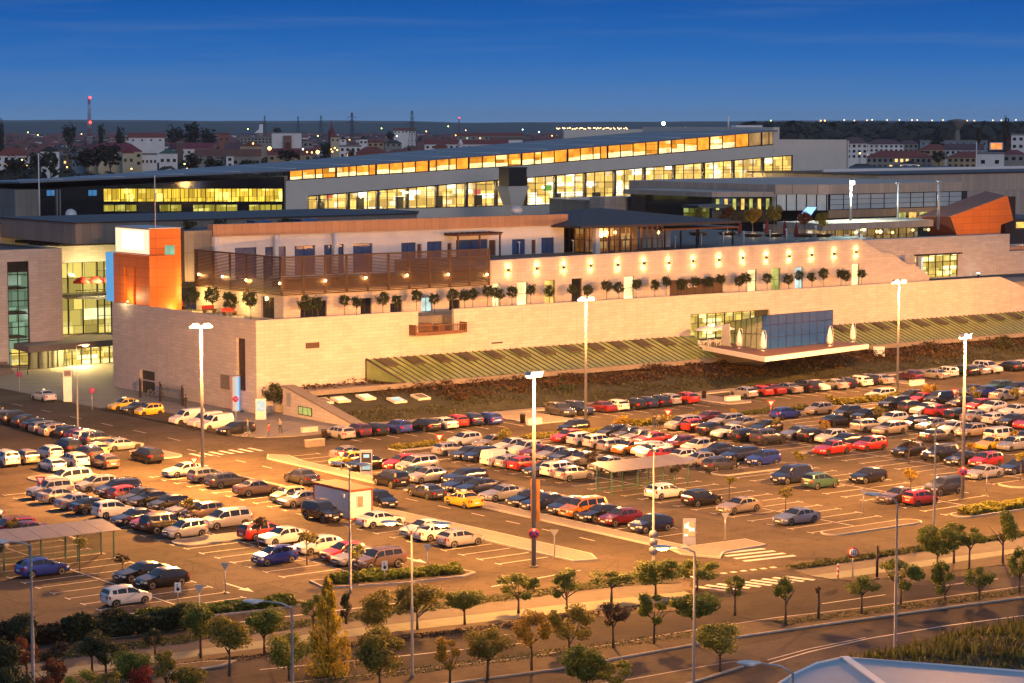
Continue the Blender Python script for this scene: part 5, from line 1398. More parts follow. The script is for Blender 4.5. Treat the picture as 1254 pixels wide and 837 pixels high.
for i in range(0, len(xs)-1):
    a, b = xs[i], xs[i+1]
    if i % 3 == 1: m = MB(); m.tube([((a+b)/2,HY+2.2,zb),((a+b)/2,HY+2.2,ztop(a)-.2)], .55, 10); B_('column', m, concrete, hall)
    if i % 4 == 2: m = MB(); m.box(a+.3,b-.3,HY+5.2,HY+5.4,zb+.0,zb+2.6); B_('door', m, metal_dark, hall)
    if i % 5 in (0,3): m = MB(); w_ = random.uniform(.8,2.6); h_ = random.uniform(.6,1.4); z_ = zb+random.uniform(2.4,3.4); m.box(a,a+w_,HY+4.8,HY+5.,z_,z_+h_); B_('shop_sign', m, random.choice([win_bright,win_yellow,emit_sign[i % 3]]), hall)
    if i % 3 == 0: lamp_light('hall_light', (a,HY+3.5,min(ztop(a)-.8, zb+6)), HALL_W, (1.,.70,.28), None, .5, False)
for px, py in ((442,241),(498,236),(611,230),(665,229.5),(723,228.5),(779,228),(833,227.5),(933,221)):
    x, z = onY(px, py, HY+1.); m = MB(); m.lathe([(.05,-.35),(.35,-.15),(.35,.15),(.05,.35)], (x,HY+1.,z), 8); B_('pendant_light', m, lamp_soft, hall)
# ribbon windows under the roof
rb = [355]; 
random.seed(5)
while rb[-1] < 944: rb.append(rb[-1]+random.choice([9.,15.5,16.,16.5]))
rb[-1] = 948
def rz_(px): return onY(px, 222-(px-350)*.0716 if px < 642 else 201.6-(px-642)*.0834, HY), None
def rbot(px): return hz(px, lerp_curve([(350,221.5),(642,203.0),(950,177.0)], px))
def rtop(px): return hz(px, lerp_curve([(350,209.),(642,186.8),(950,160.)], px))
fr = MB()
for i in range(len(rb)-1):
    a, b = rb[i], rb[i+1]
    pa, pb, qa, qb = rbot(a), rbot(b), rtop(a), rtop(b)
    q = MB(); q.prismY([(pa[0]+.1,pa[1]+.1),(pb[0]-.1,pb[1]+.1),(qb[0]-.1,qb[1]-.1),(qa[0]+.1,qa[1]-.1)], HY+.30, HY+.36)
    B_('window', q, (win_amber,win_amber,win_clere,win_amber,win_clere)[(i*7+i//3) % 5] if a < 905 else win_dim, hall)
    if a < 900 and (i*5+i//4) % 7 not in (1,4):
        lv = .42 if i % 3 else .30; q = MB(); q.prismY([(pa[0]+.12,pa[1]+.12),(pb[0]-.12,pb[1]+.12),(pb[0]-.12,pb[1]+(qb[1]-pb[1])*lv),(pa[0]+.12,pa[1]+(qa[1]-pa[1])*lv)], HY+.27, HY+.295); B_('window_glow_band', q, win_bright, hall)  # brighter lower band paints the interior light onto the window
    w_ = .14 if i % 4 else .3; fr.prismY([(pa[0]-w_,pa[1]),(pa[0]+w_*.5,pa[1]),(qa[0]+w_*.5,qa[1]),(qa[0]-w_,qa[1])], HY+.1, HY+.45)
for (f_, d0, d1) in ((rbot,0,.16),(rtop,-.16,.0)):
    A, M2, Z = f_(350), f_(642), f_(948)
    fr.prismY([(A[0],A[1]+d0),(M2[0],M2[1]+d0),(Z[0],Z[1]+d0),(Z[0],Z[1]+d1),(M2[0],M2[1]+d1),(A[0],A[1]+d1)], HY+.12, HY+.42)
B_('ribbon_frame', fr, black_frame, hall)
e0 = hz(947,157); e1 = hz(954,181); m = MB(); m.box(e0[0],e1[0],HY-.1,HY+52,e1[1]-1,e0[1]+.2); B_('end_fin', m, hallwhite, hall)
# roof plate
BY = 492.
rf = [(30,222.5),(348,208.5),(642,186.3),(947,159.5)]; rk = [(30,220.5),(330,199.5),(640,174.2),(790,161.5),(950,156.5)]
F_ = [ (hz(a,b)[0],HY-.5,hz(a,b)[1]) for a, b in rf]; K_ = [(onY(a,b,BY)[0],BY,onY(a,b,BY)[1]) for a, b in rk]
m = MB(); pts = F_+K_[::-1]; n = len(pts)
def hroof(x, y):
    fz = lerp_curve([(p[0],p[2]) for p in F_], x); kz = lerp_curve([(p[0],p[2]) for p in K_], x+ (BY-HY)*.0)
    t = (y-HY+.5)/(BY-HY+.5); return fz+(kz-fz)*t
NX = 60; x0_, x1_ = 207.5, 420.
vs = []; fs = []
for i in range(NX+1):
    x = x0_+(x1_-x0_)*i/NX
    for y in (HY-.5,(HY+BY)/2,BY):
        z = hroof(x,y); vs.append((x,y,z)); 
    for y in (HY-.5,(HY+BY)/2,BY): vs.append((x,y,hroof(x,y)-.35))
for i in range(NX):
    a = i*6; b = a+6
    fs += [(a,b,b+1,a+1),(a+1,b+1,b+2,a+2),(a+3,a+4,b+4,b+3),(a+4,a+5,b+5,b+4),(a,a+3,b+3,b),(a+2,b+2,b+5,a+5)]
fs += [(0,1,4,3),(1,2,5,4)]; k_ = NX*6; fs += [(k_,k_+3,k_+4,k_+1),(k_+1,k_+4,k_+5,k_+2)]
m = MB(); m.add(vs, fs); B_('roof', m, roofm, hall)
m = MB()
for i in range(1,15):
    x = x0_+(x1_-x0_)*i/15; m.tube([(x+(-4+8*t)*1.0+ (t*t)*6,HY+(BY-HY)*t,hroof(min(419.5,max(208,x+(-4+8*t)+t*t*6)),HY+(BY-HY)*t)+.06) for t in (0.02,.25,.5,.75,.97) if 208 < x+(-4+8*t)+t*t*6 < 419], .10, 5)
B_('roof_seams', m, metal_white, hall)
pa_, pb_ = onY(690,159.5,BY+.3), onY(953,156.6,BY+.3); m = MB(); m.prismY([(pa_[0],pa_[1]-3.5),(pb_[0],pb_[1]-2.5),(pb_[0],pb_[1]),(pa_[0],pa_[1])], BY+.02, BY+.6); B_('rear_parapet', m, hallwhite, hall)
m = MB(); m.box(446,446.5,HY,500,8,30.5); m.box(200,446,499.5,500,8,22); m.box(421.2,445.9,HY+.6,499.5,28.5,30.3); B_('rear_walls', m, hallwhite, hall)
x_, z_ = onY(892,152,480); m = MB(); m.tube([(x_,480,33.9),(x_,480,37.2)], .25, 8); m.box(x_+2,x_+12,479,481,33.9,34.6); B_('roof_equipment', m, metal_white, hall)
# dark glass end of the hall
dk_ = thing('dark_glass_block', (209,HY,14), 'dark glazed block with yellow lit office strips under the grey roof end', 'building')
a0 = hz(50,264); a1 = hz(349,261); 
m = MB(); m.prismY([(a0[0],12.),(a1[0],12.),(a1[0],23.4),(a0[0],21.7)], HY+.2, HY+40); B_('wall', m, dark_glass, dk_)
m = MB(); m.box(206.6,a0[0],HY+.1,HY+45,12,21.6); B_('end_wall', m, greyclad, dk_)
def strip_win(pxs, y0, y1, mat_):
    for a, b in pxs:
        x0, x1, z0, z1 = pxw(a, b, y0, y1, HY); W_(dk_, 'Y', HY+.05, x0, x1, z0, z1, mat_, black_frame, 2, 1, .08, .12)
strip_win([(127+i*10.45,137.1+i*10.45) for i in range(21)], 231, 247.5, win_office)
strip_win([(127+i*13.7,140.2+i*13.7) for i in range(16) if i not in (3,4,7,12)], 250.5, 259.5, win_office2)
strip_win([(57,67.5),(108,119)], 232.5, 240.5, win_blue); 
m = MB(); m.prismY([(a0[0],14.8),(a1[0],15.4),(a1[0],15.8),(a0[0],15.2)], HY-.2, HY+.2); B_('ledge', m, metal_grey, dk_)
for px in (70,): x, z = hz(px,262); m = MB(); m.box(x-.1,x,HY-.3,HY+.2,14.8,21.5); m.box(x+.6,x+.7,HY-.3,HY+.2,14.8,21.5); B_('ladder', m, metal_grey, dk_)
t = thing('satellite_dish', (217.5,437,15.0), 'white satellite dish before the dark glass block', 'satellite dish'); MB().tube([(0,0,0),(0,0,1.2)], .07, 6).build('post', metal_grey, t); dd = MB().lathe([(.05,.0),(.7,.12),(1.15,.36),(1.2,.44)], n=14).build('dish', metal_white, t); dd.location = (0,-.05,1.3); dd.rotation_euler = (rad(70),0,rad(-15))
for px, py0_, py1_, Y in ((47,188,262,432),): 
    x, z = onY(px, py0_, Y); t = thing('flag_pole', (x,Y,14), 'thin pale pole rising beside the end of the hall', 'pole'); MB().tube([(0,0,0),(0,0,z-14)], .12, 6).build('pole', metal_white, t); MB().lathe([(.2,0),(.2,.3)], n=8).build('base', concrete, t)
# flared ventilation tower
vt = thing('ventilation_tower', (0,0,0), 'white flared ventilation tower topped by a dark louvred box', 'ventilation tower'); vt.location = (307.,418.,14.5)
x0, z0 = onY(628,256,418); vt.location = (x0,418,14.5)
zz = onY(628,228,418)[1]-14.5; zt_ = onY(628,205,418)[1]-14.5
m = MB(); m.add([(-1.7,-1.7,0),(1.7,-1.7,0),(1.7,1.7,0),(-1.7,1.7,0),(-1.6,-1.6,zz*.35),(1.6,-1.6,zz*.35),(1.6,1.6,zz*.35),(-1.6,1.6,zz*.35),(-3.0,-2.2,zz),(3.0,-2.2,zz),(3.0,2.2,zz),(-3.0,2.2,zz)], [(0,3,2,1)]+[(a,(a+1) % 4,4+(a+1) % 4,4+a) for a in range(4)]+[(4+a,4+(a+1) % 4,8+(a+1) % 4,8+a) for a in range(4)]+[(8,9,10,11)]); m.build('shaft', hallwhite, vt)
m = MB(); m.box(-2.5,2.5,-1.9,1.9,zz,zt_-.3); m.box(-2.6,2.6,-2.,2.,zt_-.3,zt_)
for k in range(6): m.box(-2.4+k*.85,-2.25+k*.85,-1.98,-1.9,zz+.2,zt_-.4)
m.build('louvre_box', metal_dark, vt)
for k in range(3):
    x, z = onY(758+k*7.4, 243, 400); t = thing('exhaust_stack', (x,400,15), 'shiny steel exhaust cylinder, %s of three before the hall windows' % ORD[k], 'exhaust stack', 'steel exhaust cylinders'); MB().lathe([(.55,0),(.55,z-15.2),(.6,z-15.1)], n=12).build('stack', metal_grey, t); MB().lathe([(.45,z-15.1),(.1,z-14.8)], n=10).build('cap', metal_dark, t)
pbk = thing('plant_block', (306,380,10), 'low grey-green panelled plant block before the hall windows', 'building')
b0 = onY(726,246,385); b1 = onY(935,264,385); m = MB(); m.box(b0[0],b1[0],385,400,10,b0[1]); B_('wall', m, greyclad, pbk); m = MB(); m.box(b0[0]-.2,b1[0]+.2,384.8,400.2,b0[1],b0[1]+.25); B_('roof', m, metal_grey, pbk)
m = MB(); m.box(b0[0]-1,b0[0]+8.,380,384.8,12,b0[1]+.8); B_('tank_housing', m, tanpanel, pbk)
# --- glazed annex on the right
an2 = thing('glazed_annex', (332,340,DK), 'blue-grey glazed annex with tan bands beyond the roof deck', 'building')
A0 = onY(1014,225,340); A1 = onY(1177,225,340)
zt0 = A0[1]-.2
m = MB(); m.box(A0[0],A1[0]+2,340,395,14.,zt0-2.0); B_('core', m, roofdark, an2)
m = MB(); m.box(A0[0]-.0,A1[0]+2.2,339.5,395,zt0-2.,zt0); B_('tan_band', m, tanpanel, an2)
m = MB(); m.box(A0[0],A1[0]+2,339.6,340,15.8,17.4); B_('tan_base', m, copper, an2)
nb = 10
for k in range(nb): W_(an2, 'Y', 339.7, A0[0]+.3+(A1[0]-A0[0]-.3)*k/nb, A0[0]+.3+(A1[0]-A0[0]-.3)*(k+1)/nb-.02, 17.45, zt0-2.05, bluegrey_glass, black_frame, 1, 3, .1, .2)
sx, sy = atD(983,240,math.hypot(A0[0],340)+2)[:2]
m = MB(); m.prism([(A0[0]-.02,340),(A0[0]-9,346),(A0[0]-9,392),(A0[0]-.02,392)], 17.4, zt0-2.02); B_('side_glazing', m, bluegrey_glass, an2)
m = MB(); m.prism([(A0[0]-.02,339.6),(A0[0]-9.3,345.7),(A0[0]-9.3,392),(A0[0]-.02,392)], zt0-2., zt0-.01); B_('side_band', m, tanpanel, an2)
m = MB()
for k in range(6):
    x = A0[0]-.3-8.6*k/5; y = 340.1+6*k/5.2; m.box(x-.08,x+.08,y-.15,y+.0,17.4,zt0-2.02)
B_('side_mullions', m, black_frame, an2)
m = MB(); m.prism([(A0[0]-9,346),(A0[0]-21,352),(A0[0]-21,380),(A0[0]-9,380)], 20.2, 21.2); B_('link_roof', m, tanpanel, an2)
m = MB(); m.prism([(A0[0]-9,347),(A0[0]-20.5,352.5),(A0[0]-20.5,378),(A0[0]-9,378)], 15., 20.2); B_('link_glazing', m, dark_glass, an2)
for k in range(7): 
    x = A0[0]-10.-k*1.6; y = 347.2+ (k*1.6+1.)*5.5/11.5-.35; m = MB(); m.box(x-.4,x+.4,y-.2,y-.1,17.6,19.8); B_('lit_pane', m, win_yellow if k % 2 else win_lime, an2)
# low shop canopies facing the deck
LY = 300.
lc = thing('deck_shops', (300,LY,12), 'low tan-roofed row of lit shops and cafes at the back of the deck', 'building')
c0 = onY(1008,283,LY); c1 = onY(1143,280,LY); zr1 = onY(1075,272,LY)[1]; zr0 = onY(1075,280,LY)[1]
m = MB(); m.prism([(c0[0],LY),(c1[0],LY),(c1[0]+4,LY+12),(c0[0],LY+12)], zr0, zr1); B_('roof', m, tanpanel, lc)
m = MB(); m.box(c0[0],c1[0],LY+4,LY+4.2,12.,zr0); B_('interior', m, interior('cafe_interior', (.75,.42,.10), .9, (.9,1.2), hot=(.9,.95,1.)), lc)
for k in range(14): W_(lc, 'Y', LY+1, c0[0]+(c1[0]-c0[0])*k/14, c0[0]+(c1[0]-c0[0])*(k+1)/14-.02, 12., zr0-.02, pane_clear, black_frame, 1, 2, .08)
for px, py, mm in ((1058,277,lamp_soft),(1048,281,win_bright),(1093,281,win_bright),(1078,280,lamp_soft),(1118,278,win_bright),(1137,277.5,win_bright)):
    x, z = onY(px, py+4., LY+.6); m = MB(); m.lathe([(.05,-.3),(.3,-.1),(.3,.1),(.05,.3)], (x,LY+.6,z), 8); B_('pendant_light', m, mm, lc)
for k in range(5):
    x, z0 = onY(1100+k*13, 270, 337); m = MB(); m.box(x,x+2.0,336.8,337,14.6 if k else 15.,16.6); B_('lit_window', m, (win_lime,win_yellow,win_lime,win_yellow,win_yellow)[k], lc)
c2 = onY(860,283,325); m = MB(); m.box(c2[0],c0[0]-.5,330,330.3,14.5,19.2); B_('rear_glazing', m, interior('deck_rear', (.30,.30,.05), .45, (1.1,1.4), hot=(.8,.9,.3)), lc)
m = MB(); m.box(c2[0],c0[0]+1,326,331,19.2,19.8); B_('rear_canopy', m, roofdark, lc)
s_, z_ = onY(988,276,322); m = MB(); m.add([(s_-2.4,322,17.),(s_+.4,322,16.8),(s_+2.6,322,19.0),(s_+.2,322,19.1),(s_-2.4,322.2,17.),(s_+.4,322.2,16.8),(s_+2.6,322.2,19.0),(s_+.2,322.2,19.1)], [(0,1,2,3),(7,6,5,4),(0,4,5,1),(1,5,6,2),(2,6,7,3),(3,7,4,0)]); B_('neon_panel', m, emit('neon_blue', (.25,.5,1.), 2.2), lc)
# tan hall far right
rh = thing('tan_hall', (400,400,5), 'large tan ribbed metal hall behind the orange wedge', 'building')
r0 = onY(1076,224,400); r1 = onY(1254,216,400)
m = MB(); m.box(r0[0],r1[0]+40,400,470,4,22.4); B_('wall', m, tanpanel, rh); m = MB(); m.box(r0[0]-.3,r1[0]+40.3,399.7,470.3,22.4,22.8); B_('roof', m, roofdark, rh)
m = MB(); m.box(r0[0]+6,r1[0]+30,425,425.4,22.8,23.5); B_('roof_edge', m, metal_white, rh)
hx0, hx1, hz0, hz1 = pxw(1201,1218,240,246,400); m = MB(); m.box(hx0,hx1,399.8,400.02,hz0,hz1); B_('louvre', m, black_frame, rh)
for px in (1226,1246): x0, x1, z0, z1 = pxw(px,px+9,271,285,399); m = MB(); m.box(x0,x1,399.6,399.9,z0,z1); B_('lit_window', m, win_yellow, rh)
for k in range(4): x0, x1, z0, z1 = pxw(1225+k*8,1231+k*8,269,287,330) if k else pxw(1225,1231,269,287,330)
# orange wedge
ow = thing('orange_wedge', (333,300,12), 'bright orange wedge-shaped entrance structure with a dark mouth', 'entrance wedge')
WY = 298.
f_ = [onY(a,b,WY) for a, b in ((1164,266),(1234,240),(1241,270),(1226,275.5),(1225,287),(1172,289))]
m = MB(); m.prismY(f_, WY, WY+.5); B_('orange_face', m, orange_panel, ow)
bk = [(f_[0][0],WY+.5,f_[0][1]),(f_[1][0],WY+.5,f_[1][1]),(f_[1][0]+4.,WY+9,f_[1][1]+.6),(f_[0][0]-1.5,WY+7,f_[0][1])]
m = MB(); m.add(bk+[(a,b,c-.5) for a, b, c in bk], [(0,1,2,3),(7,6,5,4),(0,4,5,1),(1,5,6,2),(2,6,7,3),(3,7,4,0)]); B_('roof', m, pbr('rust_roof', (.16,.055,.03), .6, var=.1), ow)
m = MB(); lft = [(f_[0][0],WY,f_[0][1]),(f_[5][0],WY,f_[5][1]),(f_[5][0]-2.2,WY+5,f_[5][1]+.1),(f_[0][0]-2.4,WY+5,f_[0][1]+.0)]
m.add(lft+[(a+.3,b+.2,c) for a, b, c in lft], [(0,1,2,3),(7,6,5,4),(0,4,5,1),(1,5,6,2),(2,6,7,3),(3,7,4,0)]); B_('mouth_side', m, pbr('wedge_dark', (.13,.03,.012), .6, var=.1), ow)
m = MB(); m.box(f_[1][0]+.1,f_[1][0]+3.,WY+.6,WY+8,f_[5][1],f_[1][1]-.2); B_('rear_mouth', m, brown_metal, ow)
m = MB(); m.box(f_[0][0]+4,f_[2][0]+24,WY+4,WY+20,f_[5][1]-4,f_[5][1]+2.5); B_('rear_block', m, roofdark, ow)
for k, px in enumerate((1224,1245)): x0, x1, z0, z1 = pxw(px,px+10,272,279.5,WY+3.8); m = MB(); m.box(x0,x1,WY+3.7,WY+3.95,z0,z1); B_('lit_window', m, win_yellow, ow)
m = MB(); x0, z0 = onY(1238,300,258); m.box(x0,x0+14,258.5,264,13.0,14.6); B_('copper_roof', m, copper, ow)
t = thing('floor_floodlight', (334,283.5,16.4), 'small unseen floodlight added to light the orange wedge', 'floodlight'); MB().box(-.3,.3,-.2,.2,-.2,.3).build('body', metal_dark, t); MB().lathe([(.2,.3),(.12,.36)], n=8).build('lens', lamp_orange, t)
lamp_light('added_wedge_flood', (334,283,17.6), WEDGE_W, (1.,.50,.14), None, .3, False)  # unseen flood with its fixture, added to brighten the wedge face
# --- deck furniture
DP = [(827,306,'tenth'),(859,303),(886,301),(911,299.5),(943,297.5),(963,296),(999,292),(636,313.5),(702,311),(766,308)]
DP.sort()
for i, d in enumerate(DP):
    x, y = G(d[0], d[1]-1.5, DK+.02); y = max(y, Y2+1.2)
    t = thing('deck_lamp', (x,y,DK), 'slim white deck post lamp, %s from the white wing' % ORD[i], 'lamp post', 'slim white post lamps on the deck')
    MB().tube([(0,0,0),(0,0,1.75)], .075, 8).build('post', metal_white, t); MB().box(-.28,.1,-.1,.1,1.75,1.92).build('head', metal_white, t)
for px, py0_, py1_, lab in ((1042,226,271,'deck mast carrying a brilliant greenish-white floodlight'),(1100,225,268,'bare grey deck mast before the glazed annex'),(1150,223,286,'tall bare grey mast beside the orange wedge')):
    x, z = onY(px, py0_, 306. if px < 1145 else 290.); y = 306. if px < 1145 else 290.
    t = thing('deck_mast', (x,y,DK), lab, 'mast'); hh = z-DK
    MB().tube([(0,0,0),(0,0,hh)], [.24,.2], 10).build('pole', metal_grey, t); MB().box(-.5,.5,-.15,.15,hh,hh+.18).build('crossarm', metal_grey, t)
    if px == 1042:
        b = MB().box(-.5,.5,-.3,.1,hh+.18,hh+.6).build('floodlight', metal_grey, t); MB().box(-.55,.55,-.40,-.30,hh-.05,hh+.65).build('lens', lamp_white, b)
        lamp_light('mast_lamp', (0,-.9,hh+.1), DECK_W, (.80,1.0,.82), t, .25, False)
DTREE = [(855,263,9,'olive'),(891,262,9,'rust'),(922,263,12,'yellow'),(948,261,11,'olive'),(985,269,9.5,'rust'),(1008,270,10,'olive')]
for px, py, d in ((906,283,'between the tan and the yellow deck trees'),(939,283,'just past the yellow deck tree'),(961,285,'past the brownish deck tree'),(975,287,'beside the rust deck tree and blue neon')):
    x, y = G(px, py+5, DK); y = min(y, 305.); folded_parasol(px, py+6, DK, 3.0, .38, canvas_maroon, 'parasol', 'folded dark red parasol on the deck '+d, 'parasol', 'folded dark red parasols on the deck', False)
# ------------------------------------------------------------------ masts, lamps, signs, street furniture
mast(112.6,198.6,15.3,'tall floodlight mast before the blank stone wall beside the white saloon',MAST_W*2.1,rad(-20))
mc = mast(111.4,143.9,15.3,'tall floodlight mast with a red-yellow banner on the paved island',MAST_W,rad(20))
mast(167.3,206.4,15.0,'tall floodlight mast before the middle of the planted slope',MAST_W*.85,rad(-10))
mast(217.3,205.0,15.0,'tall floodlight mast before the cafe jetty end of the slope',MAST_W*.85,rad(-10))
m5 = mast(163.5,145.8,15.3,'tall floodlight mast among the shrubs of the near kerbed bed',MAST_W,rad(20))
mast(267.,206.,15.,'added floodlight mast out of view towards the end of the slope',MAST_W,rad(-10)); mast(216.,146.,15.,'added floodlight mast out of view beyond the shrub bed mast',MAST_W*.8,rad(10))  # both masts added outside the view, continuing the grid to light this side
MB().box(.18,.24,-.42,.42,3.6,7.0).build('banner', emit('banner_mat', (.85,.30,.06), .05) if False else pbr('banner_cloth', (.72,.30,.05), .7, var=.3, scale=1.2), mc)
def disc_sign(parent, z, fx, r=.36, back=False, cols=('red','blue')):
    cm = SIGN
    o = MB().lathe([(r,-.02),(r,.02)], (0,fx,z), 18, axis='y').build('sign_disc', cm['grey'] if back else cm[cols[0]], parent)
    if not back:
        q = MB().lathe([(r*.76,-.03),(r*.76,.0)], (0,fx-.008,z), 18, axis='y').build('sign_face', cm[cols[1]], o)
        if cols[1] == 'blue':
            d = MB(); d.add([(-r*.6,fx-.045,z+r*.45),(-r*.45,fx-.045,z+r*.6),(r*.6,fx-.045,z-r*.45),(r*.45,fx-.045,z-r*.6)], [(0,1,2,3)])
            d.add([(-r*.6,fx-.042,z-r*.45),(-r*.45,fx-.042,z-r*.6),(r*.6,fx-.042,z+r*.45),(r*.45,fx-.042,z+r*.6)], [(3,2,1,0)]); d.build('bar', cm['red'], o)
    return o
SIGN = dict(red=pbr('sign_red', (.55,.02,.02), .5, var=0.), blue=pbr('sign_blue_face', (.03,.06,.32), .5, var=0.), white=pbr('sign_white_face', (.78,.78,.76), .5, var=0.), grey=pbr('sign_back', (.33,.34,.36), .5, .4, var=0.), black=black_frame)
def face_cam(x, y): return math.atan2(y, x)-math.pi/2
def sign_on(parent, z, cols=('red','blue'), off=.24): disc_sign(parent, z, -off, .40, False, cols)
for mm in (mc, m5):
    hlp = mm
    rzz = face_cam(mm.location.x, mm.location.y)-mm.rotation_euler.z
    o = disc_sign(mm, 2.75, -.24, .42); o.rotation_euler = (0,0,rzz)
def post_sign(px, py, lab, kind, h=2.4):
    x, y = G(px, py); t = thing('road_sign', (x,y,0), lab, 'road sign', None, face_cam(x,y)+rad(random.uniform(-12,12)))
    MB().tube([(0,0,0),(0,0,h+.2)], .045, 7).build('post', metal_grey, t); MB().lathe([(.16,0),(.16,.06),(.06,.14)], n=8).build('foot', concrete, t)
    if kind == 'stop': disc_sign(t, h, -.07, .36)
    if kind == 'pink': disc_sign(t, h, -.07, .36)
    if kind == 'back':
        MB().prismY([(-.36,h+.26),(.36,h+.26),(0,h-.36)], -.10,-.06).build('sign_plate', SIGN['grey'], t)
    if kind == 'yield':
        o = MB().prismY([(-.48,h+.3),(.48,h+.3),(0,h-.52)], -.10,-.06).build('sign_plate', SIGN['red'], t); MB().prismY([(-.29,h+.19),(.29,h+.19),(0,h-.30)], -.115,-.101).build('sign_face', SIGN['white'], o)
    if kind == 'speed':
        o = disc_sign(t, h, -.07, .42, False, ('red','white'))
        q = MB(); q.bbox(-.12,-.112,h,.06,.012,.34); q.bbox(.10,-.112,h+.15,.20,.012,.05); q.bbox(.10,-.112,h-.15,.20,.012,.05); q.bbox(.02,-.112,h,.05,.012,.25); q.bbox(.18,-.112,h,.05,.012,.25); q.build('numerals', SIGN['black'], o)
    if kind == 'chair':
        t.scale = (.72,.72,.80)
        o = MB().box(-.32,.32,-.10,-.06,h-.45,h+.45).build('sign_plate', SIGN['white'], t)
        q = MB(); q.lathe([(.17,-.012),(.17,.0)], (.02,-.104,h-.16), 14, axis='y'); q.box(-.10,-.02,-.114,-.104,h-.12,h+.18); q.box(-.04,.14,-.114,-.104,h-.06,h+.01); q.lathe([(.06,-.012),(.06,0)], (-.06,-.104,h+.27), 10, axis='y'); q.build('wheelchair_mark', SIGN['black'], o)
    return t
post_sign(24,481,'round red no-stopping sign by the entrance ramp','stop')
post_sign(113,502,'round red no-stopping sign at the plaza kerb','stop')
post_sign(289,519,'no-stopping sign on a white post beside the parked vans','stop',2.9)
for px, py, lab in ((276,727,'give-way sign seen from behind by the hedge island'),(523,703,'give-way sign seen from behind on the shrub island'),(888,662,'give-way sign seen from behind beside the light box island'),(1057,631,'give-way sign seen from behind at the dark soil island'),(1208,607,'give-way sign seen from behind by the far shrub bed'),(679,684,'give-way sign seen from behind on the paved mast island')):
    post_sign(px, py, lab, 'back', 2.1)
post_sign(692,682,'give-way sign seen from behind at the tip of the paved island','back',1.9) if False else None
for px, py, lab in ((238,586,'red and white give-way sign beside the white saloon at the mast'),(418,578,'red and white give-way sign before the advertising totem'),(538,556,'red and white give-way sign in front of the white hatchback'),(818,524,'red and white give-way sign on the little green island'),(944,512,'red and white give-way sign by the blue hatchback'),(1169,497,'red and white give-way sign beyond the black people carrier'),(50,611,'red and white give-way sign before the white people carrier')):
    post_sign(px, py, lab, 'yield', 1.8)
post_sign(1044,708,'round speed limit sign reading 10 beside the avenue crossing','speed',2.0)
post_sign(471,713,'white wheelchair parking sign among the island shrubs','chair',1.6); post_sign(218,742,'white wheelchair parking sign by the hedge island near the white small car','chair',1.7)
post_sign(245,803,'plain sign post with a blue plate among the avenue trees','back',4.5)
x, y = G(1026,710); t = thing('bollard', (x,y,0), 'red and white striped bollard beside the avenue crossing', 'bollard'); b = MB().tube([(0,0,0),(0,0,1.25)], .07, 8).build('post', SIGN['white'], t)
for k in range(3): MB().tube([(0,0,.2+k*.38),(0,0,.38+k*.38)], .075, 8).build('band', SIGN['red'], b)
x, y = G(1074,709); t = thing('signal_post', (x,y,0), 'bare brown post standing beside the bike lane', 'post'); MB().tube([(0,0,0),(0,0,2.6)], .10, 8).build('post', brown_metal, t); MB().lathe([(.2,0),(.2,.08),(.1,.12)], n=8).build('foot', concrete, t)
def street_lamp(px, py, h, heads, lab, lit=False):
    x, y = G(px, py); t = thing('street_lamp', (x,y,0), lab, 'street lamp', 'slim street lamps along the roads')
    MB().tube([(0,0,0),(0,0,.35),(0,0,.36),(0,0,h*.5),(0,0,h*.5+.01),(0,0,h)], [.13,.13,.10,.10,.075,.06], 10).build('pole', mast_paint, t)
    for (ang, l, rise) in heads:
        d = Vector((math.cos(ang), math.sin(ang), 0)); p = Vector((0,0,h-.05))
        a = MB(); a.tube([p, p+d*.35*l+Vector((0,0,rise*.75)), p+d*l+Vector((0,0,rise))], [.05,.045,.04], 7); a.build('arm', metal_grey, t)
        e = p+d*(l+.45)+Vector((0,0,rise+.02)); hd = MB()
        hd.lathe([(.02,-.62),(.13,-.5),(.20,-.15),(.22,.15),(.15,.42),(.04,.52)], n=10, axis='y'); hm = hd.build('lamp_head', lamphead, t)
        hm.location = e; hm.rotation_euler = (0,0,ang-math.pi/2); hm.scale = (1,1,.55)
        ln = MB(); ln.lathe([(.03,-.36),(.17,-.22),(.20,.1),(.06,.3)], n=10, axis='y'); l2 = ln.build('lens', lamp_orange if lit else headl, hm); l2.location = (0,-.05,-.20 if lit else -.12)
        if lit: lamp_light('street_light', e+Vector((0,0,-.45)), STREET_W, ORANGE, t, .15)
    return t
LFT = math.atan2(.604,-.797); RGT = LFT+math.pi
lamphead = pbr('lamp_head_grey', (.55,.57,.60), .35, .3, var=0.)
street_lamp(41.5,869,10,[(LFT,1.4,.25)],'unlit street lamp at the shelter side of the bottom hedge')
street_lamp(359.5,974,10,[(LFT,1.6,.35)],'unlit street lamp rising beside the golden conifer')
street_lamp(505,832,9.3,[(LFT,1.0,.8),(RGT,1.5,.7)],'double-armed lit street lamp before the white saloons',True)
street_lamp(849,880,10,[(LFT,1.5,.3)],'lit single-arm street lamp beside the zebra crossing trees',True)
street_lamp(429,727,9.4,[(LFT,.5,.5),(RGT,.6,.4)],'unlit double street lamp in front of the white cabin')
s6 = street_lamp(800,690,9.0,[(LFT,.6,.7),(RGT,.6,.4)],'unlit double street lamp carrying three sign backs')
for z in (1.05,1.75,2.35): 
    o = disc_sign(s6, z, -.16, .36, True); o.rotation_euler = (0,0,face_cam(s6.location.x,s6.location.y))
street_lamp(1143.5,655,9.3,[(LFT,.9,.6),(RGT,.9,.5)],'unlit double street lamp behind the avenue trees near the shrub bed')
street_lamp(1096,797,10.0,[(LFT,1.2,.6)],'unlit single-arm street lamp at the edge of the grass bank')
street_lamp(968,1085,10,[(LFT,1.6,.5)],'street lamp glowing faintly beside the blue metal roof',False)
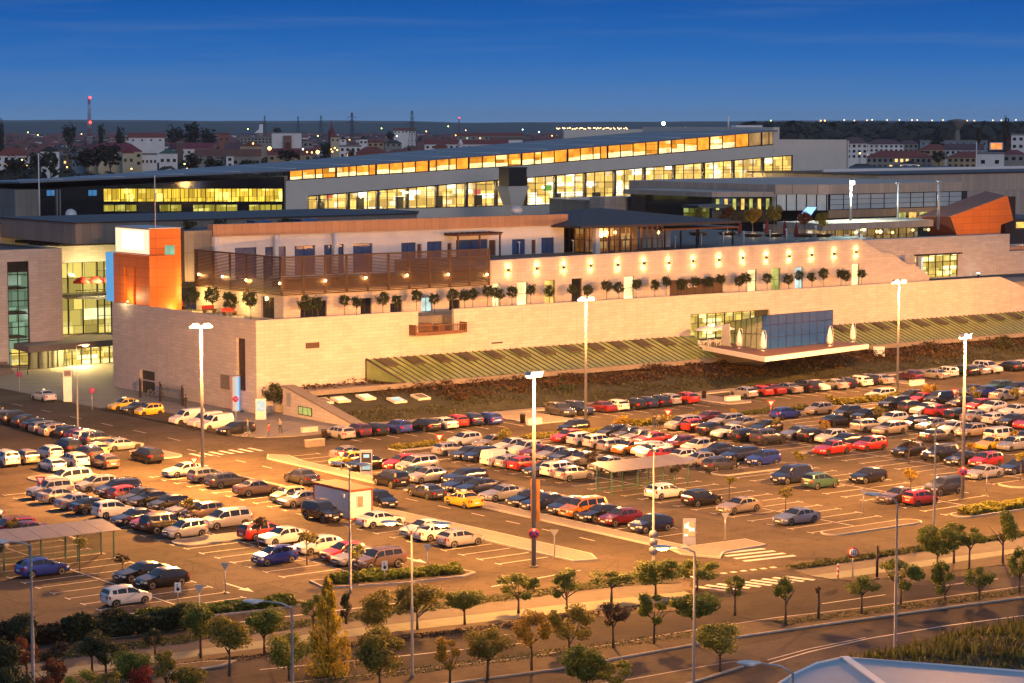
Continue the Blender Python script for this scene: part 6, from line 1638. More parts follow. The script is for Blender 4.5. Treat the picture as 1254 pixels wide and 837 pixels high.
street_lamp(95.5,531,10,[(RGT,.6,.15)],'faintly lit street lamp before the mall entrance canopy',True)
# advertising boxes
def light_box(px, py, w, h, lab, face, base=.5, d=.3, name='light_box'):
    x, y = G(px, py); t = thing(name, (x,y,.1), lab, 'light box', None, face_cam(x,y)+rad(4))
    MB().box(-w/2,w/2,-d/2,d/2,0,h).build('casing', metal_grey, t); MB().box(-w*.40,w*.40,-d/2-.03,-d/2-.001,base,h-.25).build('lit_poster', face, t); return t
post1 = new_mat('poster_mat'); 
def poster(name, c1, c2, s):
    m, nt, out = new_mat(name); tc = N(nt, 'ShaderNodeTexCoord'); mp = N(nt, 'ShaderNodeTexVoronoi', Scale=1.3); nt.links.new(tc.outputs['Object'], mp.inputs['Vector'])
    r = N(nt, 'ShaderNodeValToRGB'); r.color_ramp.elements[0].position = .42; r.color_ramp.elements[0].color = c4(c1); r.color_ramp.elements[1].position = .47; r.color_ramp.elements[1].color = c4(c2)
    e = N(nt, 'ShaderNodeEmission', Strength=s); nt.links.new(mp.outputs['Distance'], r.inputs[0]); nt.links.new(r.outputs[0], e.inputs[0]); nt.links.new(e.outputs[0], out.inputs[0]); return m
pos_a = poster('poster_warm', (.95,.36,.10), (1.,.84,.62), 1.5); pos_b = poster('poster_cool', (.80,.85,.75), (1.,.92,.75), .95); pos_c = poster('poster_mix', (.15,.65,.40), (.95,.55,.35), .8)
light_box(844,669,1.05,2.2,'glowing poster light box on the kerbed island by the zebra crossing',pos_a,.75)
light_box(448.5,583,1.2,2.5,'tall dark advertising totem with small lit screens by the yellow taxi',metal_dark,.4,name='advert_totem')
x, y = G(448.5,583); t = bpy.data.objects['advert_totem']; MB().box(-.42,.42,-.19,-.185,.55,1.0).build('lit_screen', win_cold, t); MB().box(-.30,.30,-.19,-.185,1.75,2.1).build('lit_screen', win_cold, t)
light_box(319.5,515,1.25,2.5,'small lit poster box at the corner of the stone wall',pos_b,1.05)
x, y = G(304.5,510); t = thing('light_pylon', (PX-.9,y if False else 244.4,.1), 'tall round pylon glowing in rainbow stripes at the stone corner', 'light pylon')
for k, c in enumerate([(1.,.25,.15),(1.,.8,.6),(.85,.95,1.),(.2,.55,1.),(.25,.2,.9)]):
    a0 = rad(200+k*40) ; vs = []
    for q in range(5):
        a = rad(152+k*42+q*10.5); vs += [(.55*math.cos(a),.55*math.sin(a),.15),(.55*math.cos(a),.55*math.sin(a),4.3)]
    m = MB(); m.add(vs, [(2*q,2*q+2,2*q+3,2*q+1) for q in range(4)], 0, True); m.build('light_strip', emit('pylon_%d' % k, c, .75), t)
MB().lathe([(.52,0),(.53,.15),(.53,4.3),(.60,4.32),(.60,4.42)], n=20).build('core', metal_grey, t)
light_box(83,493,1.05,4.2,'tall pinkish stone totem on the entrance plaza',SIGN['white'] if False else paving,3.2,.4,name='stone_totem')
def low_wall(px, py, w, lab, m_, h=.75, d=.5):
    x, y = G(px, py); t = thing('barrier_block', (x,y,0), lab, 'barrier'); MB().box(-w/2,w/2,-d/2,d/2,0,h).build('block', m_, t); MB().box(-w/2-.03,w/2+.03,-d/2-.03,d/2+.03,h,h+.06).build('coping', kerbm, t); return t
low_wall(385.5,547,2.3,'pale low block barrier lit from beside near the stone wedge',concrete); low_wall(379,530,2.,'low stone bench block before the wedge wall',stone,.6)
low_wall(654,520,2.0,'white low block on the paved gap in the kerb row',metal_white,.7); low_wall(897,492,2.3,'white low block on the kerb near the silver hatchback',metal_white,.7); low_wall(1123,472,2.4,'white low block on the kerb beyond the cafe jetty',metal_white,.7)
for px, py, lab in ((397,539,'brown litter bin beside the pale low barrier'),(862,489,'brown litter bin at the end of the kerb row'),(640,519,'dark litter bin beside the white low block')):
    x, y = G(px, py); t = thing('litter_bin', (x,y,.1), lab, 'litter bin'); MB().lathe([(.28,0),(.32,.9),(.34,.92)], n=12).build('bin', brown_metal, t); MB().lathe([(.34,.92),(.30,1.05),(.1,1.12)], n=12).build('lid', metal_dark, t)
x, y = G(1121,455); t = thing('info_board', (x-1,233.2,1.2), 'small white information board standing on the planted slope', 'board', None, face_cam(x,y)); MB().box(-.8,.8,-.05,.05,.5,1.9).build('board', SIGN['white'], t)
for s in (-.6,.6): MB().box(s-.05,s+.05,-.04,.04,-.3,.5).build('leg', metal_dark, t)
# site cabin
cx, cy_ = G(428,637.5); cb = thing('site_cabin', (cx,cy_,0), 'white site cabin with red frame edges beside the cabin road', 'cabin')
LC, WC, HC = 6.0, 2.5, 2.65     # runs along +Y, end face toward -Y
m = MB(); m.box(.06,WC-.06,.06,LC-.06,.12,HC-.1); m.build('wall', pbr('cabin_white', (.70,.70,.72), .5, var=.06, scale=1.5), cb)
redm = pbr('cabin_red', (.34,.055,.02), .5, var=.1)
m = MB()
for (a, b) in ((0,0),(WC-.14,0),(0,LC-.14),(WC-.14,LC-.14)): m.box(a,a+.14,b,b+.14,0,HC)
for z0, z1 in ((.0,.14),(HC-.16,HC)):
    m.box(.14,WC-.14,0,.12,z0,z1); m.box(.14,WC-.14,LC-.12,LC,z0,z1); m.box(0,.12,.14,LC-.14,z0,z1); m.box(WC-.12,WC,.14,LC-.14,z0,z1)
m.build('frame', redm, cb)
MB().box(-.04,WC+.04,-.04,LC+.04,HC,HC+.08).build('roof', pbr('cabin_roof', (.30,.17,.10), .6, var=.15), cb)
f = MB(); f.box(.75,1.55,.0,.055,.95,2.15); fo = f.build('window', metal_white, cb); MB().box(.86,1.44,-.012,.0,1.08,2.03).build('pane', pbr('cabin_blind', (.30,.24,.17), .4, var=.3, scale=4.), fo)
MB().box(-.10,.0,.7,1.4,1.95,2.25).build('aircon', metal_white, cb)
# cart shelters
def shelter(x, y, l, lab, n=6):
    t = thing('cart_shelter', (x,y,0), lab, 'shelter'); h = 2.45; d = 2.2
    fr = pbr('shelter_green', (.05,.13,.09), .5, .2, var=.1)
    for i in range(4):
        for yy in (0,d):
            MB().box(l*i/3-.05,l*i/3+.05,yy-.05,yy+.05,0,h+(.25 if yy else 0)).build('post', fr, t)
    m = MB(); m.box(-.2,l+.2,-.06,.06,h-.15,h-.05); m.box(-.2,l+.2,d-.06,d+.06,h+.1,h+.2); m.build('beam', fr, t)
    for k in range(n):
        a = -.4+(l+.8)*k/n; b = -.4+(l+.8)*(k+1)/n-.04; q = MB(); q.add([(a,-.7,h-.12),(b,-.7,h-.12),(b,d+.5,h+.32),(a,d+.5,h+.32),(a,-.7,h-.08),(b,-.7,h-.08),(b,d+.5,h+.36),(a,d+.5,h+.36)], [(0,3,2,1),(4,5,6,7),(0,1,5,4),(1,2,6,5),(2,3,7,6),(3,0,4,7)]); q.build('roof_pane', pbr_shelter, t)
    m = MB(); m.box(.05,l-.05,d-.02,d+.0,.3,2.0); m.build('back_pane', glass_shelter, t); m = MB(); m.box(.05,l-.05,d-.04,d-.03,.2,.28); m.build('rail', fr, t)
pbr_shelter = pbr('shelter_roof', (.20,.18,.17), .35, .0, var=.12, scale=1.); glass_shelter = glass_clear('shelter_glass', (.86,.88,.86), .10)
x, y = G(5,700); shelter(x, y, 9.6, 'long green-framed cart shelter before the blue hatchback')
x, y = G(749,607); shelter(x, y, 9.6, 'green-framed cart shelter beyond the dark red hatchback row')
# people
def person(px, py, lab, shirt, trousers, rz, stride=.12, z=.1, sc=1.):
    x, y = G(px, py, z); 
    vs = [(0,0,.95),(0,.0,1.15),(0,.0,1.38),(0,0,1.50),(0,.02,1.56),(0,.03,1.66),(0,.02,1.76),
          (.10,0,.90),(.11,stride*.5,.48),(.11,stride*.4-.05,.08),(.11,stride*.4+.10,.04),(-.10,0,.90),(-.11,-stride*.4,.48),(-.11,-stride-.05,.08),(-.11,-stride+.10,.04),
          (.19,0,1.40),(.25,-.03,1.13),(.24,.06,.88),(.24,.09,.79),(-.19,0,1.40),(-.25,.02,1.13),(-.24,.09,.88),(-.24,.12,.79)]
    es = [(0,1),(1,2),(2,3),(3,4),(4,5),(5,6),(0,7),(7,8),(8,9),(9,10),(0,11),(11,12),(12,13),(13,14),(2,15),(15,16),(16,17),(17,18),(2,19),(19,20),(20,21),(21,22)]
    rr = [.15,.135,.16,.07,.06,.095,.075,.095,.062,.045,.04,.095,.062,.045,.04,.065,.047,.036,.034,.065,.047,.036,.034]
    me = bpy.data.meshes.new('p'); me.from_pydata(vs, es, []); o = bpy.data.objects.new('tmp', me); COL.objects.link(o)
    md = o.modifiers.new('s','SKIN')
    for i, r in enumerate(rr): me.skin_vertices[0].data[i].radius = (r, r*(.72 if i < 3 else 1))
    me.skin_vertices[0].data[0].use_root = True
    o.modifiers.new('u','SUBSURF').levels = 1
    dg = bpy.context.evaluated_depsgraph_get(); m2 = bpy.data.meshes.new_from_object(o.evaluated_get(dg)); bpy.data.objects.remove(o)
    skin = MATS.get('skin') or pbr('skin', (.42,.25,.17), .6, var=0.)
    for mm in (skin, shirt, trousers): m2.materials.append(mm)
    for p in m2.polygons:
        c = p.center; p.material_index = 2 if c.z < .97 else (0 if c.z > 1.49 or (abs(c.x) > .2 and c.z < .87) else 1); p.use_smooth = True
    t = thing('person', (x,y,z), lab, 'person', None, rz); t.scale = (sc,sc,sc); inst('body', m2, t)
    hm = MATS.get('hair') or pbr('hair', (.03,.02,.015), .7, var=.1)
    MB().lathe([(.085,1.66),(.105,1.72),(.10,1.79),(.06,1.84),(.01,1.855)], (0,.0,0), 12).build('hair', hm, t)
    f = MB(); f.lathe([(.012,-.02),(.012,.02)], (0,.125,1.68), 6, axis='y'); f.build('nose', skin, t)
    return t
pd = pbr('dark_cloth', (.03,.03,.04), .85, var=.2); pr = pbr('red_cloth', (.45,.05,.03), .85, var=.1); pg = pbr('grey_cloth', (.20,.19,.19), .85, var=.1); pj = pbr('denim', (.05,.07,.13), .85, var=.15)
person(227.5,501,'person in dark clothes standing against the stone wall behind the vans',pd,pd,0.3)
person(329,538,'person in a red top walking on the plaza near the clipped tree',pr,pj,-2.4,.22); person(343,531,'person in grey walking towards the stone wedge',pg,pd,1.8,.2)
person(801,526,'person in dark clothes on the road by the give-way sign',pd,pj,-1.2,.2,0.); person(807,525,'person in grey beside the dark-clothed walker on the road',pg,pd,-1.3,.18,0.)
person(303.5,532,'person in grey standing with a bicycle behind the black estate',pg,pj,1.2,.1)
def bicycle(x, y, rz, lab):
    t = thing('bicycle', (x,y,.1), lab, 'bicycle', None, rz)
    for s in (-.52,.52):
        w = MB(); 
        for k in range(20):
            a, b = 2*math.pi*k/20, 2*math.pi*(k+1)/20; w.tube([(s+.33*math.cos(a),0,.34+.33*math.sin(a)),(s+.33*math.cos(b),0,.34+.33*math.sin(b))], .022, 5, cap=False)
        for k in range(4): w.tube([(s+.32*math.cos(k*.785),0,.34+.32*math.sin(k*.785)),(s-.32*math.cos(k*.785),0,.34-.32*math.sin(k*.785))], .008, 4)
        w.build('wheel', rubber, t)
    f = MB()
    for a, b in (((-.52,.34),(-.1,.30)),((-.1,.30),(-.22,.82)),((-.52,.34),(-.2,.72)),((-.1,.30),(.36,.74)),((-.2,.74),(.34,.80)),((.34,.95),(.52,.34))): f.tube([(a[0],0,a[1]),(b[0],0,b[1])], .025, 6)
    f.build('frame', metal_grey, t); MB().bbox(-.24,0,.86,.26,.13,.06).build('saddle', rubber, t); MB().tube([(.30,-.28,.98),(.34,0,.95),(.30,.28,.98)], .02, 6).build('handlebar', metal_dark, t)
x, y = G(302,538,.1); bicycle(x, y, rad(-25), 'bicycle parked on the plaza behind the black estate')
for k in range(3): bicycle(142.6, 262.6+k*1.25, rad(12+k*5), 'bicycle parked by the stone wall, %s from the glass bike shelter post' % ORD[k])
bs = thing('bike_shelter', (141,256,.1), 'low glass and steel bike shelter against the stone wall', 'shelter')
for yy in (-2.5,3.2,8.5): MB().box(-.12,.12,yy-.12,yy+.12,0,2.5).build('post', brown_metal, bs)
MB().box(-.1,.1,-3,9,2.3,2.45).build('beam', metal_grey, bs); MB().box(-.02,.02,-2.3,3.,.2,2.2).build('pane', glass_shelter, bs)
# blue metal roof in the near corner
rb_ = thing('metal_roof_building', (88,80,0), 'low building with a pale blue metal roof and a lighter ridge strip', 'building')
ZR = 8.0
apex = G(1034,806,ZR); Lp = [G(1000,813,ZR),G(972,826,ZR),G(935,850,ZR),G(900,905,ZR)]; Rp = [G(1254,823,ZR),G(1330,829,ZR),G(1400,905,ZR)]; rd = G(1135,880,ZR)
bluem = pbr('blue_metal_roof', (.33,.40,.46), .55, .1, var=.05, scale=1.2, bump=.02)
m = MB(); ptsL = [apex]+Lp+[rd]; ptsR = [apex,rd]+Rp[::-1]
m.prism(ptsL, ZR-.25, ZR); m.build('roof', bluem, rb_).matrix_parent_inverse = Matrix.Translation((-88,-80,0)); m = MB(); m.prism(ptsR, ZR-.25, ZR); m.build('roof', bluem, rb_).matrix_parent_inverse = Matrix.Translation((-88,-80,0))
av, rv = Vector((*apex,ZR)), Vector((*rd,ZR)); dv = (rv-av).normalized(); nv = Vector((-dv.y,dv.x,0))
m = MB(); m.prism([(av+nv*.22)[:2],(av-nv*.22)[:2],(rv-nv*.22)[:2],(rv+nv*.22)[:2]], ZR+.004, ZR+.10); m.build('ridge_strip', metal_white, rb_).matrix_parent_inverse = Matrix.Translation((-88,-80,0))
rim_ = [apex]+Lp; m = MB(); m.tube([(p[0],p[1],ZR+.02) for p in rim_], .07, 6); m.tube([(p[0],p[1],ZR+.02) for p in [apex]+Rp], .06, 6); m.build('edge_trim', metal_white, rb_).matrix_parent_inverse = Matrix.Translation((-88,-80,0))
inn = [((p[0]-88)*.93+88-.6,(p[1]-77)*.93+77-.6) for p in [apex]+Lp+[rd]+Rp[::-1]]
m = MB(); m.prism(inn, 0, ZR-.26); m.build('wall', concrete, rb_).matrix_parent_inverse = Matrix.Translation((-88,-80,0))
# ------------------------------------------------------------------ trees and planting
def crown_mesh(name, seed, n, leaf, clumps, cr=.42, squash=1., shell=.55, kind='round'):
    r_ = random.Random(seed); vs = []; fs = []
    cl = []
    for i in range(clumps):
        while True:
            p = Vector((r_.uniform(-1,1), r_.uniform(-1,1), r_.uniform(-1,1)))
            if shell < p.length < 1.0 or (p.length < 1 and r_.random() < .15): break
        if kind == 'cone':
            h = r_.random()**1.3; rr = (1-h)**.8*.95*math.sqrt(r_.random()); a = r_.uniform(0, 6.283); p = Vector((rr*math.cos(a), rr*math.sin(a), -1+2*h))
        cl.append((p*(1-cr*.6) if kind != 'cone' else p, cr*r_.uniform(.6,1.25)*(1 if kind != 'cone' else max(.25,(1-(p.z+1)/2)*1.1+.12))))
    for i in range(n):
        c, r = cl[r_.randrange(len(cl))]
        d = Vector((r_.gauss(0,1), r_.gauss(0,1), r_.gauss(0,1))).normalized()*r*(r_.random()**.4)
        p = c+d; p.z *= squash
        nrm = (d.normalized()+Vector((r_.gauss(0,.6), r_.gauss(0,.6), r_.gauss(0,.6)+.4))).normalized()
        u = nrm.orthogonal().normalized(); u.rotate(Matrix.Rotation(r_.uniform(0,6.28), 3, nrm)); w = nrm.cross(u)
        s = leaf*r_.uniform(.6,1.35); b = len(vs)
        vs += [p-u*s, p+w*s*.62, p+u*s, p-w*s*.62]; fs.append((b,b+1,b+2,b+3))
    me = bpy.data.meshes.new(name); me.from_pydata(vs, [], fs); me.materials.append(LEAF['green']); me.update(); return me
CR = {'ball':[crown_mesh('crown', 100+i, 900, .11, 46, .34, 1., .62) for i in range(4)],
 'tree':[crown_mesh('crown', 200+i, 4600, .058, 15, .42, .82, .55) for i in range(6)],
 'loose':[crown_mesh('crown', 300+i, 2600, .060, 10, .36, .9, .58) for i in range(5)],
 'young':[crown_mesh('crown', 400+i, 420, .13, 10, .42, .9, .3) for i in range(4)],
 'cone':[crown_mesh('crown', 500+i, 4200, .06, 80, .42, 1., .3, 'cone') for i in range(2)],
 'far':[crown_mesh('crown', 600+i, 420, .15, 22, .42, 1., .4) for i in range(5)],
 'bush':[crown_mesh('foliage', 700+i, 700, .10, 20, .40, .7, .3) for i in range(4)]}
def limb_trunk(h, ch, cr, r0, seed, lean=0.):
    r_ = random.Random(seed); m = MB(); lx = r_.uniform(-.12,.12)*h*.3
    m.tube([(0,0,0),(lx*.3,0,h*.5),(lx*.6,lean,h),(lx*.8,lean,h+ch*.45)], [r0,r0*.8,r0*.65,r0*.3], 7)
    for k in range(5):
        a = k*1.26+r_.uniform(-.4,.4); l = cr*r_.uniform(.55,.85)
        m.tube([(lx*.6,lean,h*.96+ch*.05*k),(lx*.6+l*.5*math.cos(a),lean+l*.5*math.sin(a),h+ch*.28),(lx*.6+l*math.cos(a),lean+l*math.sin(a),h+ch*r_.uniform(.4,.7))], [r0*.45,r0*.32,r0*.12], 5)
    return m
def tree(name, x, y, z, h, cr, ch, kind, leaf, lab, cat='tree', group=None, r0=.11, seed=0, trunk=True, planter=None):
    t = thing(name, (x,y,z), lab, cat, group, random.Random(seed+5).uniform(0,6.28))
    if trunk: limb_trunk(h, ch, cr, r0, seed).build('trunk', bark, t)
    cm = CR[kind]; o = inst('crown', cm[seed % len(cm)], t, (0,0,h+ch/2), 0, (cr,cr,ch/2)); paint_slot(o, [LEAF[leaf]]); return t
def ptree(bx, by, cx, cy_, wpx, hpx, kind, leaf, lab, name='tree', group=None, r0=.11, seed=0, z=.04):
    """base pixel, crown centre pixel, crown size in pixels"""
    x, y = G(bx, by, z); s = (by-152)/35*1.003
    ch = max(.8, hpx/s); zc = (by-cy_)/s; h = max(.3, zc-ch/2); return tree(name, x, y, z, h, wpx/s/2, ch, kind, leaf, lab, 'tree', group, r0, seed)
# young trees in the car park
YT = [(98,700,104,664,22,16,'olive','beside the blue hatchback at the long shelter'),(150,702,148,684,24,14,'brown','before the two black cars near the long shelter'),(16,660,16,641,18,20,'olive','in front of the red estate'),
 (231,636,235,617,24,18,'olive','among the dark cars of the third row from the cabin'),(316,670,315,641,26,20,'brown','in front of the red estate and the white saloon'),(376,692,381,658,34,18,'olive','before the white hatchback by the blue small car'),
 (438,718,442,676,30,22,'lime','beside the double lamp on the shrub island'),(617,549,617,533,26,20,'olive','above the white van of the second row'),(760,528,758,519,24,18,'yellow','on the green island before the kerb row'),
 (725,575,724,559,22,18,'brown','between the silver cars near the far shelter'),(897,517,898,504,12,10,'yellow','beside the silver estate behind the give-way sign'),(827,601,830,575,18,14,'brown','at the end of the far shelter'),
 (893,612,898,588,20,10,'olive','behind the gold saloon'),(962,627,964,602,22,17,'olive','before the green hatchback'),(979,572,979,558,22,13,'olive','behind the navy people carrier'),
 (1115,600,1114,581,24,18,'yellow','beside the black hatchback and the brown saloon'),(1113,568,1113,544,20,14,'brown','in front of the parked grey saloon by the lamp mast'),(1250,590,1245,559,18,14,'olive','next to the navy saloon at the lot end'),
 (1015,498,1016,487,18,10,'olive','behind the beige small car'),(1010,543,1010,520,14,14,'yellow','beside the black hatchback of the seventh row'),(950,531,950,516,14,12,'olive','before the dark estate of the sixth row'),
 (1076,517,1077,503,18,14,'olive','by the dark hatchback at the shrub bed'),(1194,494,1195,481,20,18,'olive','before the red hatchback by the lamp mast'),(1242,548,1242,532,16,14,'yellow','beside the navy hatchback of the far row'),
 (1188,556,1188,547,14,12,'yellow','behind the black off-roader'),(872,556,870,537,22,10,'brown','before the white hatchback of the fifth row'),(180,619,181,603,12,16,'brown','among the dark saloons of the third row'),(1243,492,1240,482,18,16,'olive','at the far end of the lot by the silver cars')]
for i, (bx, by, cx, cy_, w, h, lf, d) in enumerate(YT): ptree(bx, by, cx, cy_, w, h, 'young', lf, 'young %s-crowned tree %s' % ({'olive':'dull green','brown':'brownish','yellow':'yellowing','lime':'light green'}[lf], d), 'young_tree', 'young trees of the car park', .055, i)
ptree(1138,492,1138,477,20,22,'tree','yellow','bright yellow-green round tree beyond the near shrub bed','tree',None,.08,3)
# avenue trees
AV = [(460,783,455,742,60,46,'tree','olive'),(511,771,516,732,70,44,'tree','olive'),(569,765,577,730,50,34,'tree','green'),(635,751,637,716,52,36,'loose','green'),(694,748,691,715,54,36,'loose','green'),(749,737,750,706,52,28,'loose','green'),(803,730,802,698,60,34,'tree','green'),
 (854,722,850,697,56,30,'loose','green'),(900,754,896,716,24,30,'loose','green'),(1148,700,1151,658,54,44,'tree','green'),(1187,698,1188,657,34,30,'loose','green'),(1228,690,1228,645,40,40,'loose','green'),(1168,690,1170,650,34,26,'loose','green'),
 (465,838,464,805,62,66,'tree','olive'),(551,840,555,800,42,42,'loose','yellow'),(597,832,597,785,62,44,'tree','olive'),(651,822,646,770,50,46,'loose','yellow'),(697,796,702,762,58,50,'loose','olive'),(751,795,756,751,38,30,'loose','brown'),(801,790,808,744,46,40,'loose','green'),
 (851,790,858,736,66,42,'tree','green'),(962,767,962,722,32,32,'loose','green'),(1055,753,1051,715,48,26,'loose','green'),(1103,741,1103,701,56,40,'loose','green'),(1157,736,1160,716,46,42,'loose','green'),(1199,734,1205,710,34,40,'loose','green'),(1248,727,1246,690,26,40,'loose','green'),
 (718,845,713,808,62,52,'tree','green'),(755,850,757,826,50,34,'loose','lime'),(882,824,886,780,64,42,'tree','lime')]
AVD = ['first from the golden conifer on the bike lane verge','second from the golden conifer on the bike lane verge','third from the golden conifer on the verge','fourth from the golden conifer on the verge','fifth from the golden conifer on the verge','sixth from the golden conifer on the verge','seventh from the golden conifer on the verge',
 'last before the zebra crossing on the verge','thin and upright at the zebra crossing','first on the verge beyond the bare post','second on the verge beyond the bare post','fourth on the verge beyond the bare post','third on the verge beyond the bare post, half hidden',
 'bushy, first of the median by the double lamp','second of the median past the double lamp','third of the median, broad and two-headed','fourth of the median, split into two heads','fifth of the median past the double lamp','sixth of the median, small and brownish','seventh of the median past the double lamp',
 'broad dark one of the median behind the single-arm lamp','first of the median beyond the road opening','with three sparse tufts on the median','behind the lamp pole on the median','low and bushy on the median','upright one near the median end','last of the median by the frame of shadows',
 'round-headed on the lower verge','small and yellowish on the lower verge','on the tip of the lower verge beside the glowing lamp']
for i, (a, d) in enumerate(zip(AV, AVD)):
    bx, by, cx, cy_, w, h, k, lf = a
    ptree(bx, by, cx, cy_, w*1.12, h*1.12, k, lf, 'avenue tree, '+d, 'avenue_tree', 'pollarded trees along the avenue', .10, i)
x, y = G(1002,760); t = thing('pollarded_trunk', (x,y,.1), 'bare pollarded trunk with a tiny knob of leaves on the median', 'tree'); MB().tube([(0,0,0),(.03,0,1.0),(0,0,2.0)], [.11,.09,.10], 7).build('trunk', bark, t); o = inst('crown', CR['young'][1], t, (0,0,2.1), 0, (.3,.3,.3)); paint_slot(o, [LEAF['brown']])
LC_ = [(27,800,27,766,46,44,'tree','dark'),(4,840,4,800,50,60,'tree','dark'),(33,832,33,797,40,42,'loose','rust'),(70,835,68,803,46,40,'loose','brown'),(62,850,75,822,60,40,'loose','rust'),(113,832,110,786,54,40,'tree','dark'),(130,836,133,800,40,34,'loose','dark'),(160,850,160,812,56,50,'tree','green'),
 (172,862,172,832,44,46,'tree','red'),(204,850,206,815,48,50,'loose','olive'),(238,860,240,826,54,44,'tree','olive'),(16,880,20,832,56,60,'tree','dark'),(100,870,100,834,50,34,'loose','lime'),(134,872,130,834,44,28,'loose','olive'),(246,806,250,757,62,52,'tree','green'),(281,828,281,774,62,54,'tree','olive'),
 (324,802,322,756,62,50,'tree','green'),(354,832,353,792,66,58,'tree','lime'),(384,770,384,741,36,34,'loose','green'),(424,764,423,744,24,36,'loose','dark'),(48,862,50,838,44,30,'tree','rust'),(190,800,196,786,30,26,'loose','dark')]
LD = ['dark round tree at the end of the hedge','black-green tree at the corner below the hedge','rust-red tree beside the unlit corner lamp','brownish tree just past the corner lamp','rust tree low at the frame foot past the corner lamp','dark grey-green tree before the hedge middle','small dark tree next to the grey-green one','dark green tree above the red bush',
 'bright red small tree among dark ones','olive tree beside the bright red one','yellowish-green bush tree near the sign post','dark low tree at the bottom corner','light green low tree below the grey-green one','olive low tree beside the red one','green tree at the hedge end by the give-way sign','olive tree with tall trunk near the blue-headed lamp',
 'green tree behind the blue-headed lamp','round yellow-green tree beside the blue-headed lamp','green shrub tree behind the golden conifer','dark narrow tree between conifer and avenue','rust low tree under the corner lamp','dark small tree on the service path']
for i, (a, d) in enumerate(zip(LC_, LD)):
    bx, by, cx, cy_, w, h, k, lf = a; ptree(bx, by, cx, cy_, w, h, k, lf, d, 'tree', 'trees below the hedge', .10, i+40)
x, y = G(402,826); t = thing('conifer', (x,y,.04), 'tall golden conifer glowing beside the avenue', 'conifer'); MB().tube([(0,0,0),(0,0,4.)], [.16,.06], 7).build('trunk', bark, t); o = inst('crown', CR['cone'][0], t, (0,0,3.05), 0, (1.6,1.6,3.1)); paint_slot(o, [LEAF['conifer']])
# clipped terrace trees
TP = [(422,368),(436.6,370.5),(469,366),(487,368),(510,363),(532,366),(554,361),(569,363),(579,360.5),(597,357),(607,358),(612.5,360.5),(627,358.5),(650,355),(673,357),(700,354),(719.5,355.7),(743,351),(758,352),(779,348.6),(802,349),(816,345),(835,349),(852.5,345),(869,346),(883,342),(905,344),(913.7,341),(939.5,341),(966,342.7),(978.7,337),(994.4,339.4),(1009,335.6),(1030,335.6),(1055.5,335),(1036,338)]
TP.sort()
for i, (a, b) in enumerate(TP):
    yv = 244.9+(i % 3)*.55; x, z = onY(a, b+1.0, yv); h = max(.5, z-FL-.8); r = .82+.12*((i*7) % 5)/5
    tree('clipped_tree', x, yv, FL+.02, h, r, r*2.05, 'ball', 'topiary', 'ball-clipped terrace tree, %s from the stone corner' % ORD[i+2], 'tree', 'ball-clipped trees on the stone terrace', .05, i)
for i, (a, b) in enumerate([(373,373),(389,374)]):
    x, z = onY(a, b, 245.2); tree('clipped_tree', x, 245.2, FL+.02, max(.5,z-FL-.9), .95, 2.2, 'ball', 'topiary', 'ball-clipped terrace tree, %s from the stone corner' % ORD[i], 'tree', 'ball-clipped trees on the stone terrace', .05, i+2)
for i, (a, b, d) in enumerate([(307,369,'by the dark doors'),(281,371,'beside the orange table'),(260,364,'behind the lamp mast'),(234,364,'closest to the orange tower')]):
    y, z = onX(a, b, 148.5); tree('clipped_tree', 148.5, y, FL+.02, max(.5,z-FL-1.05), 1.15, 2.5, 'ball', 'topiary', 'ball-clipped tree on the short terrace side '+d, 'tree', 'ball-clipped trees on the short terrace side', .06, i+3)
x, y = G(338,506,.1); tree('clipped_tree', 146.0, 240.0, .1, 1.3, 1.35, 2.5, 'ball', 'topiary', 'round clipped tree on the plaza at the foot of the stone corner', 'tree', None, .07, 2)
# terrace furniture on the short side
for i, (a, b, d) in enumerate([(262,383,'behind the lamp mast'),(289,386,'near the dark doors'),(228,378,'beside the orange tower')]):
    x, y = G(a, b, FL); x = min(max(x,145.3),151.8); t = thing('lounge_bench', (x,y,FL), 'low orange-lit wooden terrace seat '+d, 'seat')
    MB().box(-.9,.9,-.45,.45,.35,.5).build('seat', wood_dark, t); MB().box(-.9,.9,.35,.45,.5,.95).build('backrest', canvas_red, t)
    for q in (-.75,.75): MB().box(q-.06,q+.06,-.4,.4,0,.35).build('leg', wood_dark, t)
lamp_light('terrace_glow', (150.8,258,12.6), TERR_W, (1.,.55,.14), None, .3, False); lamp_light('terrace_glow', (151.2,268,12.6), TERR_W, (1.,.55,.14), None, .3, False)
# roof deck trees
for i, (px, py, w, lf) in enumerate(DTREE):
    x, y = G(px, 288 if px < 900 else 290, DK); y = min(y, 300.); x = onY(px, 288, y)[0]; zc = onY(px, py, y)[1]; d = math.hypot(x,y); r = w*d/2860
    tree('deck_tree', x, y, DK, max(.6,zc-DK-r*1.05), r, r*2.4, 'tree', lf, '%s deck tree in a round planter, %s from the hipped pavilion' % ({'olive':'olive','rust':'rust-red','yellow':'yellow'}[lf], ORD[i]), 'tree', 'autumn trees on the roof deck', .08, i)
    t = thing('planter', (x,y,DK), 'low round planter seat at the foot of the %s deck tree from the pavilion' % ORD[i], 'planter', 'round planters on the roof deck'); MB().lathe([(1.2,0),(1.7,.4),(1.7,.5)], n=18).build('planter', wood_dark, t); MB().lathe([(1.6,.5),(.3,.56)], n=14).build('soil', soil, t)
    if i in (1,2,3,5): lamp_light('tree_uplight', (x-.7,y-.9,DK+.7), 160., (1.,.72,.35), None, .1, False)
for i, (x, y, z, r, lab) in enumerate(shrubs_later):
    t = thing('shrub', (x,y,z), lab, 'shrub'); o = inst('foliage', CR['bush'][i % 4], t, (0,0,r*.5), 0, (r*1.2,r*1.2,r)); paint_slot(o, [LEAF['dark']])
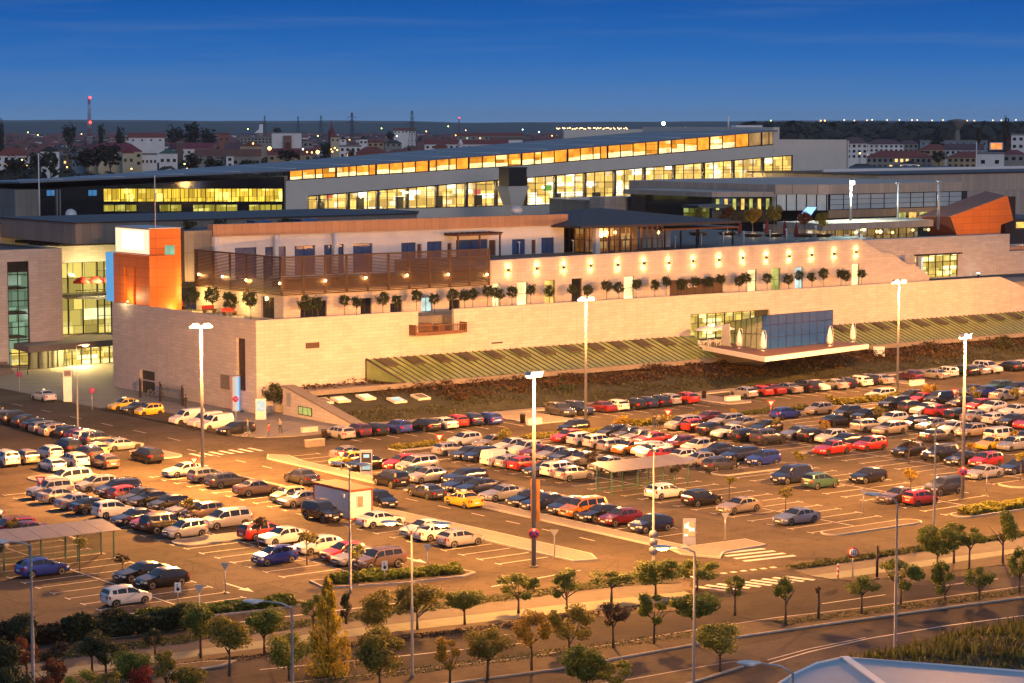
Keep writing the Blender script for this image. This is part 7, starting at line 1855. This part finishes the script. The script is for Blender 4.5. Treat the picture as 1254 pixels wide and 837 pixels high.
# hedges and shrub beds: nobody could count the shrubs
def bed(name, poly_fn, n, h, leaf, lab, cat, kind=None, size=.16, seed=0, top=.0):
    r_ = random.Random(seed); vs = []; fs = []
    for i in range(n):
        x, y, hh = poly_fn(r_); z = top+hh*h*(r_.random()**.6)
        nrm = Vector((r_.gauss(0,.7), r_.gauss(0,.7), 1)).normalized(); u = nrm.orthogonal().normalized(); u.rotate(Matrix.Rotation(r_.uniform(0,6.28), 3, nrm)); w = nrm.cross(u); s = size*r_.uniform(.6,1.4); p = Vector((x,y,z)); b = len(vs)
        vs += [p-u*s,p+w*s*.6,p+u*s,p-w*s*.6]; fs.append((b,b+1,b+2,b+3))
    me = bpy.data.meshes.new('foliage'); me.from_pydata(vs, [], fs); me.materials.append(LEAF[leaf]); me.update()
    if kind: o = inst(name, me); o['kind'] = kind; return o
    o = inst(name, me); tag(o, lab, cat); return o
def hb(x0, x1, y0, y1, wob=.5):
    def f(r_):
        x = r_.uniform(x0,x1); y = r_.uniform(y0,y1); k = .75+.25*math.sin(x*1.7)*math.sin(y*2.3+x*.6); e = 1-((y-(y0+y1)/2)/((y1-y0)/2))**4*.5; return x, y, k*e
    return f
def rot_box(pa, pb, w):
    a, b = Vector(pa), Vector(pb); d = b-a; nn = Vector((-d.y,d.x)).normalized()
    def f(r_):
        t = r_.random(); s = r_.uniform(-1,1); p = a+d*t+nn*s*w/2; k = .72+.28*math.sin(t*d.length*1.3)*math.cos(s*2+t*d.length*.5); return p.x, p.y, k*(1-.4*abs(s)**4)
    return f
bed('hedge', rot_box((62.5,144.6),(69.6,142.6),2.1), 9000, 1.7, 'brown', 'dark brown hedge stretch nearest the corner lamp', 'hedge', None, .12, 1)
bed('hedge', rot_box((69.8,142.5),(79.3,140.9),2.1), 11000, 1.9, 'dark', 'dark clipped hedge stretch ending at the give-way sign tree', 'hedge', None, .12, 2)
bed('island_shrubs', rot_box((77,145.2),(88.6,143.1),1.9), 5000, .75, 'green', 'dark low shrubs filling the kerbed island behind the white small car', 'shrubs', 'stuff', .16, 3, .1)
bed('island_shrubs', rot_box((95,147.8),(105.2,145.4),2.0), 5500, .85, 'green', 'x', 'shrubs', 'stuff', .16, 4, .1)
bed('island_shrubs', rot_box((157,139.8),(167.2,139.8),1.7), 6500, .85, 'lime', 'x', 'shrubs', 'stuff', .16, 5, .1)
for i, (x0,x1,y0,y1) in enumerate([(156,168,202.2,204.6),(173,184,203.6,206),(190,201,203.7,205.8),(206.4,218.8,204,206.2),(140,151.8,204.8,207)]): bed('island_shrubs', hb(x0,x1,y0,y1), 3500, .9 if i in (1,3) else .5, 'olive' if i != 2 else 'bank', 'x', 'shrubs', 'stuff', .17, 10+i, .1)
bed('ground_cover', rot_box((62,138.6),(116,134.6),2.2), 9000, .16, 'bank', 'x', 'x', 'stuff', .09, 20, .04); bed('ground_cover', rot_box((127.2,131.0),(178,129.2),1.4), 9000, .32, 'bank', 'x', 'x', 'stuff', .11, 21, .04)
bed('ground_cover', rot_box((112,116.6),(160,110.4),1.8), 6500, .10, 'bank', 'x', 'x', 'stuff', .07, 22, .1); bed('ground_cover', rot_box((60,123.4),(108,117.2),1.8), 5500, .10, 'bank', 'x', 'x', 'stuff', .07, 23, .1)
bed('ground_cover', rot_box((55,133.0),(112,126.2),1.4), 5000, .10, 'brown', 'x', 'x', 'stuff', .07, 24, .03)
def bankf(r_):
    u = r_.random(); v = r_.random(); x = 107.5+u*60; yt = 107.2-abs(u-.2)*4-.6*math.sin(u*9); y = yt-v*24; z = 2.0*math.sin(min(1, v*26/26*3.)*math.pi/2)*min(1, u*6+.1)*(.75+.25*math.sin(u*13+v*5)); return x, y, (z+r_.random()*.55)
def bank_cover():
    r_ = random.Random(31); vs = []; fs = []
    for i in range(26000):
        x, y, z = bankf(r_); a = r_.uniform(0,3.14); s = .12; hgt = r_.uniform(.25,.75)*(1.3 if math.sin(x*.8+y*.5) > .3 else .8); b = len(vs); lx, ly = r_.gauss(0,.18), r_.gauss(0,.18)
        z -= .5; vs += [(x-s*math.cos(a),y-s*math.sin(a),z),(x+s*math.cos(a),y+s*math.sin(a),z),(x+lx,y+ly,z+hgt)]; fs.append((b,b+1,b+2))
    me = bpy.data.meshes.new('grass'); me.from_pydata(vs, [], fs); me.materials.append(LEAF['bank']); me.update(); o = inst('grass', me); o['kind'] = 'stuff'
bank_cover()
def slope_cover(name, n, leaf, size, hh, seed, u0, u1, v0, v1, patch):
    r_ = random.Random(seed); vs = []; fs = []; k = 0
    while k < n:
        u = r_.uniform(u0,u1); v = r_.uniform(v0,v1); x, y, z = slope_pt(u, v)
        if any(abs(x-a) < 2.6 and -3.2 < y-b < 1.9 for a, b in ROOFL): k += 1; continue
        pn = math.sin(x*.31+seed)*math.cos(y*.9+x*.17)+.5*math.sin(x*.83+y*1.3)
        if pn < patch: 
            if r_.random() < .8: continue
        k += 1; z += hh*r_.random()*(.5+.5*max(0, pn)); nrm = Vector((r_.gauss(0,.8), r_.gauss(0,.8)-.3, 1)).normalized(); uu = nrm.orthogonal().normalized(); uu.rotate(Matrix.Rotation(r_.uniform(0,6.28), 3, nrm)); w = nrm.cross(uu); s = size*r_.uniform(.5,1.4); p = Vector((x,y,z)); b = len(vs)
        vs += [p-uu*s,p+w*s*.5,p+uu*s,p-w*s*.5]; fs.append((b,b+1,b+2,b+3))
    me = bpy.data.meshes.new('cover'); me.from_pydata(vs, [], fs); me.materials.append(LEAF[leaf]); me.update(); o = inst(name, me); o['kind'] = 'stuff'
slope_cover('slope_shrubs', 26000, 'slopebrown', .22, 1.0, 51, .0, 1., .35, .97, .05); slope_cover('slope_shrubs', 12000, 'slopebrown', .20, .9, 52, .15, 1., .45, .97, .25); slope_cover('slope_ground_cover', 16000, 'slopeolive', .18, .3, 53, .0, 1., .02, .6, -.2); slope_cover('slope_shrubs', 4000, 'slopeamber', .2, .7, 54, .33, .6, .2, .6, .3)

r_ = random.Random(88)
for i in range(34):
    u = r_.uniform(.03,.97); v = r_.uniform(.3,.9); x, y, z = slope_pt(u, v)
    if any(abs(x-a) < 4 for a, b in ROOFL) or (214 < x < 232 and v > .25): continue
    t = thing('shrub', (x,y,z), 'one of the rounded brownish shrubs growing on the planted slope', 'shrub', 'rounded shrubs on the planted slope'); r = r_.uniform(.8,1.7)
    o = inst('foliage', CR['bush'][i % 4], t, (0,0,r*.35), r_.uniform(0,6), (r*r_.uniform(1,1.6),r,r*r_.uniform(.7,1.))); paint_slot(o, [LEAF[r_.choice(['slopebrown','slopebrown','slopeolive','slopebrown','dark'])]])
# ------------------------------------------------------------------ the town beyond
def cm_(name, c, r=.85): return MATS.get(name) or pbr(name, c, r, var=.12, scale=.12)
WALLC = dict(white=cm_('wall_white', (.68,.67,.65)), cream=cm_('wall_cream', (.50,.43,.28)), grey=cm_('wall_grey', (.24,.23,.21)), brown=cm_('wall_brown', (.12,.08,.06)), blue=cm_('wall_blue', (.18,.24,.30)), tan=cm_('wall_tan', (.36,.27,.17)), brick=cm_('wall_brick', (.24,.10,.06)), dark=cm_('wall_dark', (.06,.055,.055)))
ROOFC = dict(red=cm_('roof_red', (.19,.045,.035)), maroon=cm_('roof_maroon', (.17,.032,.048)), brown=cm_('roof_brown', (.14,.060,.042)), teal=cm_('roof_teal', (.06,.13,.12)), dark=cm_('roof_slate', (.035,.03,.032)), mauve=cm_('roof_mauve', (.11,.055,.06)), flat=cm_('roof_flat', (.18,.175,.17)))
tw_win = dark_glass; tw_lit = emit('town_window', (1.,.62,.2), 1.6); tw_litc = emit('town_window_cool', (.8,.95,.6), .8)
def house(pxl, pxr, y_ridge, y_eave, y_bot, D, wall, roof, lab, kind='gable', rows=2, cols=4, lit=.12, cat='house', depth=11., yaw=0., seed=0, name='house'):
    r_ = random.Random(seed+int(pxl)); cx = (pxl+pxr)/2
    x, y, ze = atD(cx, y_eave, D); zr = atD(cx, y_ridge, D)[2]
    w = (pxr-pxl)/2860*D; az = math.atan2(y, x)
    t = thing(name, (x,y,0), lab, cat, None, az-math.pi/2+rad(yaw))
    MB().box(-w/2,w/2,0,depth,0,ze).build('wall', WALLC[wall], t)
    m = MB(); o = .5
    if kind == 'flat': m.box(-w/2-.2,w/2+.2,-.2,depth+.2,ze,max(ze+.5,zr))
    elif kind == 'gable': m.prismX([(-o,ze),(depth+o,ze),(depth/2,max(zr,ze+1))], -w/2-o, w/2+o)
    elif kind == 'front':
        m.prismY([(-w/2-o,ze),(w/2+o,ze),(0,max(zr,ze+1))], -.2, depth+o)
    else:
        zz = max(zr, ze+1); k = min(w*.32, depth*.5)
        m.add([(-w/2-o,-o,ze),(w/2+o,-o,ze),(w/2+o,depth+o,ze),(-w/2-o,depth+o,ze),(-w/2+k,depth/2,zz),(w/2-k,depth/2,zz)], [(0,3,2,1),(0,1,5,4),(1,2,5),(2,3,4,5),(3,0,4)])
    m.build('roof', ROOFC[roof], t)
    zb = max(0., atD(cx, y_bot, D)[2]); hh = ze-zb
    if rows and cols and hh > 2:
        ph = hh/rows; pw = w/cols
        for i in range(rows):
            for j in range(cols):
                q = r_.random(); a = -w/2+pw*(j+.5); z = zb+ph*(i+.5); ww_, wh = min(1.6,pw*.5), min(1.5,ph*.5)
                MB().box(a-ww_/2,a+ww_/2,-.06,.02,z-wh/2,z+wh/2).build('window', tw_lit if q < lit*.4 else tw_litc if q < lit*.55 else tw_win, t)
    return t
house(-4,35,181,191,206,1350,'white','red','white low apartment block with dark red roof at the far side of town','hip',2,5,.3)
house(49,72,179,186,214,1150,'white','dark','tall white blind-gabled apartment block near the dark poplars','front',3,2,.05)
house(72,77,186,187,214,1165,'blue','flat','narrow blue-grey side block attached beside the white gable','flat',0,0)
house(77,87,189,190,214,1160,'brown','flat','narrow brown brick block with two lit windows beside the blue one','flat',4,2,.3)
house(88,106,189,190.5,206,1200,'blue','flat','pale blue block with balconies next to the brown block','flat',2,4,.05)
house(107,173,176,186,205,1180,'cream','maroon','long pale yellow house with wide maroon roof','hip',2,8,.12)
house(120,128,181.5,187,205,1170,'cream','maroon','pale yellow gabled bay of the long maroon-roofed house','front',1,1,0,depth=3); house(150,164,181.5,188,205,1170,'cream','maroon','second wider yellow gabled bay with a pinkish front','front',1,2,.2,depth=3)
house(173,192,188,190,206,1190,'white','flat','small white house beside the long yellow one','flat',1,4,.2)
house(195,217,182,188.5,205,1120,'white','teal','small white house with a teal pitched roof','front',1,3,0)
house(158,201,163,169,175,2100,'white','red','white-walled house under a broad red roof far back','gable',1,4,0)
house(212,259,175,182.5,191,1500,'white','maroon','long white house with a maroon roof and brown chimney wing','gable',1,6,.1); house(216,224,174,175,191,1490,'brown','flat','brown tower-like chimney wing of the maroon-roofed house','flat',0,0,depth=4)
house(240,319,183,191.5,206,1200,'grey','brown','very long grey building with a dark red-brown roof','gable',1,9,.1)
house(277,286,191.5,192,206,1195,'white','flat','small white balcony tower on the long grey building','flat',2,1,0,depth=3)
house(275,296,175.5,183,185,1500,'tan','mauve','tan house with mauve roof adjoining the cream gable','gable',0,0); house(294,322,173,179.5,190,1480,'tan','brown','cream gabled house with one bright lamp','front',1,3,.0)
house(333,369,162.5,163.5,183,1500,'white','flat','unfinished pale concrete block with brick infill panels','flat',0,0,cat='building',name='concrete_block'); house(348,357,167,167.2,171.5,1497,'brick','flat','upper brick infill bay of the concrete block','flat',0,0,depth=2); house(348,357,174,174.2,178.5,1497,'brick','flat','lower brick infill bay of the concrete block','flat',0,0,depth=2)
house(328,382,182,190,198,1250,'tan','red','tan house with dark red roof before the concrete block','gable',1,5,.3)
house(371,383,173,174,187,1450,'grey','flat','small grey flat-roofed house with a green lit window','flat',2,2,.2)
house(268,281,163,165.5,176,2000,'brick','brown','small brick-red building among trees','flat',1,2,.2); house(294,333,167.5,169,176,1900,'grey','flat','grey row of apartments behind the cream gable','flat',2,9,.05)
house(416,442,178,180,194,1300,'white','flat','pale cube-shaped block beside the red hipped roofs','flat',2,4,.05); house(436,474,180,187.5,194,1150,'brick','red','low house with two dark red hipped roofs','hip',0,0); house(474,500,183,188,192,1200,'brown','brown','low brown-roofed house next to the red roofs','hip',0,0)
house(440,450,166.5,171,178,1700,'white','dark','tiny white gabled house among the far roofs','front',1,2,0); house(450,470,172,175,180,1550,'tan','brown','tan low gabled house','front',1,3,0); house(472,492,172,176,180,1600,'grey','dark','grey house with a dark hipped roof','hip',1,3,0); house(405,416,166,168.5,175,1900,'cream','brown','small cream house with brown roof','front',1,2,0); house(416,424,167.5,171,175,1800,'white','dark','small white gable by the pylon','front',1,1,0)
house(482,509,157,160.5,163.5,2600,'white','red','long white hall with red roof beneath the tall pylon','gable',1,6,0,depth=18); house(520,622,171.5,177,184,1500,'white','red','long low pale building with a red roof and cone turret','gable',1,14,.05); house(532,548,176,180,186,1400,'brick','red','low red-roofed house before the long pale building','hip',0,0); house(560,640,163,167,172,2100,'grey','red','long far red-roofed terrace','gable',1,10,.1)
x, y, z = atD(564,178,1480); t = thing('turret', (x,y,0), 'white conical turret cap on the long pale building', 'turret'); MB().lathe([(1.8,0),(1.8,z)], n=12).build('wall', WALLC['white'], t); MB().lathe([(2.2,z),(.1,z+4.)], n=12).build('roof', metal_white, t)
house(600,640,168.5,171.5,174.5,1900,'white','brown','low far white-walled house behind the hall roof','gable',1,5,.1); house(655,690,170,173,176,1800,'brown','red','low dark red roof just above the hall roof','gable',0,0); house(690,720,163.5,166,170,2100,'grey','dark','far dark-roofed house by the airport lights','gable',1,4,.2)
house(1030,1062,168,176,195,1150,'white','mauve','white apartment block beside the hall end wall','hip',3,5,.15); house(1059,1106,171,177,192,1220,'white','mauve','long white apartment block with mauve roof','hip',3,8,.1); house(1102,1124,172,176.5,188,1280,'grey','mauve','grey apartment block with mauve hipped roof','hip',2,4,.0)
house(1062,1140,185,193,208,1020,'grey','red','wide grey apartment block under a dark red roof','hip',2,12,.3); house(1126,1162,177,183.5,190,1300,'tan','red','tan house with bright dark-red hipped roof','hip',1,5,0); house(1158,1203,176.5,184,190,1250,'white','mauve','long white house with brown-mauve roof','gable',1,7,.05)
house(1161,1216,186,193,207,1000,'tan','red','tan and grey apartment block with red roof by the pale pole','hip',2,8,.2); house(1196,1229,187,189,208,960,'white','flat','white box building behind the ribbed tan hall','flat',1,2,0); house(1229,1254,184,189,200,1100,'grey','maroon','grey house with maroon roof at the picture edge','hip',1,3,.1); house(1239,1262,164,166,184,1200,'white','flat','stepped white modern block at the far end of town','flat',2,3,.05); house(1233,1243,169,172,184,1220,'brick','red','narrow red gabled house beside the white modern block','front',1,1,0)
house(1128,1208,172,174.5,178.5,1900,'blue','flat','long low pale blue factory hall below the wood','flat',1,10,.1,cat='building',name='factory_hall'); house(1036,1075,201,208,222,800,'white','dark','white house with a large dark roof next to the hall','hip',0,0); house(1104,1124,197,201,208,950,'white','dark','small white gable among bushes','front',1,2,0)
# far town: too many small roofs to count, one mass
def far_town():
    r_ = random.Random(77); m = MB()
    for i in range(1600):
        px = r_.choice([r_.uniform(-20,700), r_.uniform(-20,1280)]); D = r_.uniform(2300,6500); x, y, _ = atD(px, 170, D); w = r_.uniform(9,24); d = r_.uniform(8,14); h = r_.uniform(4,9); rh = h+r_.uniform(2,4)
        if 640 < px < 930 and D < 3200: continue
        a = math.atan2(y,x)+r_.uniform(-.5,.5); ca, sa = math.cos(a), math.sin(a); T = lambda u, v, z: (x+u*sa+v*ca, y-u*ca+v*sa, z)
        m.add([T(-w/2,0,0),T(w/2,0,0),T(w/2,d,0),T(-w/2,d,0),T(-w/2,0,h),T(w/2,0,h),T(w/2,d,h),T(-w/2,d,h)], [(0,1,5,4),(1,2,6,5),(2,3,7,6),(3,0,4,7)], r_.choice([0,0,1,2,3]))
        m.add([T(-w/2-.4,-.4,h),T(w/2+.4,-.4,h),T(w/2+.4,d+.4,h),T(-w/2-.4,d+.4,h),T(-w/2-.4,d/2,rh),T(w/2+.4,d/2,rh)], [(0,1,5,4),(2,3,4,5),(1,2,5),(3,0,4)], r_.choice([4,4,5,6]))
    m.build('far_town', [WALLC['white'],WALLC['grey'],WALLC['cream'],WALLC['brick'],ROOFC['red'],ROOFC['brown'],ROOFC['dark']], kind='stuff')
far_town()
def wood(name, n, pxr, Dr, hr, leaf, seed, ls=1.2, dens=46):
    r_ = random.Random(seed); vs = []; fs = []
    for i in range(n):
        px = r_.uniform(*pxr); D = r_.uniform(*Dr); h = r_.uniform(*hr); x, y, _ = atD(px, 160, D); r = h*r_.uniform(.32,.5)
        for k in range(dens):
            d = Vector((r_.gauss(0,1),r_.gauss(0,1),r_.gauss(0,1))).normalized(); p = Vector((x,y,h*.55))+Vector((d.x*r,d.y*r,d.z*h*.47)); u = d.orthogonal().normalized(); u.rotate(Matrix.Rotation(r_.uniform(0,6.28),3,d)); w = d.cross(u); s = r*r_.uniform(.22,.45); b = len(vs); vs += [p-u*s,p-w*s*.7,p+u*s,p+w*s*.7]; fs.append((b,b+1,b+2,b+3))
    me = bpy.data.meshes.new(name); me.from_pydata(vs, [], fs); me.materials.append(LEAF[leaf]); me.update(); o = inst(name, me); o['kind'] = 'stuff'
wood('far_wood', 2000, (915,1290), (2300,3600), (24,37), 'far', 5); wood('far_wood', 120, (1040,1290), (2000,2300), (14,22), 'brown', 6); wood('town_trees', 420, (-30,720), (1900,5200), (7,13), 'far', 7); wood('town_trees', 120, (-30,720), (2300,6000), (7,12), 'dark', 8); wood('town_trees', 260, (-30,430), (1000,1500), (9,15), 'far', 9, dens=60); wood('town_trees', 90, (1035,1270), (820,1500), (8,13), 'far', 10, dens=60)
CT = [(2,176,10,62,1500,'tall dark poplar at the picture edge','far'),(84,165,18,30,1500,'broad dark tree before the radio mast','far'),(124,166,11,30,1500,'tall dark poplar beside the radio mast','far'),(147,168,13,28,1500,'second dark poplar past the radio mast','far'),(107,192,46,26,900,'wide brownish bush tree before the yellow house','brown'),(135,190,40,30,900,'large dark bush tree in front of the long yellow house','far'),
 (214,166,26,26,1650,'left dome of the big dark tree clump','far'),(236,164,34,30,1650,'highest dome of the big dark tree clump','far'),(256,168,22,24,1650,'small end dome of the big dark tree clump','far'),(62,197,22,30,900,'dark narrow tree beside the pale pole','dark'),(45,199,30,26,880,'brownish tree below the white gable','brown'),(20,203,34,24,860,'dark bush tree near the picture edge','far'),(235,198,30,22,900,'brownish tree before the long grey building','brown'),(262,200,30,18,900,'dark bush before the long grey building','far'),(305,202,28,14,900,'bush at the end of the long grey building','brown'),(350,190,34,16,1000,'brown bush before the concrete block','brown'),(400,184,16,26,1100,'dark tree beside the street lights','dark'),(430,190,16,14,1000,'ochre bush before the pale cube block','rust'),(478,166,12,12,1900,'round dark tree under the pylon','far'),(340,160,12,8,2400,'dark dome tree above the concrete block','far'),
 (1150,175,20,18,1400,'round dark tree before the pale blue hall','far'),(1198,167,9,26,1500,'tall thin poplar before the wood','brown'),(1232,160,10,38,1300,'tall brown poplar next to the white modern block','brown'),(1128,190,16,12,1100,'dark round tree between red-roofed blocks','far'),(1150,192,24,14,1050,'bush clump between the apartment blocks','far')]
for i, (px, py, w, h, D, lab, lf) in enumerate(CT):
    x, y, zc = atD(px, py, D); ch = h/2860*D; r = w/2/2860*D
    tree('town_tree', x, y, 0, max(1., zc-ch/2), r, ch, 'far', lf, lab, 'tree', 'trees of the town', .35, i)
# masts and towers on the skyline
def lattice_tower(px, py_top, D, w0, w1, name, lab, cat, cols, arms=(), lights=()):
    x, y, h = atD(px, py_top, D); t = thing(name, (x,y,0), lab, cat); n = 8
    for i in range(n):
        z0, z1 = h*i/n, h*(i+1)/n; r0 = w0+(w1-w0)*i/n; r1 = w0+(w1-w0)*(i+1)/n; m = MB(); c = [(-1,-1),(1,-1),(1,1),(-1,1)]
        for k in range(4):
            a, b = c[k], c[(k+1) % 4]; m.tube([(a[0]*r0,a[1]*r0,z0),(a[0]*r1,a[1]*r1,z1)], .22, 4); m.tube([(a[0]*r0,a[1]*r0,z0),(b[0]*r1,b[1]*r1,z1)], .13, 4); m.tube([(a[0]*r1,a[1]*r1,z1),(b[0]*r1,b[1]*r1,z1)], .13, 4)
        m.build('lattice_section', cols[i % len(cols)], t)
    for (f, l) in arms: m = MB(); az = math.atan2(y,x)-math.pi/2; m.tube([(-l*math.cos(az),-l*math.sin(az),h*f),(0,0,h*f+2.2),(l*math.cos(az),l*math.sin(az),h*f)], .25, 4); m.build('crossarm', cols[0], t)
    for f in lights: m = MB(); m.lathe([(.1,-1.3),(1.3,-.6),(1.3,.6),(.1,1.3)], (0,-w0,h*f), 8); m.build('beacon', emit('red_beacon', (1.,.05,.05), 6.) if 'red_beacon' not in MATS else MATS['red_beacon'], t)
    return t
wr = pbr('mast_white', (.45,.45,.47), .5, var=0.); rr_ = pbr('mast_red', (.28,.06,.06), .5, var=0.)
lattice_tower(109,119,2300,1.9,.7,'radio_mast','red and white lattice radio mast with two red beacons','radio mast',[wr,rr_],(),(.99,.60))
pyl = pbr('pylon_steel', (.07,.075,.08), .5, .3, var=0.)
lattice_tower(504.5,136,2400,3.6,.6,'power_pylon','tall dark power pylon above the long red-roofed hall','pylon',[pyl],((.55,9.),(.72,6.)))
lattice_tower(431,138,2300,2.6,.5,'power_pylon','thinner power pylon beside the pale cube block','pylon',[pyl],((.78,6.),(.88,5.)))
lattice_tower(393,142,3300,3.,.6,'power_pylon','faint distant pylon near the red spire','pylon',[pyl],((.7,7.),)); lattice_tower(365,143,3600,2.8,.5,'power_pylon','faint distant pylon above the concrete block','pylon',[pyl],((.7,7.),)); lattice_tower(324,142,3800,2.6,.5,'power_pylon','faint distant pylon beside the white chute tower','pylon',[pyl],((.7,7.),))
lattice_tower(562,144,4500,1.4,.6,'radio_mast','distant slim mast with a pinkish light on top','radio mast',[rr_],(),(.98,))
x, y, z = atD(406,147,2400); t = thing('church_spire', (x,y,0), 'dark red pointed spire rising over the roofs', 'spire'); zb = atD(406,161,2400)[2]; MB().box(-2.6,2.6,-2.6,2.6,0,zb).build('tower', ROOFC['red'], t); MB().lathe([(3.2,zb),(1.2,zb+(z-zb)*.35),(.1,z)], n=6).build('spire', ROOFC['red'], t)
x, y, z = atD(318,151,2600); t = thing('silo_tower', (x,y,0), 'white tower with a slanting white chute', 'tower', None, math.atan2(y,x)-math.pi/2); zb = atD(318,162,2600)[2]; MB().prismY([(-6,zb-1),(3.5,zb-1),(3.5,z-1),(0,z-1),(-1,zb+3)], -2, 3).build('chute', pbr('silo_white', (.8,.8,.82), .6, var=0.), t); MB().box(-.5,3.8,-2.2,3.2,z-1,z).build('cap', ROOFC['dark'], t); MB().box(-1,3.4,-1.8,2.8,0,zb-1).build('base', WALLC['grey'], t)
x, y, z = atD(1172.5,146,2000); t = thing('water_tower', (x,y,0), 'grey concrete water tower with a flared top before the wood', 'water tower'); MB().lathe([(3.0,0),(2.0,z-9)], n=16).build('shaft', concrete, t); MB().lathe([(2.0,z-9),(3.2,z-7),(7.6,z-2.2),(7.8,z-1),(2.,z)], n=20).build('tank', concrete, t)
x, y, z = atD(1196,173,900); t = thing('pale_pole', (x,y,0), 'thin pale pole before the red-roofed apartment block', 'pole'); MB().tube([(0,0,0),(0,0,z)], .18, 6).build('pole', metal_white, t); MB().lathe([(.3,z),(.3,z+.4)], n=8).build('cap', metal_dark, t)
x, y, z = atD(1220,183,1050); z1 = atD(1220,175.5,1050)[2]; t = thing('billboard', (x,y,0), 'glowing orange-red billboard on a white roof frame', 'billboard', None, math.atan2(y,x)-math.pi/2); MB().box(-2.9,2.9,0,.3,z-.3,z1+.3).build('frame', metal_white, t); MB().box(-2.3,2.3,-.06,0,z+.1,z1-.1).build('lit_panel', emit('billboard_glow', (1.,.20,.05), 1.8, .5, .4), t)
for s in (-1.5,1.5): MB().box(s-.2,s+.2,.1,.4,0,z-.3).build('leg', metal_dark, t)
# street lights and lit points of the town
PTS = [(27,196,1000,'o'),(50,196,1000,'o'),(161,207,800,'o'),(226,201,800,'y'),(330,182,1200,'O'),(371,183,1200,'w'),(376,186.5,1150,'o'),(382,187,1150,'o'),(389,186.5,1150,'O'),(405,183,1150,'o'),(410,181.5,1150,'o'),(407,186,1100,'o'),(413,184,1120,'o'),(486,167,1900,'w'),(558,166,2200,'o'),(585,165.5,2300,'o'),(1005,148,3600,'o'),(1010,148,3600,'o'),(944,148,3800,'y'),(1053,188,1000,'o'),(82,205,900,'o'),(229,207,800,'o'),(310,176,1470,'o'),(640,159,3000,'w'),(676,166.5,2300,'o'),(660,162,3200,'w')]
r_ = random.Random(9)
for k in range(42): PTS.append((682+k*2.1+r_.uniform(-1,1),157.5+r_.uniform(-.8,.9),5200,'a'))
for k in range(16): PTS.append((r_.uniform(0,700),r_.uniform(154.5,172),r_.uniform(3000,5000),r_.choice('oya')))
for k in range(7): PTS.append((792+k*7.9,157.3,4200,'r'))
for k in range(16): PTS.append((1030+k*14+r_.uniform(-5,5),147.4+r_.uniform(-.3,.6),9000,'a'))
PTS.append((812.5,151.5,4200,'W'))
LM = dict(o=emit('town_lamp', (1.,.45,.10), 9.), a=emit('town_lamp_amber', (1.,.62,.28), 5.), y=emit('town_lamp_lime', (.8,.95,.25), 6.), w=emit('town_lamp_white', (.75,.95,.85), 8.), r=emit('town_lamp_red', (1.,.40,.18), 12.)); LM['O'] = LM['o']; LM['W'] = LM['w']
globe = {}
for (px, py, D, k) in PTS:
    x, y, z = atD(px, py, D); r = {'O':1.2,'W':1.6,'r':1.0}.get(k, .5)*D/1500*(.8 if D > 3000 else .75 if D > 1600 else 1.)
    t = thing('town_light', (x,y,0), 'small glowing point of a far street light in the town', 'street light', 'street lights of the town'); MB().tube([(0,0,0),(0,0,max(.5,z-r))], .12, 5).build('pole', pyl, t)
    if k not in globe: globe[k] = MB().lathe([(.05,-1),(.7,-.7),(1,0),(.7,.7),(.05,1)], n=10).mesh('globe', LM[k])
    inst('globe', globe[k], t, (0,0,z), 0, r)
# hills along the horizon
def hills(D, prof, col, seed):
    r_ = random.Random(seed); vs = []; fs = []; n = 120
    for i in range(n+1):
        px = -250+1750*i/n; yv = lerp_curve(prof, px)+.35*math.sin(px*.021+seed)+.2*math.sin(px*.057)
        a = atD(px, yv, D); f = atD(px, 160, D*.72); b = atD(px, 160, D*1.2); vs += [(f[0],f[1],-2.),(a[0]*.93,a[1]*.93,a[2]*.7),(a[0],a[1],a[2]),(b[0],b[1],-2.)]
    for i in range(n):
        for k in range(3): fs.append((i*4+k,(i+1)*4+k,(i+1)*4+k+1,i*4+k+1))
    m = MB(); m.add(vs, fs, 0, True); m.build('hills', col, kind='structure')
hillm = pbr('hill_wood', (.030,.040,.030), .95, var=.5, scale=.004); hillm2 = pbr('hill_field', (.050,.055,.040), .95, var=.5, scale=.002)
hills(9500, [(-250,149.5),(0,149.5),(250,150),(500,151),(640,150.5),(800,150.5),(900,149.5),(1254,149)], hillm, 1); hills(13500, [(-250,146.5),(0,147),(300,148),(500,148.5),(560,150),(720,150),(820,149),(930,148),(1254,148.5)], hillm2, 2)
if HAZE > 0:
    hx = MB().box(-3000,15500,-15500,16000,-3,420) if False else MB().box(-1500,14000,-12500,14500,-1.2,125.)
    m, nt, out = new_mat('evening_haze'); pv_ = N(nt, 'ShaderNodeVolumePrincipled'); pv_.inputs['Color'].default_value = (.75,.85,1,1); pv_.inputs['Density'].default_value = HAZE; nt.links.new(pv_.outputs[0], out.inputs['Volume'])
    o = hx.build('haze', m); o['kind'] = 'stuff'
